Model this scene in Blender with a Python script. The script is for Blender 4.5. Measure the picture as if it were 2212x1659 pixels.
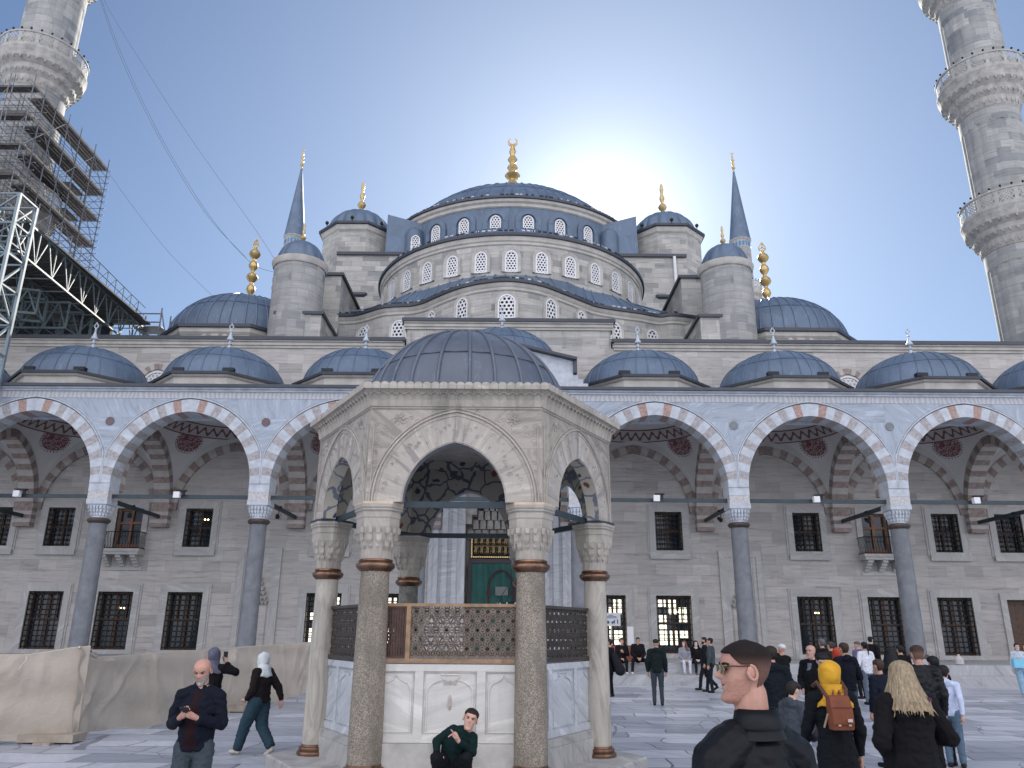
import bpy, bmesh, math, random
from mathutils import Vector, Matrix, Euler
sc = bpy.context.scene
for o in list(bpy.data.objects): bpy.data.objects.remove(o)
random.seed(7)
PI = math.pi
C = sc.collection
# ---------------------------------------------------------------- camera
FPX, PITCH, ROLL, EYE = 1680.0, math.atan(535/1680.0), 0.0072, 1.95
cam = bpy.data.cameras.new('camera'); camo = bpy.data.objects.new('camera', cam); C.objects.link(camo)
cam.sensor_width = 36.0; cam.lens = 36.0*FPX/2212.0
cam.clip_start = 0.1; cam.clip_end = 3000
camo.location = (0, 0, EYE)
camo.rotation_euler = (Matrix.Rotation(PI/2+PITCH, 3, 'X') @ Matrix.Rotation(ROLL, 3, 'Z')).to_euler()
sc.camera = camo
# ---------------------------------------------------------------- sky, sun, exposure
SUN_EL, SUN_AZ = math.radians(28.6), math.radians(7.4)      # azimuth to the right of the view
sdir = Vector((math.sin(SUN_AZ)*math.cos(SUN_EL), math.cos(SUN_AZ)*math.cos(SUN_EL), math.sin(SUN_EL)))
w = bpy.data.worlds.new('World'); sc.world = w; w.use_nodes = True
nt = w.node_tree; N = nt.nodes; L = nt.links
bg = N['Background']
sky = N.new('ShaderNodeTexSky'); sky.sky_type = 'NISHITA'; sky.sun_disc = False
sky.sun_elevation = SUN_EL; sky.sun_rotation = SUN_AZ
sky.air_density = 1.0; sky.dust_density = 0.15; sky.ozone_density = 2.0; sky.altitude = 50
# soft-limit the glow round the sun, add made-up bright haze and cloud behind the camera to light the facade
def vm(op, a, b=None):
    q = N.new('ShaderNodeVectorMath'); q.operation = op
    for i, x in enumerate((a, b)):
        if x is None: continue
        if hasattr(x, 'is_linked'): L.new(x, q.inputs[i])
        else: q.inputs[i].default_value = x
    return q.outputs[0]
skc = vm('MULTIPLY', sky.outputs[0], (.44, .58, .73))
den = vm('ADD', vm('MULTIPLY', skc, (1/6.5, 1/8.5, 1/15.0)), (1, 1, 1)); base0 = vm('DIVIDE', skc, den)
tcg = N.new('ShaderNodeTexCoord'); dt = N.new('ShaderNodeVectorMath'); dt.operation = 'DOT_PRODUCT'; L.new(tcg.outputs['Generated'], dt.inputs[0]); dt.inputs[1].default_value = sdir
def pw(e, k):
    p_ = N.new('ShaderNodeMath'); p_.operation = 'POWER'; L.new(dt.outputs['Value'], p_.inputs[0]); p_.inputs[1].default_value = e
    q = N.new('ShaderNodeMath'); q.operation = 'MULTIPLY'; L.new(p_.outputs[0], q.inputs[0]); q.inputs[1].default_value = k; return q.outputs[0]
def add(x, y):
    q = N.new('ShaderNodeMath'); q.operation = 'ADD'; L.new(x, q.inputs[0]); L.new(y, q.inputs[1]); return q.outputs[0]
gl_ = add(pw(6, 1.9), add(pw(45, 1.5), pw(260, 4)))
hz_ = N.new('ShaderNodeSeparateXYZ'); L.new(tcg.outputs['Generated'], hz_.inputs[0])
hp = N.new('ShaderNodeMath'); hp.operation = 'SUBTRACT'; hp.inputs[0].default_value = 1; hp.use_clamp = True; L.new(hz_.outputs[2], hp.inputs[1])
hq = N.new('ShaderNodeMath'); hq.operation = 'POWER'; L.new(hp.outputs[0], hq.inputs[0]); hq.inputs[1].default_value = 3.2
base = vm('ADD', vm('ADD', base0, vm('MULTIPLY', gl_, (.95, .98, .96))), vm('MULTIPLY', hq.outputs[0], (1.15, 1.2, 1.05)))
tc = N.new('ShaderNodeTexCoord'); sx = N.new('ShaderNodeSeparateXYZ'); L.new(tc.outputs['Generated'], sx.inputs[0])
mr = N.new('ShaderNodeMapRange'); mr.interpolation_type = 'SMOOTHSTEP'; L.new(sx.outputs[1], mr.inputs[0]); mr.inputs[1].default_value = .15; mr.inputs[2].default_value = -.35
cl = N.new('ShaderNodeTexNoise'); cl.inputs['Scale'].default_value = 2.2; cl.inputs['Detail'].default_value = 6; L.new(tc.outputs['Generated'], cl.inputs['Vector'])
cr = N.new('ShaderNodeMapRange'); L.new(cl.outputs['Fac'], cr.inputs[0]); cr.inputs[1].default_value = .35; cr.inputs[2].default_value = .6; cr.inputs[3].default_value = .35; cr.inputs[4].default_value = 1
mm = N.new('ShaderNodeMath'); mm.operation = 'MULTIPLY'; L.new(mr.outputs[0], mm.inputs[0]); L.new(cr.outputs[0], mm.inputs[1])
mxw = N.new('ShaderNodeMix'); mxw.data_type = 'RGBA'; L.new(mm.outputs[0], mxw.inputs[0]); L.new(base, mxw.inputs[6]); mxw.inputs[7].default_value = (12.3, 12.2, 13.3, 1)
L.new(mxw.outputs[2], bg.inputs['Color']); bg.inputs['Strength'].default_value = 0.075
sl = bpy.data.lights.new('sun', 'SUN'); so = bpy.data.objects.new('sun', sl); C.objects.link(so)
sl.energy = 4.0; sl.angle = math.radians(0.5); sl.color = (1.0, 0.93, 0.82)
so.rotation_euler = sdir.to_track_quat('Z', 'Y').to_euler()
sc.view_settings.view_transform = 'Standard'; sc.view_settings.look = 'None'
sc.view_settings.exposure = 1.2; sc.view_settings.gamma = 1.0
sc.render.engine = 'CYCLES'
# ---------------------------------------------------------------- pixel -> world helpers (photo at 2212 px width)
def ray(u, v):
    x = u-1106; y = v-829.5
    c, s = math.cos(ROLL), math.sin(ROLL)
    x, y = c*x+s*y, -s*x+c*y
    return Vector((x/FPX, math.cos(PITCH)+y/FPX*math.sin(PITCH), math.sin(PITCH)-y/FPX*math.cos(PITCH)))
def P(u, v, Y):
    d = ray(u, v); t = Y/d.y
    return Vector((d.x*t, Y, EYE+d.z*t))
def G(u, v, z=0.0):
    d = ray(u, v); t = (z-EYE)/d.z
    return Vector((d.x*t, d.y*t, z))
# ---------------------------------------------------------------- mesh builder
class MB:
    def __init__(s): s.v = []; s.f = []; s.m = []; s.uv = []; s.mode = None; s.mi = 0; s.xf = None
    def V(s, p):
        p = Vector(p)
        if s.xf: p = s.xf @ p
        s.v.append(p); return len(s.v)-1
    def F(s, idx, m=None, uv=None):
        s.f.append(tuple(idx)); s.m.append(s.mi if m is None else m)
        if uv is None and s.mode: uv = [s.mode(s.v[i]) for i in idx]
        s.uv.append(uv)
    def poly(s, pts, m=None, uv=None): s.F([s.V(p) for p in pts], m, uv)
    def box(s, a, b, m=None):
        (x0, y0, z0), (x1, y1, z1) = a, b
        i = [s.V(p) for p in ((x0,y0,z0),(x1,y0,z0),(x1,y1,z0),(x0,y1,z0),(x0,y0,z1),(x1,y0,z1),(x1,y1,z1),(x0,y1,z1))]
        for q in ((3,2,1,0),(4,5,6,7),(0,1,5,4),(1,2,6,5),(2,3,7,6),(3,0,4,7)): s.F([i[k] for k in q], m)
    def cbox(s, c, d, m=None): s.box((c[0]-d[0]/2,c[1]-d[1]/2,c[2]-d[2]/2),(c[0]+d[0]/2,c[1]+d[1]/2,c[2]+d[2]/2), m)
    def rings(s, R, m=None, cap=True, closed=True, uvs=None):
        ids = [[s.V(p) for p in r] for r in R]
        n = len(R[0])
        for a in range(len(ids)-1):
            for k in range(n if closed else n-1):
                k2 = (k+1) % n
                uv = None
                if uvs:
                    uv = [uvs(a, k), uvs(a, k+1), uvs(a+1, k+1), uvs(a+1, k)]
                s.F((ids[a][k], ids[a][k2], ids[a+1][k2], ids[a+1][k]), m, uv)
        if cap and closed:
            s.F(ids[0][::-1], m); s.F(ids[-1], m)
        return ids
    def tube(s, pts, r, n=6, m=None, cap=True):
        pts = [Vector(p) for p in pts]; R = []; rr = r if isinstance(r, (list, tuple)) else [r]*len(pts)
        up = None
        for i, p in enumerate(pts):
            t = (pts[min(i+1, len(pts)-1)]-pts[max(i-1, 0)]).normalized()
            if up is None: up = Vector((0,0,1)) if abs(t.z) < .9 else Vector((1,0,0))
            a = t.cross(up)
            if a.length < 1e-5: a = t.orthogonal()
            a.normalize(); b = a.cross(t).normalized(); up = b
            R.append([p+a*math.cos(2*PI*k/n)*rr[i]+b*math.sin(2*PI*k/n)*rr[i] for k in range(n)])
        s.rings(R, m, cap)
    def bar(s, a, b, w, h=None, m=None):
        a, b = Vector(a), Vector(b); h = h or w; t = (b-a).normalized()
        up = Vector((0,0,1)) if abs(t.z) < .95 else Vector((0,1,0))
        x = t.cross(up).normalized()*w/2; y = x.normalized().cross(t).normalized()*h/2
        s.rings([[p-x-y, p+x-y, p+x+y, p-x+y] for p in (a, b)], m)
    def lathe(s, prof, c=(0,0,0), n=24, a0=0, a1=2*PI, m=None, uvr=None, star=None):
        full = abs(a1-a0-2*PI) < 1e-6
        k = n if full else n+1
        R = []
        for r, z in prof:
            ring = []
            for j in range(k):
                a = a0+(a1-a0)*j/n
                q = r*(star(a, z) if star else 1)
                ring.append((c[0]+q*math.sin(a), c[1]-q*math.cos(a), c[2]+z))
            R.append(ring)
        s_len = [0]
        for i in range(1, len(prof)): s_len.append(s_len[-1]+math.hypot(prof[i][0]-prof[i-1][0], prof[i][1]-prof[i-1][1]))
        rm = uvr or max(p[0] for p in prof)
        uvs = lambda a, j: ((a0+(a1-a0)*j/n)*rm, prof[a][1]+c[2])
        s.rings(R, m, cap=False, closed=full, uvs=uvs)
    def ball(s, c, r, n=8, m=None, sz=1.0):
        prof = [(max(r*math.sin(PI*i/n), r*.01), -r*sz*math.cos(PI*i/n)) for i in range(n+1)]
        s.lathe(prof, c, n+2, m=m)
    def build(s, name, mats, parent=None, smooth=False, loc=None):
        me = bpy.data.meshes.new(name)
        off = Vector(loc) if loc is not None else (parent.matrix_world.translation if parent else Vector((0,0,0)))
        if parent is not None and loc is None: off = wloc(parent)
        me.from_pydata([p-off for p in s.v], [], s.f)
        if not isinstance(mats, (list, tuple)): mats = [mats]
        for q in mats: me.materials.append(q)
        me.polygons.foreach_set('material_index', s.m)
        ul = me.uv_layers.new(name='UVMap')
        data = [0.0]*(2*len(me.loops)); k = 0
        for fi, poly in enumerate(me.polygons):
            u = s.uv[fi]
            if u is None:
                n = poly.normal; ax, ay, az = abs(n.x), abs(n.y), abs(n.z)
                for li in poly.vertices:
                    p = s.v[li]
                    if az > .8: a, b = p.x, p.y
                    elif ax > ay: a, b = p.y+.37, p.z
                    else: a, b = p.x, p.z
                    data[k] = a; data[k+1] = b; k += 2
            else:
                for q in u: data[k] = q[0]; data[k+1] = q[1]; k += 2
        ul.data.foreach_set('uv', data)
        if smooth:
            me.polygons.foreach_set('use_smooth', [True]*len(me.polygons))
            try: me.set_sharp_from_angle(angle=math.radians(38))
            except Exception: pass
        me.update()
        o = bpy.data.objects.new(name, me); C.objects.link(o)
        if parent is not None: o.parent = parent
        else: o.location = off
        if parent is not None and loc is not None: o.location = off-wloc(parent)
        return o
def wloc(o):
    p = Vector((0,0,0))
    while o is not None: p = p+o.location; o = o.parent
    return p
def tag(o, label=None, cat=None, group=None, kind=None):
    if label: o['label'] = label
    if cat: o['category'] = cat
    if group: o['group'] = group
    if kind: o['kind'] = kind
    return o
def empty(name, loc, label, cat, group=None):
    o = bpy.data.objects.new(name, None); C.objects.link(o); o.location = loc; o.empty_display_size = .3
    return tag(o, label, cat, group)
# ---------------------------------------------------------------- materials
def newmat(name):
    m = bpy.data.materials.new(name); m.use_nodes = True
    return m, m.node_tree, m.node_tree.nodes['Principled BSDF']
class NT:
    def __init__(s, nt): s.t = nt
    def n(s, ty, **k):
        q = s.t.nodes.new('ShaderNode'+ty)
        for a, b in k.items():
            if a.startswith('i_'):
                key = a[2:]; key = int(key) if key.isdigit() else key
                q.inputs[key].default_value = b
            else: setattr(q, a, b)
        return q
    def l(s, a, b): s.t.links.new(a, b)
    def math(s, op, a, b=None, clamp=False):
        q = s.t.nodes.new('ShaderNodeMath'); q.operation = op; q.use_clamp = clamp
        for i, x in enumerate((a, b)):
            if x is None: continue
            if hasattr(x, 'is_linked'): s.l(x, q.inputs[i])
            else: q.inputs[i].default_value = x
        return q.outputs[0]
    def mix(s, f, a, b, mode='MIX'):
        q = s.t.nodes.new('ShaderNodeMix'); q.data_type = 'RGBA'; q.blend_type = mode
        for i, x in ((0, f), (6, a), (7, b)):
            if hasattr(x, 'is_linked'): s.l(x, q.inputs[i])
            elif i: q.inputs[i].default_value = (*x, 1) if len(x) == 3 else x
            else: q.inputs[i].default_value = x
        return q.outputs[2]
    def ramp(s, x, stops):
        q = s.t.nodes.new('ShaderNodeValToRGB'); e = q.color_ramp.elements
        while len(e) < len(stops): e.new(.5)
        for i, (p, c) in enumerate(stops):
            e[i].position = p; e[i].color = (*c, 1) if len(c) == 3 else (c[0],)*3+(1,)
        s.l(x, q.inputs[0]); return q.outputs[0]
    def noise(s, vec, scale, detail=4, rough=.6, dist=0):
        q = s.n('TexNoise', i_Scale=scale, i_Detail=detail, i_Roughness=rough, i_Distortion=dist)
        if vec is not None: s.l(vec, q.inputs['Vector'])
        return q.outputs['Fac']
    def map(s, vec, scale=(1,1,1), rot=(0,0,0), loc=(0,0,0)):
        q = s.n('Mapping'); q.inputs['Scale'].default_value = scale; q.inputs['Rotation'].default_value = rot; q.inputs['Location'].default_value = loc
        s.l(vec, q.inputs[0]); return q.outputs[0]
    def uv(s): return s.n('TexCoord').outputs['UV']
    def obj(s): return s.n('TexCoord').outputs['Object']
    def bump(s, h, strength, dist, bsdf):
        q = s.n('Bump', i_Strength=strength, i_Distance=dist); s.l(h, q.inputs['Height']); s.l(q.outputs[0], bsdf.inputs['Normal'])
def simple(name, col, rough=.6, metal=0, var=.12, scale=6, bump=.0, coat=0, coords='obj'):
    m, t, b = newmat(name); n = NT(t)
    f = n.noise(n.obj() if coords == 'obj' else n.uv(), scale, 5, .6)
    lo = tuple(c*(1-var) for c in col); hi = tuple(min(1, c*(1+var)) for c in col)
    n.l(n.ramp(f, [(.3, lo), (.7, hi)]), b.inputs['Base Color'])
    b.inputs['Roughness'].default_value = rough; b.inputs['Metallic'].default_value = metal
    if bump: n.bump(f, bump, .02, b)
    return m
def ashlar(name, c1, c2, c3, bw=1.05, bh=.43, mortar=.012, grime=.5, drip=None):
    m, t, b = newmat(name); n = NT(t); uv = n.uv()
    # wobble row heights so that courses are not machine regular
    br = n.n('TexBrick', offset=.45, offset_frequency=2, squash=.72, squash_frequency=3)
    for k, v in (('Scale', 1), ('Mortar Size', mortar), ('Mortar Smooth', .3), ('Bias', 0), ('Brick Width', bw), ('Row Height', bh)): br.inputs[k].default_value = v
    br.inputs['Color1'].default_value = (0,0,0,1); br.inputs['Color2'].default_value = (1,1,1,1); br.inputs['Mortar'].default_value = (.5,.5,.5,1)
    n.l(uv, br.inputs['Vector'])
    blk = n.ramp(br.outputs['Color'], [(0, tuple(c*.82 for c in c3)), (.12, c3), (.3, c1), (.55, c2), (.75, c1), (.9, tuple(c*1.1 for c in c2)), (1, c3)])
    st = n.noise(n.map(uv, (.55, 5.5, 1)), 1.3, 8, .72, .6)
    sv = n.ramp(st, [(.3, (.52,)), (.45, (.90,)), (.6, (1.05,)), (.8, (1.18,))])
    col = n.mix(1, blk, sv, 'MULTIPLY')
    st2 = n.noise(n.map(uv, (1.6, .22, 1)), 1.0, 6, .7)
    big = n.noise(uv, .16, 4, .6)
    g = n.math('MULTIPLY', n.ramp(st2, [(.5, (0,)), (.72, (1,))]), grime)
    col = n.mix(g, col, tuple(c*.62 for c in c1))
    col = n.mix(n.math('MULTIPLY', n.ramp(big, [(.4, (0,)), (.7, (1,))]), .35), col, tuple(c*.82 for c in c2))
    pit = n.noise(n.map(uv, (1, 2.2, 1)), 9, 3, .8)
    pf = n.ramp(pit, [(.68, (0,)), (.74, (1,))])
    col = n.mix(n.math('MULTIPLY', pf, .45), col, tuple(c*.4 for c in c1))
    col = n.mix(n.math('MULTIPLY', br.outputs['Fac'], .55), col, tuple(c*.55 for c in c1))
    if drip:
        sxy = n.n('SeparateXYZ'); n.l(uv, sxy.inputs[0]); mr = n.n('MapRange'); n.l(sxy.outputs[1], mr.inputs[0]); mr.inputs[1].default_value = drip[0]; mr.inputs[2].default_value = drip[1]
        dn = n.noise(n.map(uv, (1.5, .10, 1)), 1.0, 5, .75); dd = n.math('MULTIPLY', n.ramp(dn, [(.56, (0,)), (.66, (1,))]), mr.outputs[0], True)
        col = n.mix(n.math('MULTIPLY', dd, .75), col, (.085,.09,.075))
    n.l(col, b.inputs['Base Color']); b.inputs['Roughness'].default_value = .85
    h = n.math('SUBTRACT', n.math('MULTIPLY', st, .5), n.math('MULTIPLY', br.outputs['Fac'], .8))
    n.bump(h, .5, .03, b)
    return m
def marble(name, base, vein, bw=1.9, bh=1.35, rough=.45, amt=.8, seam=.01, rot_amp=3.0, grime=0):
    m, t, b = newmat(name); n = NT(t); uv = n.uv()
    br = n.n('TexBrick', offset=.37, squash=1)
    for k, v in (('Scale', 1), ('Mortar Size', seam*.5), ('Mortar Smooth', .1), ('Brick Width', bw), ('Row Height', bh)): br.inputs[k].default_value = v
    br.inputs['Color1'].default_value = (0,0,0,1); br.inputs['Color2'].default_value = (1,1,1,1)
    n.l(uv, br.inputs['Vector'])
    sep = n.n('SeparateColor'); n.l(br.outputs['Color'], sep.inputs[0]); rnd = sep.outputs[0]
    rot = n.n('VectorRotate', rotation_type='Z_AXIS'); n.l(uv, rot.inputs['Vector'])
    n.l(n.math('MULTIPLY', n.math('SUBTRACT', rnd, .35), rot_amp), rot.inputs['Angle'])
    v = n.map(rot.outputs[0], (.5, 3.2, 1))
    off = n.n('VectorMath', operation='ADD'); n.l(v, off.inputs[0])
    cmb = n.n('CombineXYZ'); n.l(n.math('MULTIPLY', rnd, 37), cmb.inputs[0]); n.l(n.math('MULTIPLY', rnd, 11), cmb.inputs[2]); n.l(cmb.outputs[0], off.inputs[1])
    a = n.noise(off.outputs[0], 1.1, 7, .62, 1.0)
    a2 = n.noise(off.outputs[0], 4.0, 5, .7, .6)
    f = n.math('ADD', n.math('MULTIPLY', a, .7), n.math('MULTIPLY', a2, .3))
    hi = tuple(min(.85, c*1.35) for c in base)
    col = n.ramp(f, [(.40, vein), (.475, base), (.53, base), (.60, hi)])
    col = n.mix(amt, base, col)
    col = n.mix(n.math('MULTIPLY', n.math('SUBTRACT', rnd, .5), .35), col, hi)
    col = n.mix(n.math('MULTIPLY', br.outputs['Fac'], .5), col, tuple(c*.5 for c in base))
    if grime:
        o_ = n.obj(); g1 = n.noise(n.map(o_, (5, 5, .7)), 1.0, 6, .7); g2 = n.noise(o_, .9, 5, .7); g3 = n.noise(o_, 7, 4, .7)
        gm = n.math('MULTIPLY', n.ramp(g1, [(.46, (0,)), (.68, (1,))]), n.ramp(g2, [(.4, (0,)), (.6, (1,))])); gm = n.math('MULTIPLY', n.math('ADD', gm, n.math('MULTIPLY', n.ramp(g3, [(.6, (0,)), (.72, (1,))]), .35)), grime, True)
        col = n.mix(gm, col, tuple(c*.42 for c in base))
    n.l(col, b.inputs['Base Color']); b.inputs['Roughness'].default_value = rough
    n.bump(a2, .12, .01, b)
    return m
def lead(name, col=(.095,.135,.195), metal=.18):
    m, t, b = newmat(name); n = NT(t); o = n.obj()
    f = n.noise(n.map(o, (1,1,.35)), 1.3, 8, .7, .5); f2 = n.noise(o, 9, 4, .7)
    c = n.ramp(f, [(.28, tuple(x*.8 for x in col)), (.5, col), (.72, tuple(x*1.25 for x in col))])
    c = n.mix(n.math('MULTIPLY', n.ramp(f2, [(.6, (0,)), (.75, (1,))]), .3), c, tuple(x*1.9 for x in col))
    v3 = n.n('TexVoronoi', i_Scale=.9); n.l(n.map(o, (1, 1, .8)), v3.inputs['Vector']); s3 = n.n('SeparateColor'); n.l(v3.outputs['Color'], s3.inputs[0])
    c = n.mix(1, c, n.ramp(s3.outputs[0], [(0, (.90,)), (.5, (1,)), (1, (1.09,))]), 'MULTIPLY')
    f4 = n.noise(n.map(o, (3, 3, .5)), 2.0, 5, .7); c = n.mix(n.math('MULTIPLY', n.ramp(f4, [(.58, (0,)), (.7, (1,))]), .35), c, tuple(x*2.2 for x in col))
    n.l(c, b.inputs['Base Color']); b.inputs['Metallic'].default_value = metal
    n.l(n.ramp(f, [(.3, (.38,)), (.7, (.58,))]), b.inputs['Roughness'])
    n.bump(f, .3, .03, b)
    return m
M = {}
M['stone'] = ashlar('limestone_ashlar', (.36,.355,.335), (.46,.45,.42), (.28,.285,.285))
M['stone_low'] = ashlar('limestone_porch_wall', (.44,.42,.40), (.475,.455,.43), (.405,.39,.37), bw=1.25, bh=.52, grime=.2, mortar=.007)
M['stone_min'] = ashlar('minaret_ashlar', (.285,.29,.285), (.36,.36,.35), (.22,.235,.245), bw=1.0, bh=.5, grime=.5)
M['stone_rough'] = simple('carved_stone', (.34,.33,.31), .85, 0, .3, 2.2, .6)
M['stone_up'] = ashlar('limestone_upper_wall', (.36,.355,.335), (.46,.45,.42), (.28,.285,.285), drip=(12.5, 17.5))
M['trim'] = simple('cornice_stone', (.42,.405,.375), .8, 0, .18, 1.5, .2)
M['marble'] = marble('marble_cladding', (.29,.335,.395), (.20,.235,.285), amt=.8)
M['marble_w'] = simple('white_marble', (.41,.445,.49), .5, 0, .2, 3, .15)
M['breccia'] = simple('breccia_stone', (.31,.30,.305), .6, 0, .3, 7, .2)
M['redstone'] = simple('red_porphyry', (.32,.22,.19), .6, 0, .35, 12, .2)
M['brown_str'] = simple('brown_stripe', (.255,.205,.185), .7, 0, .3, 5)
M['buff_str'] = simple('buff_stripe', (.42,.395,.37), .7, 0, .15, 3)
M['plaster'] = simple('white_plaster', (.55,.54,.53), .9, 0, .07, 1)
M['lead'] = lead('lead_sheet')
M['lead_d'] = lead('lead_edge', (.04,.047,.062), 0)
M['lead_f'] = lead('lead_fountain', (.11,.13,.165))
M['granite'] = simple('grey_granite', (.145,.158,.175), .5, 0, .22, 3, .1)
M['iron'] = simple('black_iron', (.018,.022,.026), .5, .5, .2, 8)
M['rod'] = simple('painted_iron_rod', (.028,.045,.055), .45, .3, .2, 5)
M['bronze'] = simple('bronze_collar', (.30,.16,.085), .38, .75, .5, 9, .2)
M['bronze_d'] = simple('dark_bronze', (.09,.07,.06), .5, .5, .3, 7)
M['gold'] = simple('gilded_metal', (.52,.38,.17), .42, .8, .2, 4)
M['wood'] = simple('brown_wood', (.075,.04,.023), .55, 0, .3, 7)
M['black'] = simple('dark_interior', (.006,.007,.009), .9, 0, .2, 2)
M['whitep'] = simple('white_painted', (.66,.67,.68), .6, 0, .06, 4)
M['grey_paint'] = simple('pale_finial_paint', (.42,.47,.52), .5, .1, .1, 4)
def glass():
    m, t, b = newmat('dark_window_glass'); b.inputs['Base Color'].default_value = (.012,.018,.024,1); b.inputs['Roughness'].default_value = .12
    n = NT(t); f = n.noise(n.obj(), 1.2, 3, .5); n.bump(f, .15, .05, b); return m
M['glass'] = glass()
def emis(name, col, s):
    m, t, b = newmat(name); b.inputs['Base Color'].default_value = (*col, 1)
    b.inputs['Emission Color'].default_value = (*col, 1); b.inputs['Emission Strength'].default_value = s; return m
M['lamp_lit'] = emis('lit_bulb', (1,.75,.4), 6)
M['pane_lit'] = emis('backlit_pane', (.95,.90,.72), .75)
M['portal_marble'] = marble('portal_marble', (.46,.48,.51), (.33,.35,.38), bw=.9, bh=3.5, amt=.8)
M['gold_flat'] = simple('gilded_disc', (.85,.62,.25), .35, .6, .1, 4)
M['purple_frame'] = simple('dark_door_frame', (.03,.024,.032), .5)
M['breccia2'] = simple('mottled_impost', (.43,.42,.42), .5, 0, .3, 11)
M['disc_red'] = simple('dark_red_disc', (.11,.075,.085), .4, 0, .2, 8)
def pat(name, kind, light=False):
    m, t, b = newmat(name); n = NT(t); uv = n.uv(); b.inputs['Roughness'].default_value = .85
    white, red = (.50,.47,.46), (.145,.05,.055)
    if kind == 'lace':
        v = n.n('TexVoronoi', feature='DISTANCE_TO_EDGE', i_Scale=6.5, i_Randomness=.8); n.l(uv, v.inputs['Vector'])
        f = n.ramp(v.outputs['Distance'], [(.11, (0,)), (.16, (1,))]); n.l(n.mix(f, red, (.40,.33,.32)), b.inputs['Base Color'])
    elif kind == 'band':
        sx = n.n('SeparateXYZ'); n.l(uv, sx.inputs[0]); x, y = sx.outputs[0], sx.outputs[1]
        s = n.math('SINE', n.math('MULTIPLY', x, 2*PI)); d = n.math('ABSOLUTE', n.math('SUBTRACT', n.math('MULTIPLY', s, .13), n.math('SUBTRACT', y, .3)))
        a = n.math('LESS_THAN', d, .075); e = n.math('GREATER_THAN', n.math('ABSOLUTE', n.math('SUBTRACT', y, .3)), .25)
        n.l(n.mix(n.math('MAXIMUM', a, e), (.40,.37,.36), (.13,.075,.075)), b.inputs['Base Color'])
    elif kind == 'frieze':
        w_ = n.n('TexWave', wave_type='BANDS', i_Scale=1.6, i_Distortion=6, i_Detail=3); n.l(uv, w_.inputs['Vector'])
        n.l(n.ramp(w_.outputs['Fac'], [(.2, (.36,.37,.39)), (.8, (.46,.47,.49))]), b.inputs['Base Color']); n.bump(w_.outputs['Fac'], .6, .02, b); b.inputs['Roughness'].default_value = .6
    elif kind == 'floral':
        v = n.n('TexVoronoi', feature='DISTANCE_TO_EDGE', i_Scale=3.2, i_Randomness=1); o = n.obj()
        dn = n.n('TexNoise', i_Scale=4); n.l(o, dn.inputs['Vector']); mx = n.n('VectorMath', operation='ADD'); n.l(o, mx.inputs[0])
        sc_ = n.n('VectorMath', operation='SCALE'); n.l(dn.outputs['Color'], sc_.inputs[0]); sc_.inputs['Scale'].default_value = .25; n.l(sc_.outputs[0], mx.inputs[1])
        n.l(mx.outputs[0], v.inputs['Vector'])
        line = n.ramp(v.outputs['Distance'], [(.045, (1,)), (.075, (0,))])
        v2 = n.n('TexVoronoi', feature='F1', i_Scale=3.2, i_Randomness=1); n.l(mx.outputs[0], v2.inputs['Vector'])
        cen = n.ramp(v2.outputs['Distance'], [(.16, (1,)), (.22, (0,))])
        sep = n.n('SeparateColor'); n.l(v2.outputs['Color'], sep.inputs[0])
        tone = n.ramp(sep.outputs[0], [(.45, (.03,.05,.10)), (.5, (.20,.06,.05)), (.9, (.20,.06,.05)), (.92, (.30,.30,.28))])
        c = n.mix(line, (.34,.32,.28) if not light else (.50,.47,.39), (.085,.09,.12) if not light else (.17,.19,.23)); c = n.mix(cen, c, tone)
        n.l(c, b.inputs['Base Color'])
    return m
M['red_lace'] = pat('red_medallion_paint', 'lace'); M['red_band'] = pat('red_meander_paint', 'band'); M['frieze'] = pat('carved_frieze_marble', 'frieze'); M['floral'] = pat('painted_floral_plaster', 'floral'); M['floral_l'] = pat('painted_cream_plaster', 'floral', True)
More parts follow.
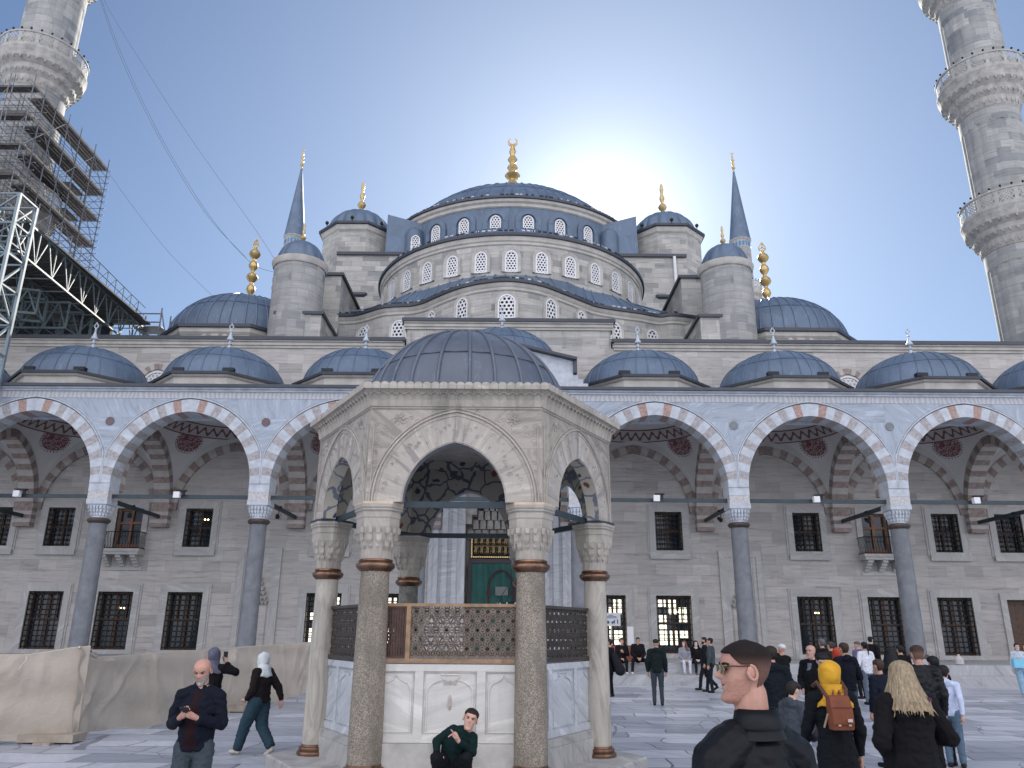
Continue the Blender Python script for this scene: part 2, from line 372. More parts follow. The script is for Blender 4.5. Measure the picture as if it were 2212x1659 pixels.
# ================================================================ ground
X0, S = -.52, 6.83           # axis of the porch, bay width
YA, YW = 33.0, 39.5          # arcade face, mosque front wall
def ground_mat():
    m, t, b = newmat('marble_paving'); n = NT(t); o = n.obj()
    wob = n.n('TexNoise', i_Scale=.35, i_Detail=2); n.l(o, wob.inputs['Vector'])
    sub = n.n('VectorMath', operation='SUBTRACT'); n.l(wob.outputs['Color'], sub.inputs[0]); sub.inputs[1].default_value = (.5,.5,.5)
    scl = n.n('VectorMath', operation='MULTIPLY'); n.l(sub.outputs[0], scl.inputs[0]); scl.inputs[1].default_value = (1.3,.8,0)
    add = n.n('VectorMath', operation='ADD'); n.l(o, add.inputs[0]); n.l(scl.outputs[0], add.inputs[1])
    br = n.n('TexBrick', offset=.42, offset_frequency=2, squash=.68, squash_frequency=3)
    for k, v in (('Scale', 1), ('Mortar Size', .019), ('Mortar Smooth', .1), ('Bias', 0), ('Brick Width', 1.55), ('Row Height', .82)): br.inputs[k].default_value = v
    br.inputs['Color1'].default_value = (0,0,0,1); br.inputs['Color2'].default_value = (1,1,1,1); br.inputs['Mortar'].default_value = (.4,.4,.4,1)
    n.l(add.outputs[0], br.inputs['Vector']); sep = n.n('SeparateColor'); n.l(br.outputs['Color'], sep.inputs[0])
    crk = n.n('TexVoronoi', feature='DISTANCE_TO_EDGE', i_Scale=.42, i_Randomness=1); n.l(add.outputs[0], crk.inputs['Vector'])
    tone = n.ramp(sep.outputs[0], [(0, (.29,.315,.37)), (.3, (.39,.415,.47)), (.7, (.49,.515,.57)), (1, (.64,.665,.72))])
    rot = n.n('VectorRotate', rotation_type='Z_AXIS'); n.l(o, rot.inputs['Vector']); n.l(n.math('MULTIPLY', sep.outputs[0], 1.2), rot.inputs['Angle'])
    st = n.noise(n.map(rot.outputs[0], (.7, 4, 1)), 1.0, 7, .65, .8)
    col = n.mix(1, tone, n.ramp(st, [(.3, (.84,)), (.5, (1,)), (.7, (1.08,))]), 'MULTIPLY')
    d = n.noise(o, .5, 6, .7)
    col = n.mix(n.math('MULTIPLY', n.ramp(d, [(.5, (0,)), (.75, (1,))]), .4), col, (.24,.25,.27))
    jw = n.noise(o, 1.7, 3, .6)
    j = n.math('MAXIMUM', n.math('MULTIPLY', br.outputs['Fac'], n.ramp(jw, [(.3, (.45,)), (.55, (1,))])), n.math('MULTIPLY', n.math('LESS_THAN', crk.outputs['Distance'], n.math('MULTIPLY', jw, .012)), .7))
    col = n.mix(n.math('MULTIPLY', j, .9), col, (.085,.085,.10))
    n.l(col, b.inputs['Base Color'])
    n.l(n.ramp(st, [(.3, (.42,)), (.7, (.28,))]), b.inputs['Roughness'])
    h = n.math('SUBTRACT', n.math('MULTIPLY', sep.outputs[0], .5), j)
    n.bump(h, .35, .012, b)
    return m
g = MB(); g.poly([(-400,-200,0),(400,-200,0),(400,600,0),(-400,600,0)])
tag(g.build('ground', ground_mat()), kind='structure')
M['step'] = marble('step_marble', (.33,.34,.35), (.22,.225,.24), bw=2.4, bh=.42, rough=.6, amt=.8)
g = MB()
g.box((-34,32.25,0),(34,32.75,.40)); g.box((-34,32.75,0),(34,60,.80))
tag(g.build('porch_platform', M['step']), 'long pale marble platform with a low step in front of the arcade', 'platform', kind='structure')
# ================================================================ mosque (one thing, many parts)
mosque = empty('mosque', (X0, YW, 0), 'large grey stone domed mosque with cascading lead domes behind the arcade', 'mosque')
def arcpts(h, r, n, x0=0, z0=0):
    """pointed arch from right spring to left spring"""
    c = (r*r-h*h)/(2*h); R = h+c; pts = []
    a_end = math.atan2(r, c) if c >= 0 else math.atan2(r, c)
    for i in range(n+1):
        a = a_end*i/n; pts.append((-c+R*math.cos(a), R*math.sin(a)))
    left = [(-x, z) for x, z in pts[:-1]][::-1]
    return [(x0+x, z0+z) for x, z in pts+left]
def lead_edge(mb, a, b, w=.18, h=.12): mb.bar(a, b, w, h)
# --- front wall with window holes
def wall_holes(mb, x0, x1, z0, z1, y, holes, depth, m=0):
    xs = sorted({x0, x1}|{h[0] for h in holes}|{h[1] for h in holes}); zs = sorted({z0, z1}|{h[2] for h in holes}|{h[3] for h in holes})
    for i in range(len(xs)-1):
        for j in range(len(zs)-1):
            cx, cz = (xs[i]+xs[i+1])/2, (zs[j]+zs[j+1])/2
            if any(h[0] < cx < h[1] and h[2] < cz < h[3] for h in holes): continue
            mb.poly([(xs[i],y,zs[j]),(xs[i+1],y,zs[j]),(xs[i+1],y,zs[j+1]),(xs[i],y,zs[j+1])], m)
    for a, b, c, d in holes:
        for q in ([(a,y,c),(a,y,d),(a,y+depth,d),(a,y+depth,c)], [(b,y,d),(b,y,c),(b,y+depth,c),(b,y+depth,d)], [(a,y,d),(b,y,d),(b,y+depth,d),(a,y+depth,d)], [(b,y,c),(a,y,c),(a,y+depth,c),(b,y+depth,c)]): mb.poly(q, m)
LOW = [-22.2,-18.8,-15.4,-8.6,-5.3,5.3,8.5,15.4,18.85,22.25]; DOORX = 25.6
UP = [-25.3,-22.15,-15.2,-8.5,8.45,15.4,22.4,25.6]; BAL = [-18.7, 18.85]
holes = [(X0+x-.86, X0+x+.86, 1.0, 3.69) for x in LOW]+[(X0+x-.68, X0+x+.68, 5.86, 7.78) for x in UP]+[(X0+x-.66, X0+x+.66, 5.70, 7.76) for x in BAL]
holes += [(X0+DOORX-.8, X0+DOORX+1.0, .80, 3.6), (X0-1.75, X0+1.75, .80, 8.2)]
wl = MB(); wall_holes(wl, -36, 36, .80, 16.55, YW, holes, .55)
fw = wl.build('front_wall', M['stone_low'], mosque)
ww = MB()      # upper part of the wall above the porch roof, raised in the middle
up = ww
for a, b, t_ in ((-36, -5.75, 16.6), (-5.75, 5.35, 17.75), (5.35, 36, 16.6)):
    up.box((a, YW+.02, 12.0), (b, YW+1.6, t_))
up.build('upper_wall', M['stone_up'], mosque)
cn = MB()
for a, b, t_ in ((-36.2, -5.9, 16.62), (-5.9, 5.5, 17.77), (5.5, 36.2, 16.62)):
    cn.box((a, YW-.14, t_-.02), (b, YW+1.6, t_+.16)); cn.box((a, YW-.07, t_-.16), (b, YW+.03, t_-.02))
    cn.box((a, YW-.22, t_+.16), (b, YW+1.6, t_+.24))
cn.box((-5.97, YW-.08, 16.6), (-5.83, YW+.03, 17.77)); cn.box((5.43, YW-.08, 16.6), (5.57, YW+.03, 17.77))
cn.build('cornice', M['trim'], mosque)
le = MB()
for a, b, t_ in ((-36.3, -5.78, 16.86), (-6.0, 5.6, 18.01), (5.38, 36.3, 16.86)):
    le.box((a, YW-.30, t_), (b, YW+1.7, t_+.19))
le.build('lead_coping', M['lead_d'], mosque)
# blind arched windows with striped voussoirs high on the wall
def honeycomb(mb, cx, cz, y, half, h_rect, rise, pitch, m_frame=0, m_hole=1, fr=.09, xf=None, depth=.1):
    """pierced plaster window: plate with open round cells; arch outline"""
    apts = arcpts(half, rise, 8, 0, h_rect)
    def inside(x, z, g):
        if abs(x) > half-g or z < g: return False
        if z <= h_rect: return True
        c = (rise*rise-half*half)/(2*half); R = half+c-g
        return (abs(x)+c)**2+(z-h_rect)**2 < R*R
    T = xf or (lambda x, z, d: (cx+x, y+d, cz+z))
    # frame band
    out = [(half, 0)]+apts+[(-half, 0)]
    inn = [(half-fr, fr)]+arcpts(half-fr, rise-fr, 8, 0, h_rect)+[(-half+fr, fr)]
    for i in range(len(out)-1):
        mb.poly([T(*out[i], -.03), T(*out[i+1], -.03), T(*inn[i+1], -.03), T(*inn[i], -.03)], m_frame)
        mb.poly([T(*inn[i], -.03), T(*inn[i+1], -.03), T(*inn[i+1], depth), T(*inn[i], depth)], m_frame)
        mb.poly([T(*out[i], .06), T(*out[i+1], .06), T(*out[i+1], -.03), T(*out[i], -.03)], m_frame)
    mb.poly([T(half, 0, -.03), T(-half, 0, -.03), T(-half+fr, fr, -.03), T(half-fr, fr, -.03)], m_frame)
    mb.poly([T(x, z, depth) for x, z in out], m_hole)
    R = pitch/math.sqrt(3); rows = int((h_rect+rise)/(R*1.5))+2; cols = int(half/pitch)+2
    for r in range(rows):
        for c_ in range(-cols, cols+1):
            x = c_*pitch+(pitch/2 if r % 2 else 0); z = R*.7+r*R*1.5
            if not inside(x, z, fr*.6): continue
            hx = [(x+R*math.sin(PI/3*k), z+R*math.cos(PI/3*k)) for k in range(6)]
            ci = [(x+pitch*.36*math.sin(PI/3*k), z+pitch*.36*math.cos(PI/3*k)) for k in range(6)]
            for k in range(6):
                k2 = (k+1) % 6
                mb.poly([T(*hx[k], .0), T(*hx[k2], .0), T(*ci[k2], .0), T(*ci[k], .0)], m_frame)
                mb.poly([T(*ci[k], .0), T(*ci[k2], .0), T(*ci[k2], .05), T(*ci[k], .05)], m_frame)
HM = [M['whitep'], M['black']]
def striped_arch(mb, half, rise, band, n, T, y0, y1, m=(0,1), crown=None, clampx=None, skip=()):
    """voussoir ring between intrados and intrados+band; T maps (x,z,y)"""
    c = (rise*rise-half*half)/(2*half); R = half+c; ae = math.atan2(rise, c)
    for sgn in (1, -1):
        for i in range(n):
            a0, a1 = ae*i/n, ae*(i+1)/n
            mm = m[(i) % 2]
            if crown is not None and i == n-2: mm = crown
            sub = 2
            for k in range(sub):
                b0, b1 = a0+(a1-a0)*k/sub, a0+(a1-a0)*(k+1)/sub
                q = []
                for a, rr in ((b0, R), (b1, R), (b1, R+band), (b0, R+band)):
                    x = -c+rr*math.cos(a); z = rr*math.sin(a)
                    if x < 0: x = 0.0
                    if clampx: x = min(x, clampx)
                    q.append((sgn*x, z))
                if sgn < 0: q = q[::-1]
                mb.poly([T(x, z, y0) for x, z in q], mm)
                if i == n-1 and k == sub-1:
                    zo = math.sqrt(max(0, (R+band)**2-c*c)); xo, z_o = -c+(R+band)*math.cos(ae), (R+band)*math.sin(ae)
                    if xo > 1e-3:
                        kp = [(0, rise), (sgn*xo, z_o), (0, zo)]; mb.poly([T(x, z, y0) for x, z in (kp if sgn > 0 else kp[::-1])], mm)
                ia, ib = (q[0], q[1]) if sgn > 0 else (q[3], q[2])
                mb.poly([T(*ia, y0), T(*ib, y0), T(*ib, y1), T(*ia, y1)][::-1 if sgn > 0 else 1], mm)
for cx in (-18.95, 17.95):
    ob = MB(); honeycomb(ob, cx, 14.0, YW-.02, .75, .35, .75, .21, depth=.03)
    p = ob.build('wall_window', HM, mosque)
    ob = MB(); striped_arch(ob, .80, .85, .32, 7, lambda x, z, y: (cx+x, y, 14.35+z), YW-.06, YW+.1, (0, 1))
    ob.build('arch_stripes', [M['brown_str'], M['trim']], p)
# --- iron-barred windows of the front wall
def barred_window(cx, z0, z1, hw, lit=0, lamps=False, sill=False):
    y = YW
    f = MB(); o = .30
    for a, b in (((cx-hw-o, y-.09, z0-o*.7), (cx-hw, y+.12, z1+o)), ((cx+hw, y-.09, z0-o*.7), (cx+hw+o, y+.12, z1+o)), ((cx-hw, y-.09, z1), (cx+hw, y+.12, z1+o)), ((cx-hw, y-.09, z0-o*.7), (cx+hw, y+.12, z0))): f.box(a, b)
    oo = o+.09
    for a, b in (((cx-hw-oo, y-.045, z0-o*.7), (cx-hw-o, y+.05, z1+oo)), ((cx+hw+o, y-.045, z0-o*.7), (cx+hw+oo, y+.05, z1+oo)), ((cx-hw-o, y-.045, z1+o), (cx+hw+o, y+.05, z1+oo))): f.box(a, b)
    if sill: f.box((cx-hw-.32, y-.16, z0-.42), (cx+hw+.32, y-.093, z0-.16))
    w_ = f.build('window', M['frame_marble'], mosque)
    c = MB(); yy = y+.34; t_ = .09
    c.box((cx-hw, yy, z0), (cx-hw+t_, yy+.08, z1)); c.box((cx+hw-t_, yy, z0), (cx+hw, yy+.08, z1)); c.box((cx-hw+t_, yy, z0), (cx+hw-t_, yy+.08, z0+t_)); c.box((cx-hw+t_, yy, z1-t_), (cx+hw-t_, yy+.08, z1))
    c.box((cx-.06, yy-.02, z0+t_), (cx+.06, yy+.06, z1-t_))
    hz = z0+(z1-z0)*.52
    for s_ in (-1, 1):
        xa, xb = sorted((cx+s_*.06, cx+s_*(hw-t_)))
        c.box((xa, yy-.005, hz-.05), (xb, yy+.05, hz+.05))
    if hw > .8:
        for s_ in (-1, 1): c.box((cx+s_*.45-.035, yy-.01, hz+.05), (cx+s_*.45+.035, yy+.05, z1-t_))
    c.build('casement', M['wood'], w_)
    gl = MB(); gl.poly([(cx-hw, yy+.06, z0), (cx+hw, yy+.06, z0), (cx+hw, yy+.06, z1), (cx-hw, yy+.06, z1)])
    gl.build('pane', M['glass'], w_)
    if lit:
        rr = random.Random(int(cx*10))
        for i in range(3):
            for j in range(6):
                if rr.random() < (.8 if lit == 2 else .45):
                    q = MB(); a = cx-hw+.12+i*(2*hw-.2)/3; bz = z0+.35+j*(z1-z0-.5)/6
                    q.poly([(a+.03, yy+.055, bz), (a+(2*hw-.2)/3-.08, yy+.055, bz), (a+(2*hw-.2)/3-.08, yy+.055, bz+(z1-z0-.5)/6*.9), (a+.03, yy+.055, bz+(z1-z0-.5)/6*.9)])
                    q.build('lit_pane', M['pane_lit'], w_)
    if lamps:
        q = MB()
        for dx, dz in ((-.06, .62), (.1, .6)) : q.ball((cx+.2+dx, yy+.03, z0+(z1-z0)*.66+dz*.25), .035, 6)
        q.build('lit_bulb', M['lamp_lit'], w_)
    b = MB(); nx = 7 if hw > .8 else 6; nz = 11 if hw > .8 else 8; yb = y+.14
    for i in range(nx): 
        x = cx-hw+(i+.5)*2*hw/nx; b.tube([(x, yb, z0), (x, yb, z1)], .018, 4)
    for j in range(nz):
        z = z0+(j+.5)*(z1-z0)/nz; b.tube([(cx-hw, yb-.02, z), (cx+hw, yb-.02, z)], .02, 4)
        for i in range(nx): b.cbox((cx-hw+(i+.5)*2*hw/nx, yb-.01, z), (.06, .06, .06))
    b.build('grille', M['iron'], w_)
    return w_
M['frame_marble'] = marble('window_surround_marble', (.375,.37,.36), (.30,.30,.30), bw=3, bh=3, amt=.7)
for x in LOW: barred_window(X0+x, 1.0, 3.69, .86, lit=2 if abs(x) == 5.3 else (1 if abs(x) in (8.5, 8.6) else 0), lamps=x in (-18.8, 15.4, 8.5))
for x in UP: barred_window(X0+x, 5.86, 7.78, .68, lit=0, lamps=x == -15.2, sill=True)
def balcony(cx):
    y = YW; b = MB()
    b.box((cx-1.0, y-.8, 5.42), (cx+1.0, y, 5.68)); b.box((cx-1.06, y-.86, 5.56), (cx+1.06, y-.8, 5.70))
    r_ = b.build('balcony', M['frame_marble'], mosque)
    c = MB()
    for dx in (-.72, 0, .72):
        for k in range(4): c.box((cx+dx-.13, y-.7+k*.17, 5.42-(k+1)*.13), (cx+dx+.13, y, 5.42-k*.13-.002))
    c.box((cx-.95, y-.05, 4.72), (cx+.95, y+.01, 4.9))
    c.build('corbel', M['frame_marble'], r_)
    d = MB(); z0, z1, hw = 5.7, 7.76, .66; yy = y+.2
    d.box((cx-hw, yy, z0), (cx-hw+.1, yy+.1, z1)); d.box((cx+hw-.1, yy, z0), (cx+hw, yy+.1, z1)); d.box((cx-hw+.1, yy, z1-.1), (cx+hw-.1, yy+.1, z1))
    d.box((cx-.07, yy-.01, z0), (cx+.07, yy+.08, z1-.1)); d.box((cx-hw+.1, yy+.01, z0), (cx+hw-.1, yy+.07, z0+.3)); d.box((cx-hw+.1, yy+.01, 7.0), (cx+hw-.1, yy+.07, 7.12))
    dd = d.build('balcony_door', M['wood2'], mosque)
    p = MB(); p.poly([(cx-hw, yy+.09, z0), (cx+hw, yy+.09, z0), (cx+hw, yy+.09, z1), (cx-hw, yy+.09, z1)]); p.build('pane', M['glass'], dd)
    f = MB(); o = .28
    for a, bb in (((cx-hw-o, y-.08, z0), (cx-hw, y+.1, z1+o)), ((cx+hw, y-.08, z0), (cx+hw+o, y+.1, z1+o)), ((cx-hw, y-.08, z1), (cx+hw, y+.1, z1+o))): f.box(a, bb)
    f.build('door_surround', M['frame_marble'], dd)
    q = MB(); x0_, x1_, ya = cx-.98, cx+.98, y-.76
    for z in (5.74, 6.52):
        q.tube([(x0_, y-.05, z), (x0_, ya, z), (x1_, ya, z), (x1_, y-.05, z)], .022, 5)
    n = 14
    def bal(p0):
        q.tube([(p0[0], p0[1], 5.74), (p0[0]+.03, p0[1], 5.95), (p0[0]-.03, p0[1], 6.25), (p0[0], p0[1], 6.52)], .014, 4)
    for i in range(n+1): bal((x0_+(x1_-x0_)*i/n, ya))
    for i in range(1, 6):
        for x in (x0_, x1_): bal((x, ya+(.7)*i/6))
    q.build('railing', M['iron'], r_)
M['wood2'] = simple('reddish_door_wood', (.19,.085,.045), .5, 0, .25, 6)
for x in BAL: balcony(X0+x)
d = MB(); cx = X0+DOORX+.1
d.box((cx-.9, YW+.3, .8), (cx+.9, YW+.4, 3.6))
for i in range(4):
    for j in range(8): d.ball((cx-.7+i*.4, YW+.29, 1.0+j*.34), .03, 5)
dr = d.build('side_door', M['wood'], mosque)
d = MB()
for a, b in (((cx-1.2, YW-.09, .8), (cx-.9, YW+.12, 3.9)), ((cx+.9, YW-.09, .8), (cx+1.2, YW+.12, 3.9)), ((cx-.9, YW-.09, 3.6), (cx+.9, YW+.12, 3.9))): d.box(a, b)
d.build('door_surround', M['frame_marble'], dr)
# --- mihrab niches on the wall
for cx in (X0-11.9, X0+11.9):
    q = MB(); y = YW
    q.box((cx-1.05, y-.10, .8), (cx-.78, y+.02, 5.85)); q.box((cx+.78, y-.10, .8), (cx+1.05, y+.02, 5.85)); q.box((cx-.78, y-.10, 5.55), (cx+.78, y+.02, 5.85))
    q.box((cx-.78, y-.05, .8), (cx-.60, y+.02, 5.4)); q.box((cx+.60, y-.05, .8), (cx+.78, y+.02, 5.4)); q.box((cx-.78, y-.05, 5.4), (cx+.78, y+.02, 5.55))
    q.box((cx-.6, y-.03, 4.9), (cx+.6, y+.02, 5.4))
    n_ = q.build('mihrab_niche', M['frame_marble'], mosque)
    q = MB()
    pr = [(.52, .8), (.52, 3.2)]
    q.lathe([(.52, .82), (.52, 3.2)], (cx, y-.03, 0), 10, PI*.5, PI*1.5)
    for k in range(7):
        wd = .56*(1-k/8.0); z = 3.2+k*.22
        q.box((cx-wd, y-.14+k*.005, z), (cx+wd, y-.02, z+.10))
        for i in range(max(1, 7-k)):
            xx = cx-wd+(i+.5)*2*wd/max(1, 7-k); q.box((xx-.045, y-.17, z-.06), (xx+.045, y-.141, z+.08))
    q.build('niche_hood', M['stone_rough'], n_)
# --- portal in the middle
q = MB(); cx = X0; y = YW
for i, (a, dpt) in enumerate(((3.55, .18), (3.3, .28), (3.08, .16), (2.9, .32), (2.62, .20), (2.4, .36), (2.15, .24), (1.95, .30))):
    a2 = (3.3, 3.08, 2.9, 2.62, 2.4, 2.15, 1.95, 1.76)[i]
    for s_ in (-1, 1):
        x0_, x1_ = sorted((cx+s_*a, cx+s_*a2)); q.box((x0_, y-dpt, .8), (x1_, y+.02, 10.4-.0*i))
q.box((cx-3.55, y-.3, 10.4), (cx+3.55, y+.02, 10.9))
portal = q.build('portal', M['portal_marble'] if 'portal_marble' in M else M['frame_marble'], mosque)
q = MB()
hood = [(1.75, 6.6), (1.45, 7.1), (1.2, 7.55), (.9, 8.0), (.62, 8.5), (.35, 9.1)]
q.box((cx-1.75, y+.95, .8), (cx+1.75, y+1.1, 9.5))
for i, (wd, z) in enumerate(hood):
    nx = hood[i+1][1] if i < 5 else 9.8
    q.box((cx-1.76, y-.12-.02*i, z), (cx-wd, y+.9-.12*i, nx)); q.box((cx+wd, y-.12-.02*i, z), (cx+1.76, y+.9-.12*i, nx))
    nn = 9-i
    for k in range(nn):
        xx = cx-wd+(k+.5)*2*wd/nn
        q.box((xx-wd/nn*.75, y+.80-.13*i, z-.16), (xx+wd/nn*.75, y+.95, z+.3))
q.build('muqarnas_hood', M['stone_rough'], portal)
# gold calligraphy panel, door frame
q = MB(); cx = X0; y = YW
gp = MB(); gp.box((cx-1.5, y+.45, 5.45), (cx+1.5, y+.52, 6.62)); 
gpo = gp.build('calligraphy_panel', M['black'], portal)
q = MB(); rr = random.Random(5)
for i in range(33):
    for z in (5.52, 6.55): q.lathe([(.001, 0), (.036, 0)], (0,0,0), 8) if False else q.tube([(cx-1.45+i*.0906, y+.44, z), (cx-1.45+i*.0906, y+.415, z)], .036, 8)
for j in range(12):
    for s_ in (-1, 1): q.tube([(cx+s_*1.45, y+.44, 5.6+j*.078), (cx+s_*1.45, y+.415, 5.6+j*.078)], .034, 8)
q.build('gilded_border', M['gold_flat'] if 'gold_flat' in M else M['gold'], gpo)
q = MB()
for row in (5.62, 6.08):
    q.bar((cx-1.36, y+.43, row+.44), (cx+1.36, y+.43, row+.44), .012, .012)
    for i in range(9):
        x = cx-1.34+i*.30
        for k in range(3): q.bar((x+.05+k*.045, y+.43, row+.12), (x+.05+k*.045, y+.43, row+.40), .014, .016)
        q.tube([(x, y+.43, row+.20), (x+.03, y+.43, row+.08), (x+.12, y+.43, row+.05), (x+.22, y+.43, row+.10), (x+.24, y+.43, row+.2)], .013, 4)
        q.tube([(x+.2, y+.43, row+.36), (x+.27, y+.43, row+.3), (x+.22, y+.43, row+.24), (x+.29, y+.43, row+.16)], .012, 4)
        for k in range(4): q.cbox((x+rr.uniform(0, .28), y+.43, row+rr.uniform(.03, .4)), (.022, .02, .022))
q.build('calligraphy', M['gold'], gpo)
q = MB()
q.box((cx-1.6, y+.3, .8), (cx-1.42, y+.5, 5.42)); q.box((cx+1.42, y+.3, .8), (cx+1.6, y+.5, 5.42)); q.box((cx-1.42, y+.3, 5.2), (cx+1.42, y+.5, 5.42))
q.build('door_frame', M['purple_frame'], portal)
# curtain over the door
def curtain():
    q = MB(); nx, nz = 60, 20; ids = []
    for j in range(nz+1):
        row = []
        for i in range(nx+1):
            x = -1.41+2.82*i/nx; z = .82+4.36*j/nz
            row.append(q.V((cx+x, y+.22+.05*math.sin(x*7+z*.8)+.03*math.sin(x*15+1+z*.3)+.02*math.sin(z*2+x*3), z)))
        ids.append(row)
    for j in range(nz):
        for i in range(nx): q.F((ids[j][i], ids[j][i+1], ids[j+1][i+1], ids[j+1][i]))
    o = q.build('door_curtain', M['curtain'], smooth=True, loc=(cx, y, .8))
    q = MB()
    pts = [(-.62, .85), (-.62, 3.6)]+[(.0-.62*math.cos(a), 3.75+.95*math.sin(a)) for a in [PI*k/14 for k in range(15)]]+[(.62, 3.6), (.62, .85)]
    q.tube([(cx+a+.05, y+.125, b+.15) for a, b in pts], .05, 5)
    for s_ in (-1, 1): q.cbox((cx+.05+s_*.62, y+.12, 3.75), (.22, .05, .24)); q.cbox((cx+.05+s_*.62, y+.12, 1.0), (.3, .05, .3))
    q.build('printed_arch', M['maroon'], o)
    q = MB(); q.cbox((cx+.08, y+.125, 3.85), (.62, .03, .42)); q.build('patch', M['greypatch'], o)
    tag(o, 'dark green curtain with a printed maroon arch hanging in the mosque doorway', 'curtain')
M['curtain'] = simple('green_curtain', (.015,.085,.075), .75, 0, .15, 2)
M['maroon'] = simple('maroon_print', (.05,.02,.03), .8)
M['greypatch'] = simple('grey_print', (.16,.18,.17), .8)
curtain()
def chandelier():
    t = empty('chandelier', (cx+.55, 37.4, 3.4), 'black iron ring chandelier with small glass lamps hanging before the green curtain', 'chandelier')
    px, py = cx+.55, 37.4
    q = MB()
    q.tube([(px, py, 3.25), (px, py, 12.2)], .012, 4)
    q.tube([(px+.62*math.cos(a), py+.62*math.sin(a), 3.2) for a in [2*PI*k/24 for k in range(25)]], .018, 4)
    for k in range(4):
        a = PI/2*k+.3; c_, s_ = math.cos(a), math.sin(a)
        q.tube([(px+c_*.14, py+s_*.14, 4.2), (px+c_*.16, py+s_*.16, 3.95), (px+c_*.42, py+s_*.42, 3.6), (px+c_*.5, py+s_*.5, 3.35), (px+c_*.6, py+s_*.6, 3.2)], .013, 4)
        q.tube([(px, py, 3.25), (px+c_*.6, py+s_*.6, 3.2)], .012, 4)
    q.build('frame', M['iron'], t)
    for k in range(10):
        a = 2*PI*k/10; g_ = MB(); g_.lathe([(.01, -.14), (.035, -.10), (.03, -.04), (.045, 0)], (px+.62*math.cos(a), py+.62*math.sin(a), 3.22), 7)
        g_.build('glass_lamp', M['lampglass'], t)
M['lampglass'] = simple('glass_lamp', (.45,.6,.6), .1)
chandelier()
# ================================================================ arcade of the porch (part of the mosque precinct, own thing)
arcade = empty('porch_arcade', (X0, YA, .8), 'pale marble arcade with striped pointed arches on grey granite columns along the courtyard', 'arcade')
ZS = 7.9; HALF = 2.98; RISE = 3.18
def bay_front(n):
    cx = X0+n*S; q = MB()
    A = arcpts(HALF+.58, RISE+.60, 14, cx, ZS); A = [(max(cx-S/2, min(cx+S/2, x)), z) for x, z in A]
    for i in range(len(A)-1):
        (xa, za), (xb, zb) = A[i], A[i+1]
        if abs(xa-xb) < 1e-4: continue
        q.poly([(xb, YA, zb), (xa, YA, za), (xa, YA, 11.68), (xb, YA, 11.68)][::1])
    q.poly([(cx-S/2, YA+.9, 11.68), (cx+S/2, YA+.9, 11.68), (cx+S/2, YA+.9, 10.9), (cx-S/2, YA+.9, 10.9)])
    for i in range(len(A)-1):
        (xa, za), (xb, zb) = A[i], A[i+1]
        if abs(xa-xb) < 1e-4: continue
        q.poly([(xa, YA+.9, min(za-.5, 10.9)), (xb, YA+.9, min(zb-.5, 10.9)), (xb, YA+.9, 10.9), (xa, YA+.9, 10.9)])
    w_ = q.build('spandrel', M['marble'], arcade)
    q = MB(); striped_arch(q, HALF, RISE, .56, 15, lambda x, z, y_: (cx+x, y_, ZS+z), YA-.03, YA+.9, (1, 0), crown=2, clampx=S/2-.02)
    q.build('voussoirs', [M['breccia'], M['marble_w'], M['redstone']], w_)
    q = MB(); B = arcpts(HALF+.60, RISE+.64, 16, cx, ZS); B = [(max(cx-S/2+.03, min(cx+S/2-.03, x)), z) for x, z in B]
    q.tube([(x, YA-.02, z) for x, z in B], .035, 5)
    B = arcpts(HALF+.68, RISE+.73, 16, cx, ZS); B = [(max(cx-S/2+.03, min(cx+S/2-.03, x)), z) for x, z in B]
    q.tube([(x, YA-.0, z) for x, z in B], .022, 4); q.build('arch_moulding', M['marble_w'], w_)
    return w_
for n in range(-4, 5): bay_front(n)
q = MB(); q.box((-34, YA-.02, 11.68), (34, YA+.9, 11.98)); q.build('frieze', M['frieze'], arcade)
q = MB(); q.box((-34, YA-.10, 11.98), (34, YA+.9, 12.07)); q.box((-34, YA-.2, 12.07), (34, YA+.9, 12.14)); q.build('cornice', M['marble_w'], arcade)
q = MB(); q.box((-34, YA-.32, 12.14), (34, YA+1.0, 12.27)); q.box((-34, YA+.02, 12.27), (34, YW-.01, 12.33)); q.build('lead_coping', M['lead_d'], arcade)
for k in range(-5, 5):
    x = X0+(k+.5)*S; col = M['disc_red'] if x < 0 else M['granite']
    q = MB(); q.tube([(x, YA-.03, 10.62), (x, YA+.05, 10.62)], .19, 20); q.build('stone_disc', col, arcade)
# columns
def stalactite_ring(mb, cx, cy, z, r_fn, n, w, h, m=None, d=.10):
    for k in range(n):
        a = 2*PI*(k+.5)/n; r = r_fn(a); x, y_ = cx+r*math.sin(a), cy-r*math.cos(a)
        ux, uy = math.cos(a), math.sin(a); ox, oy = math.sin(a), -math.cos(a)
        P_ = lambda s_, o, zz: (x+ux*s_+ox*o, y_+uy*s_+oy*o, zz)
        mb.rings([[P_(-w/2, -d, z+h), P_(w/2, -d, z+h), P_(w/2, .0, z+h), P_(-w/2, .0, z+h)], [P_(-w/2*.8, -d, z+h*.3), P_(w/2*.8, -d, z+h*.3), P_(w/2*.8, .0, z+h*.3), P_(-w/2*.8, 0, z+h*.3)], [P_(-w*.12, -d, z), P_(w*.12, -d, z), P_(w*.12, -.02, z), P_(-w*.12, -.02, z)]], m)
def sq(a, hw):          # distance to square side
    c_, s_ = abs(math.cos(a)), abs(math.sin(a)); return hw/max(c_, s_)
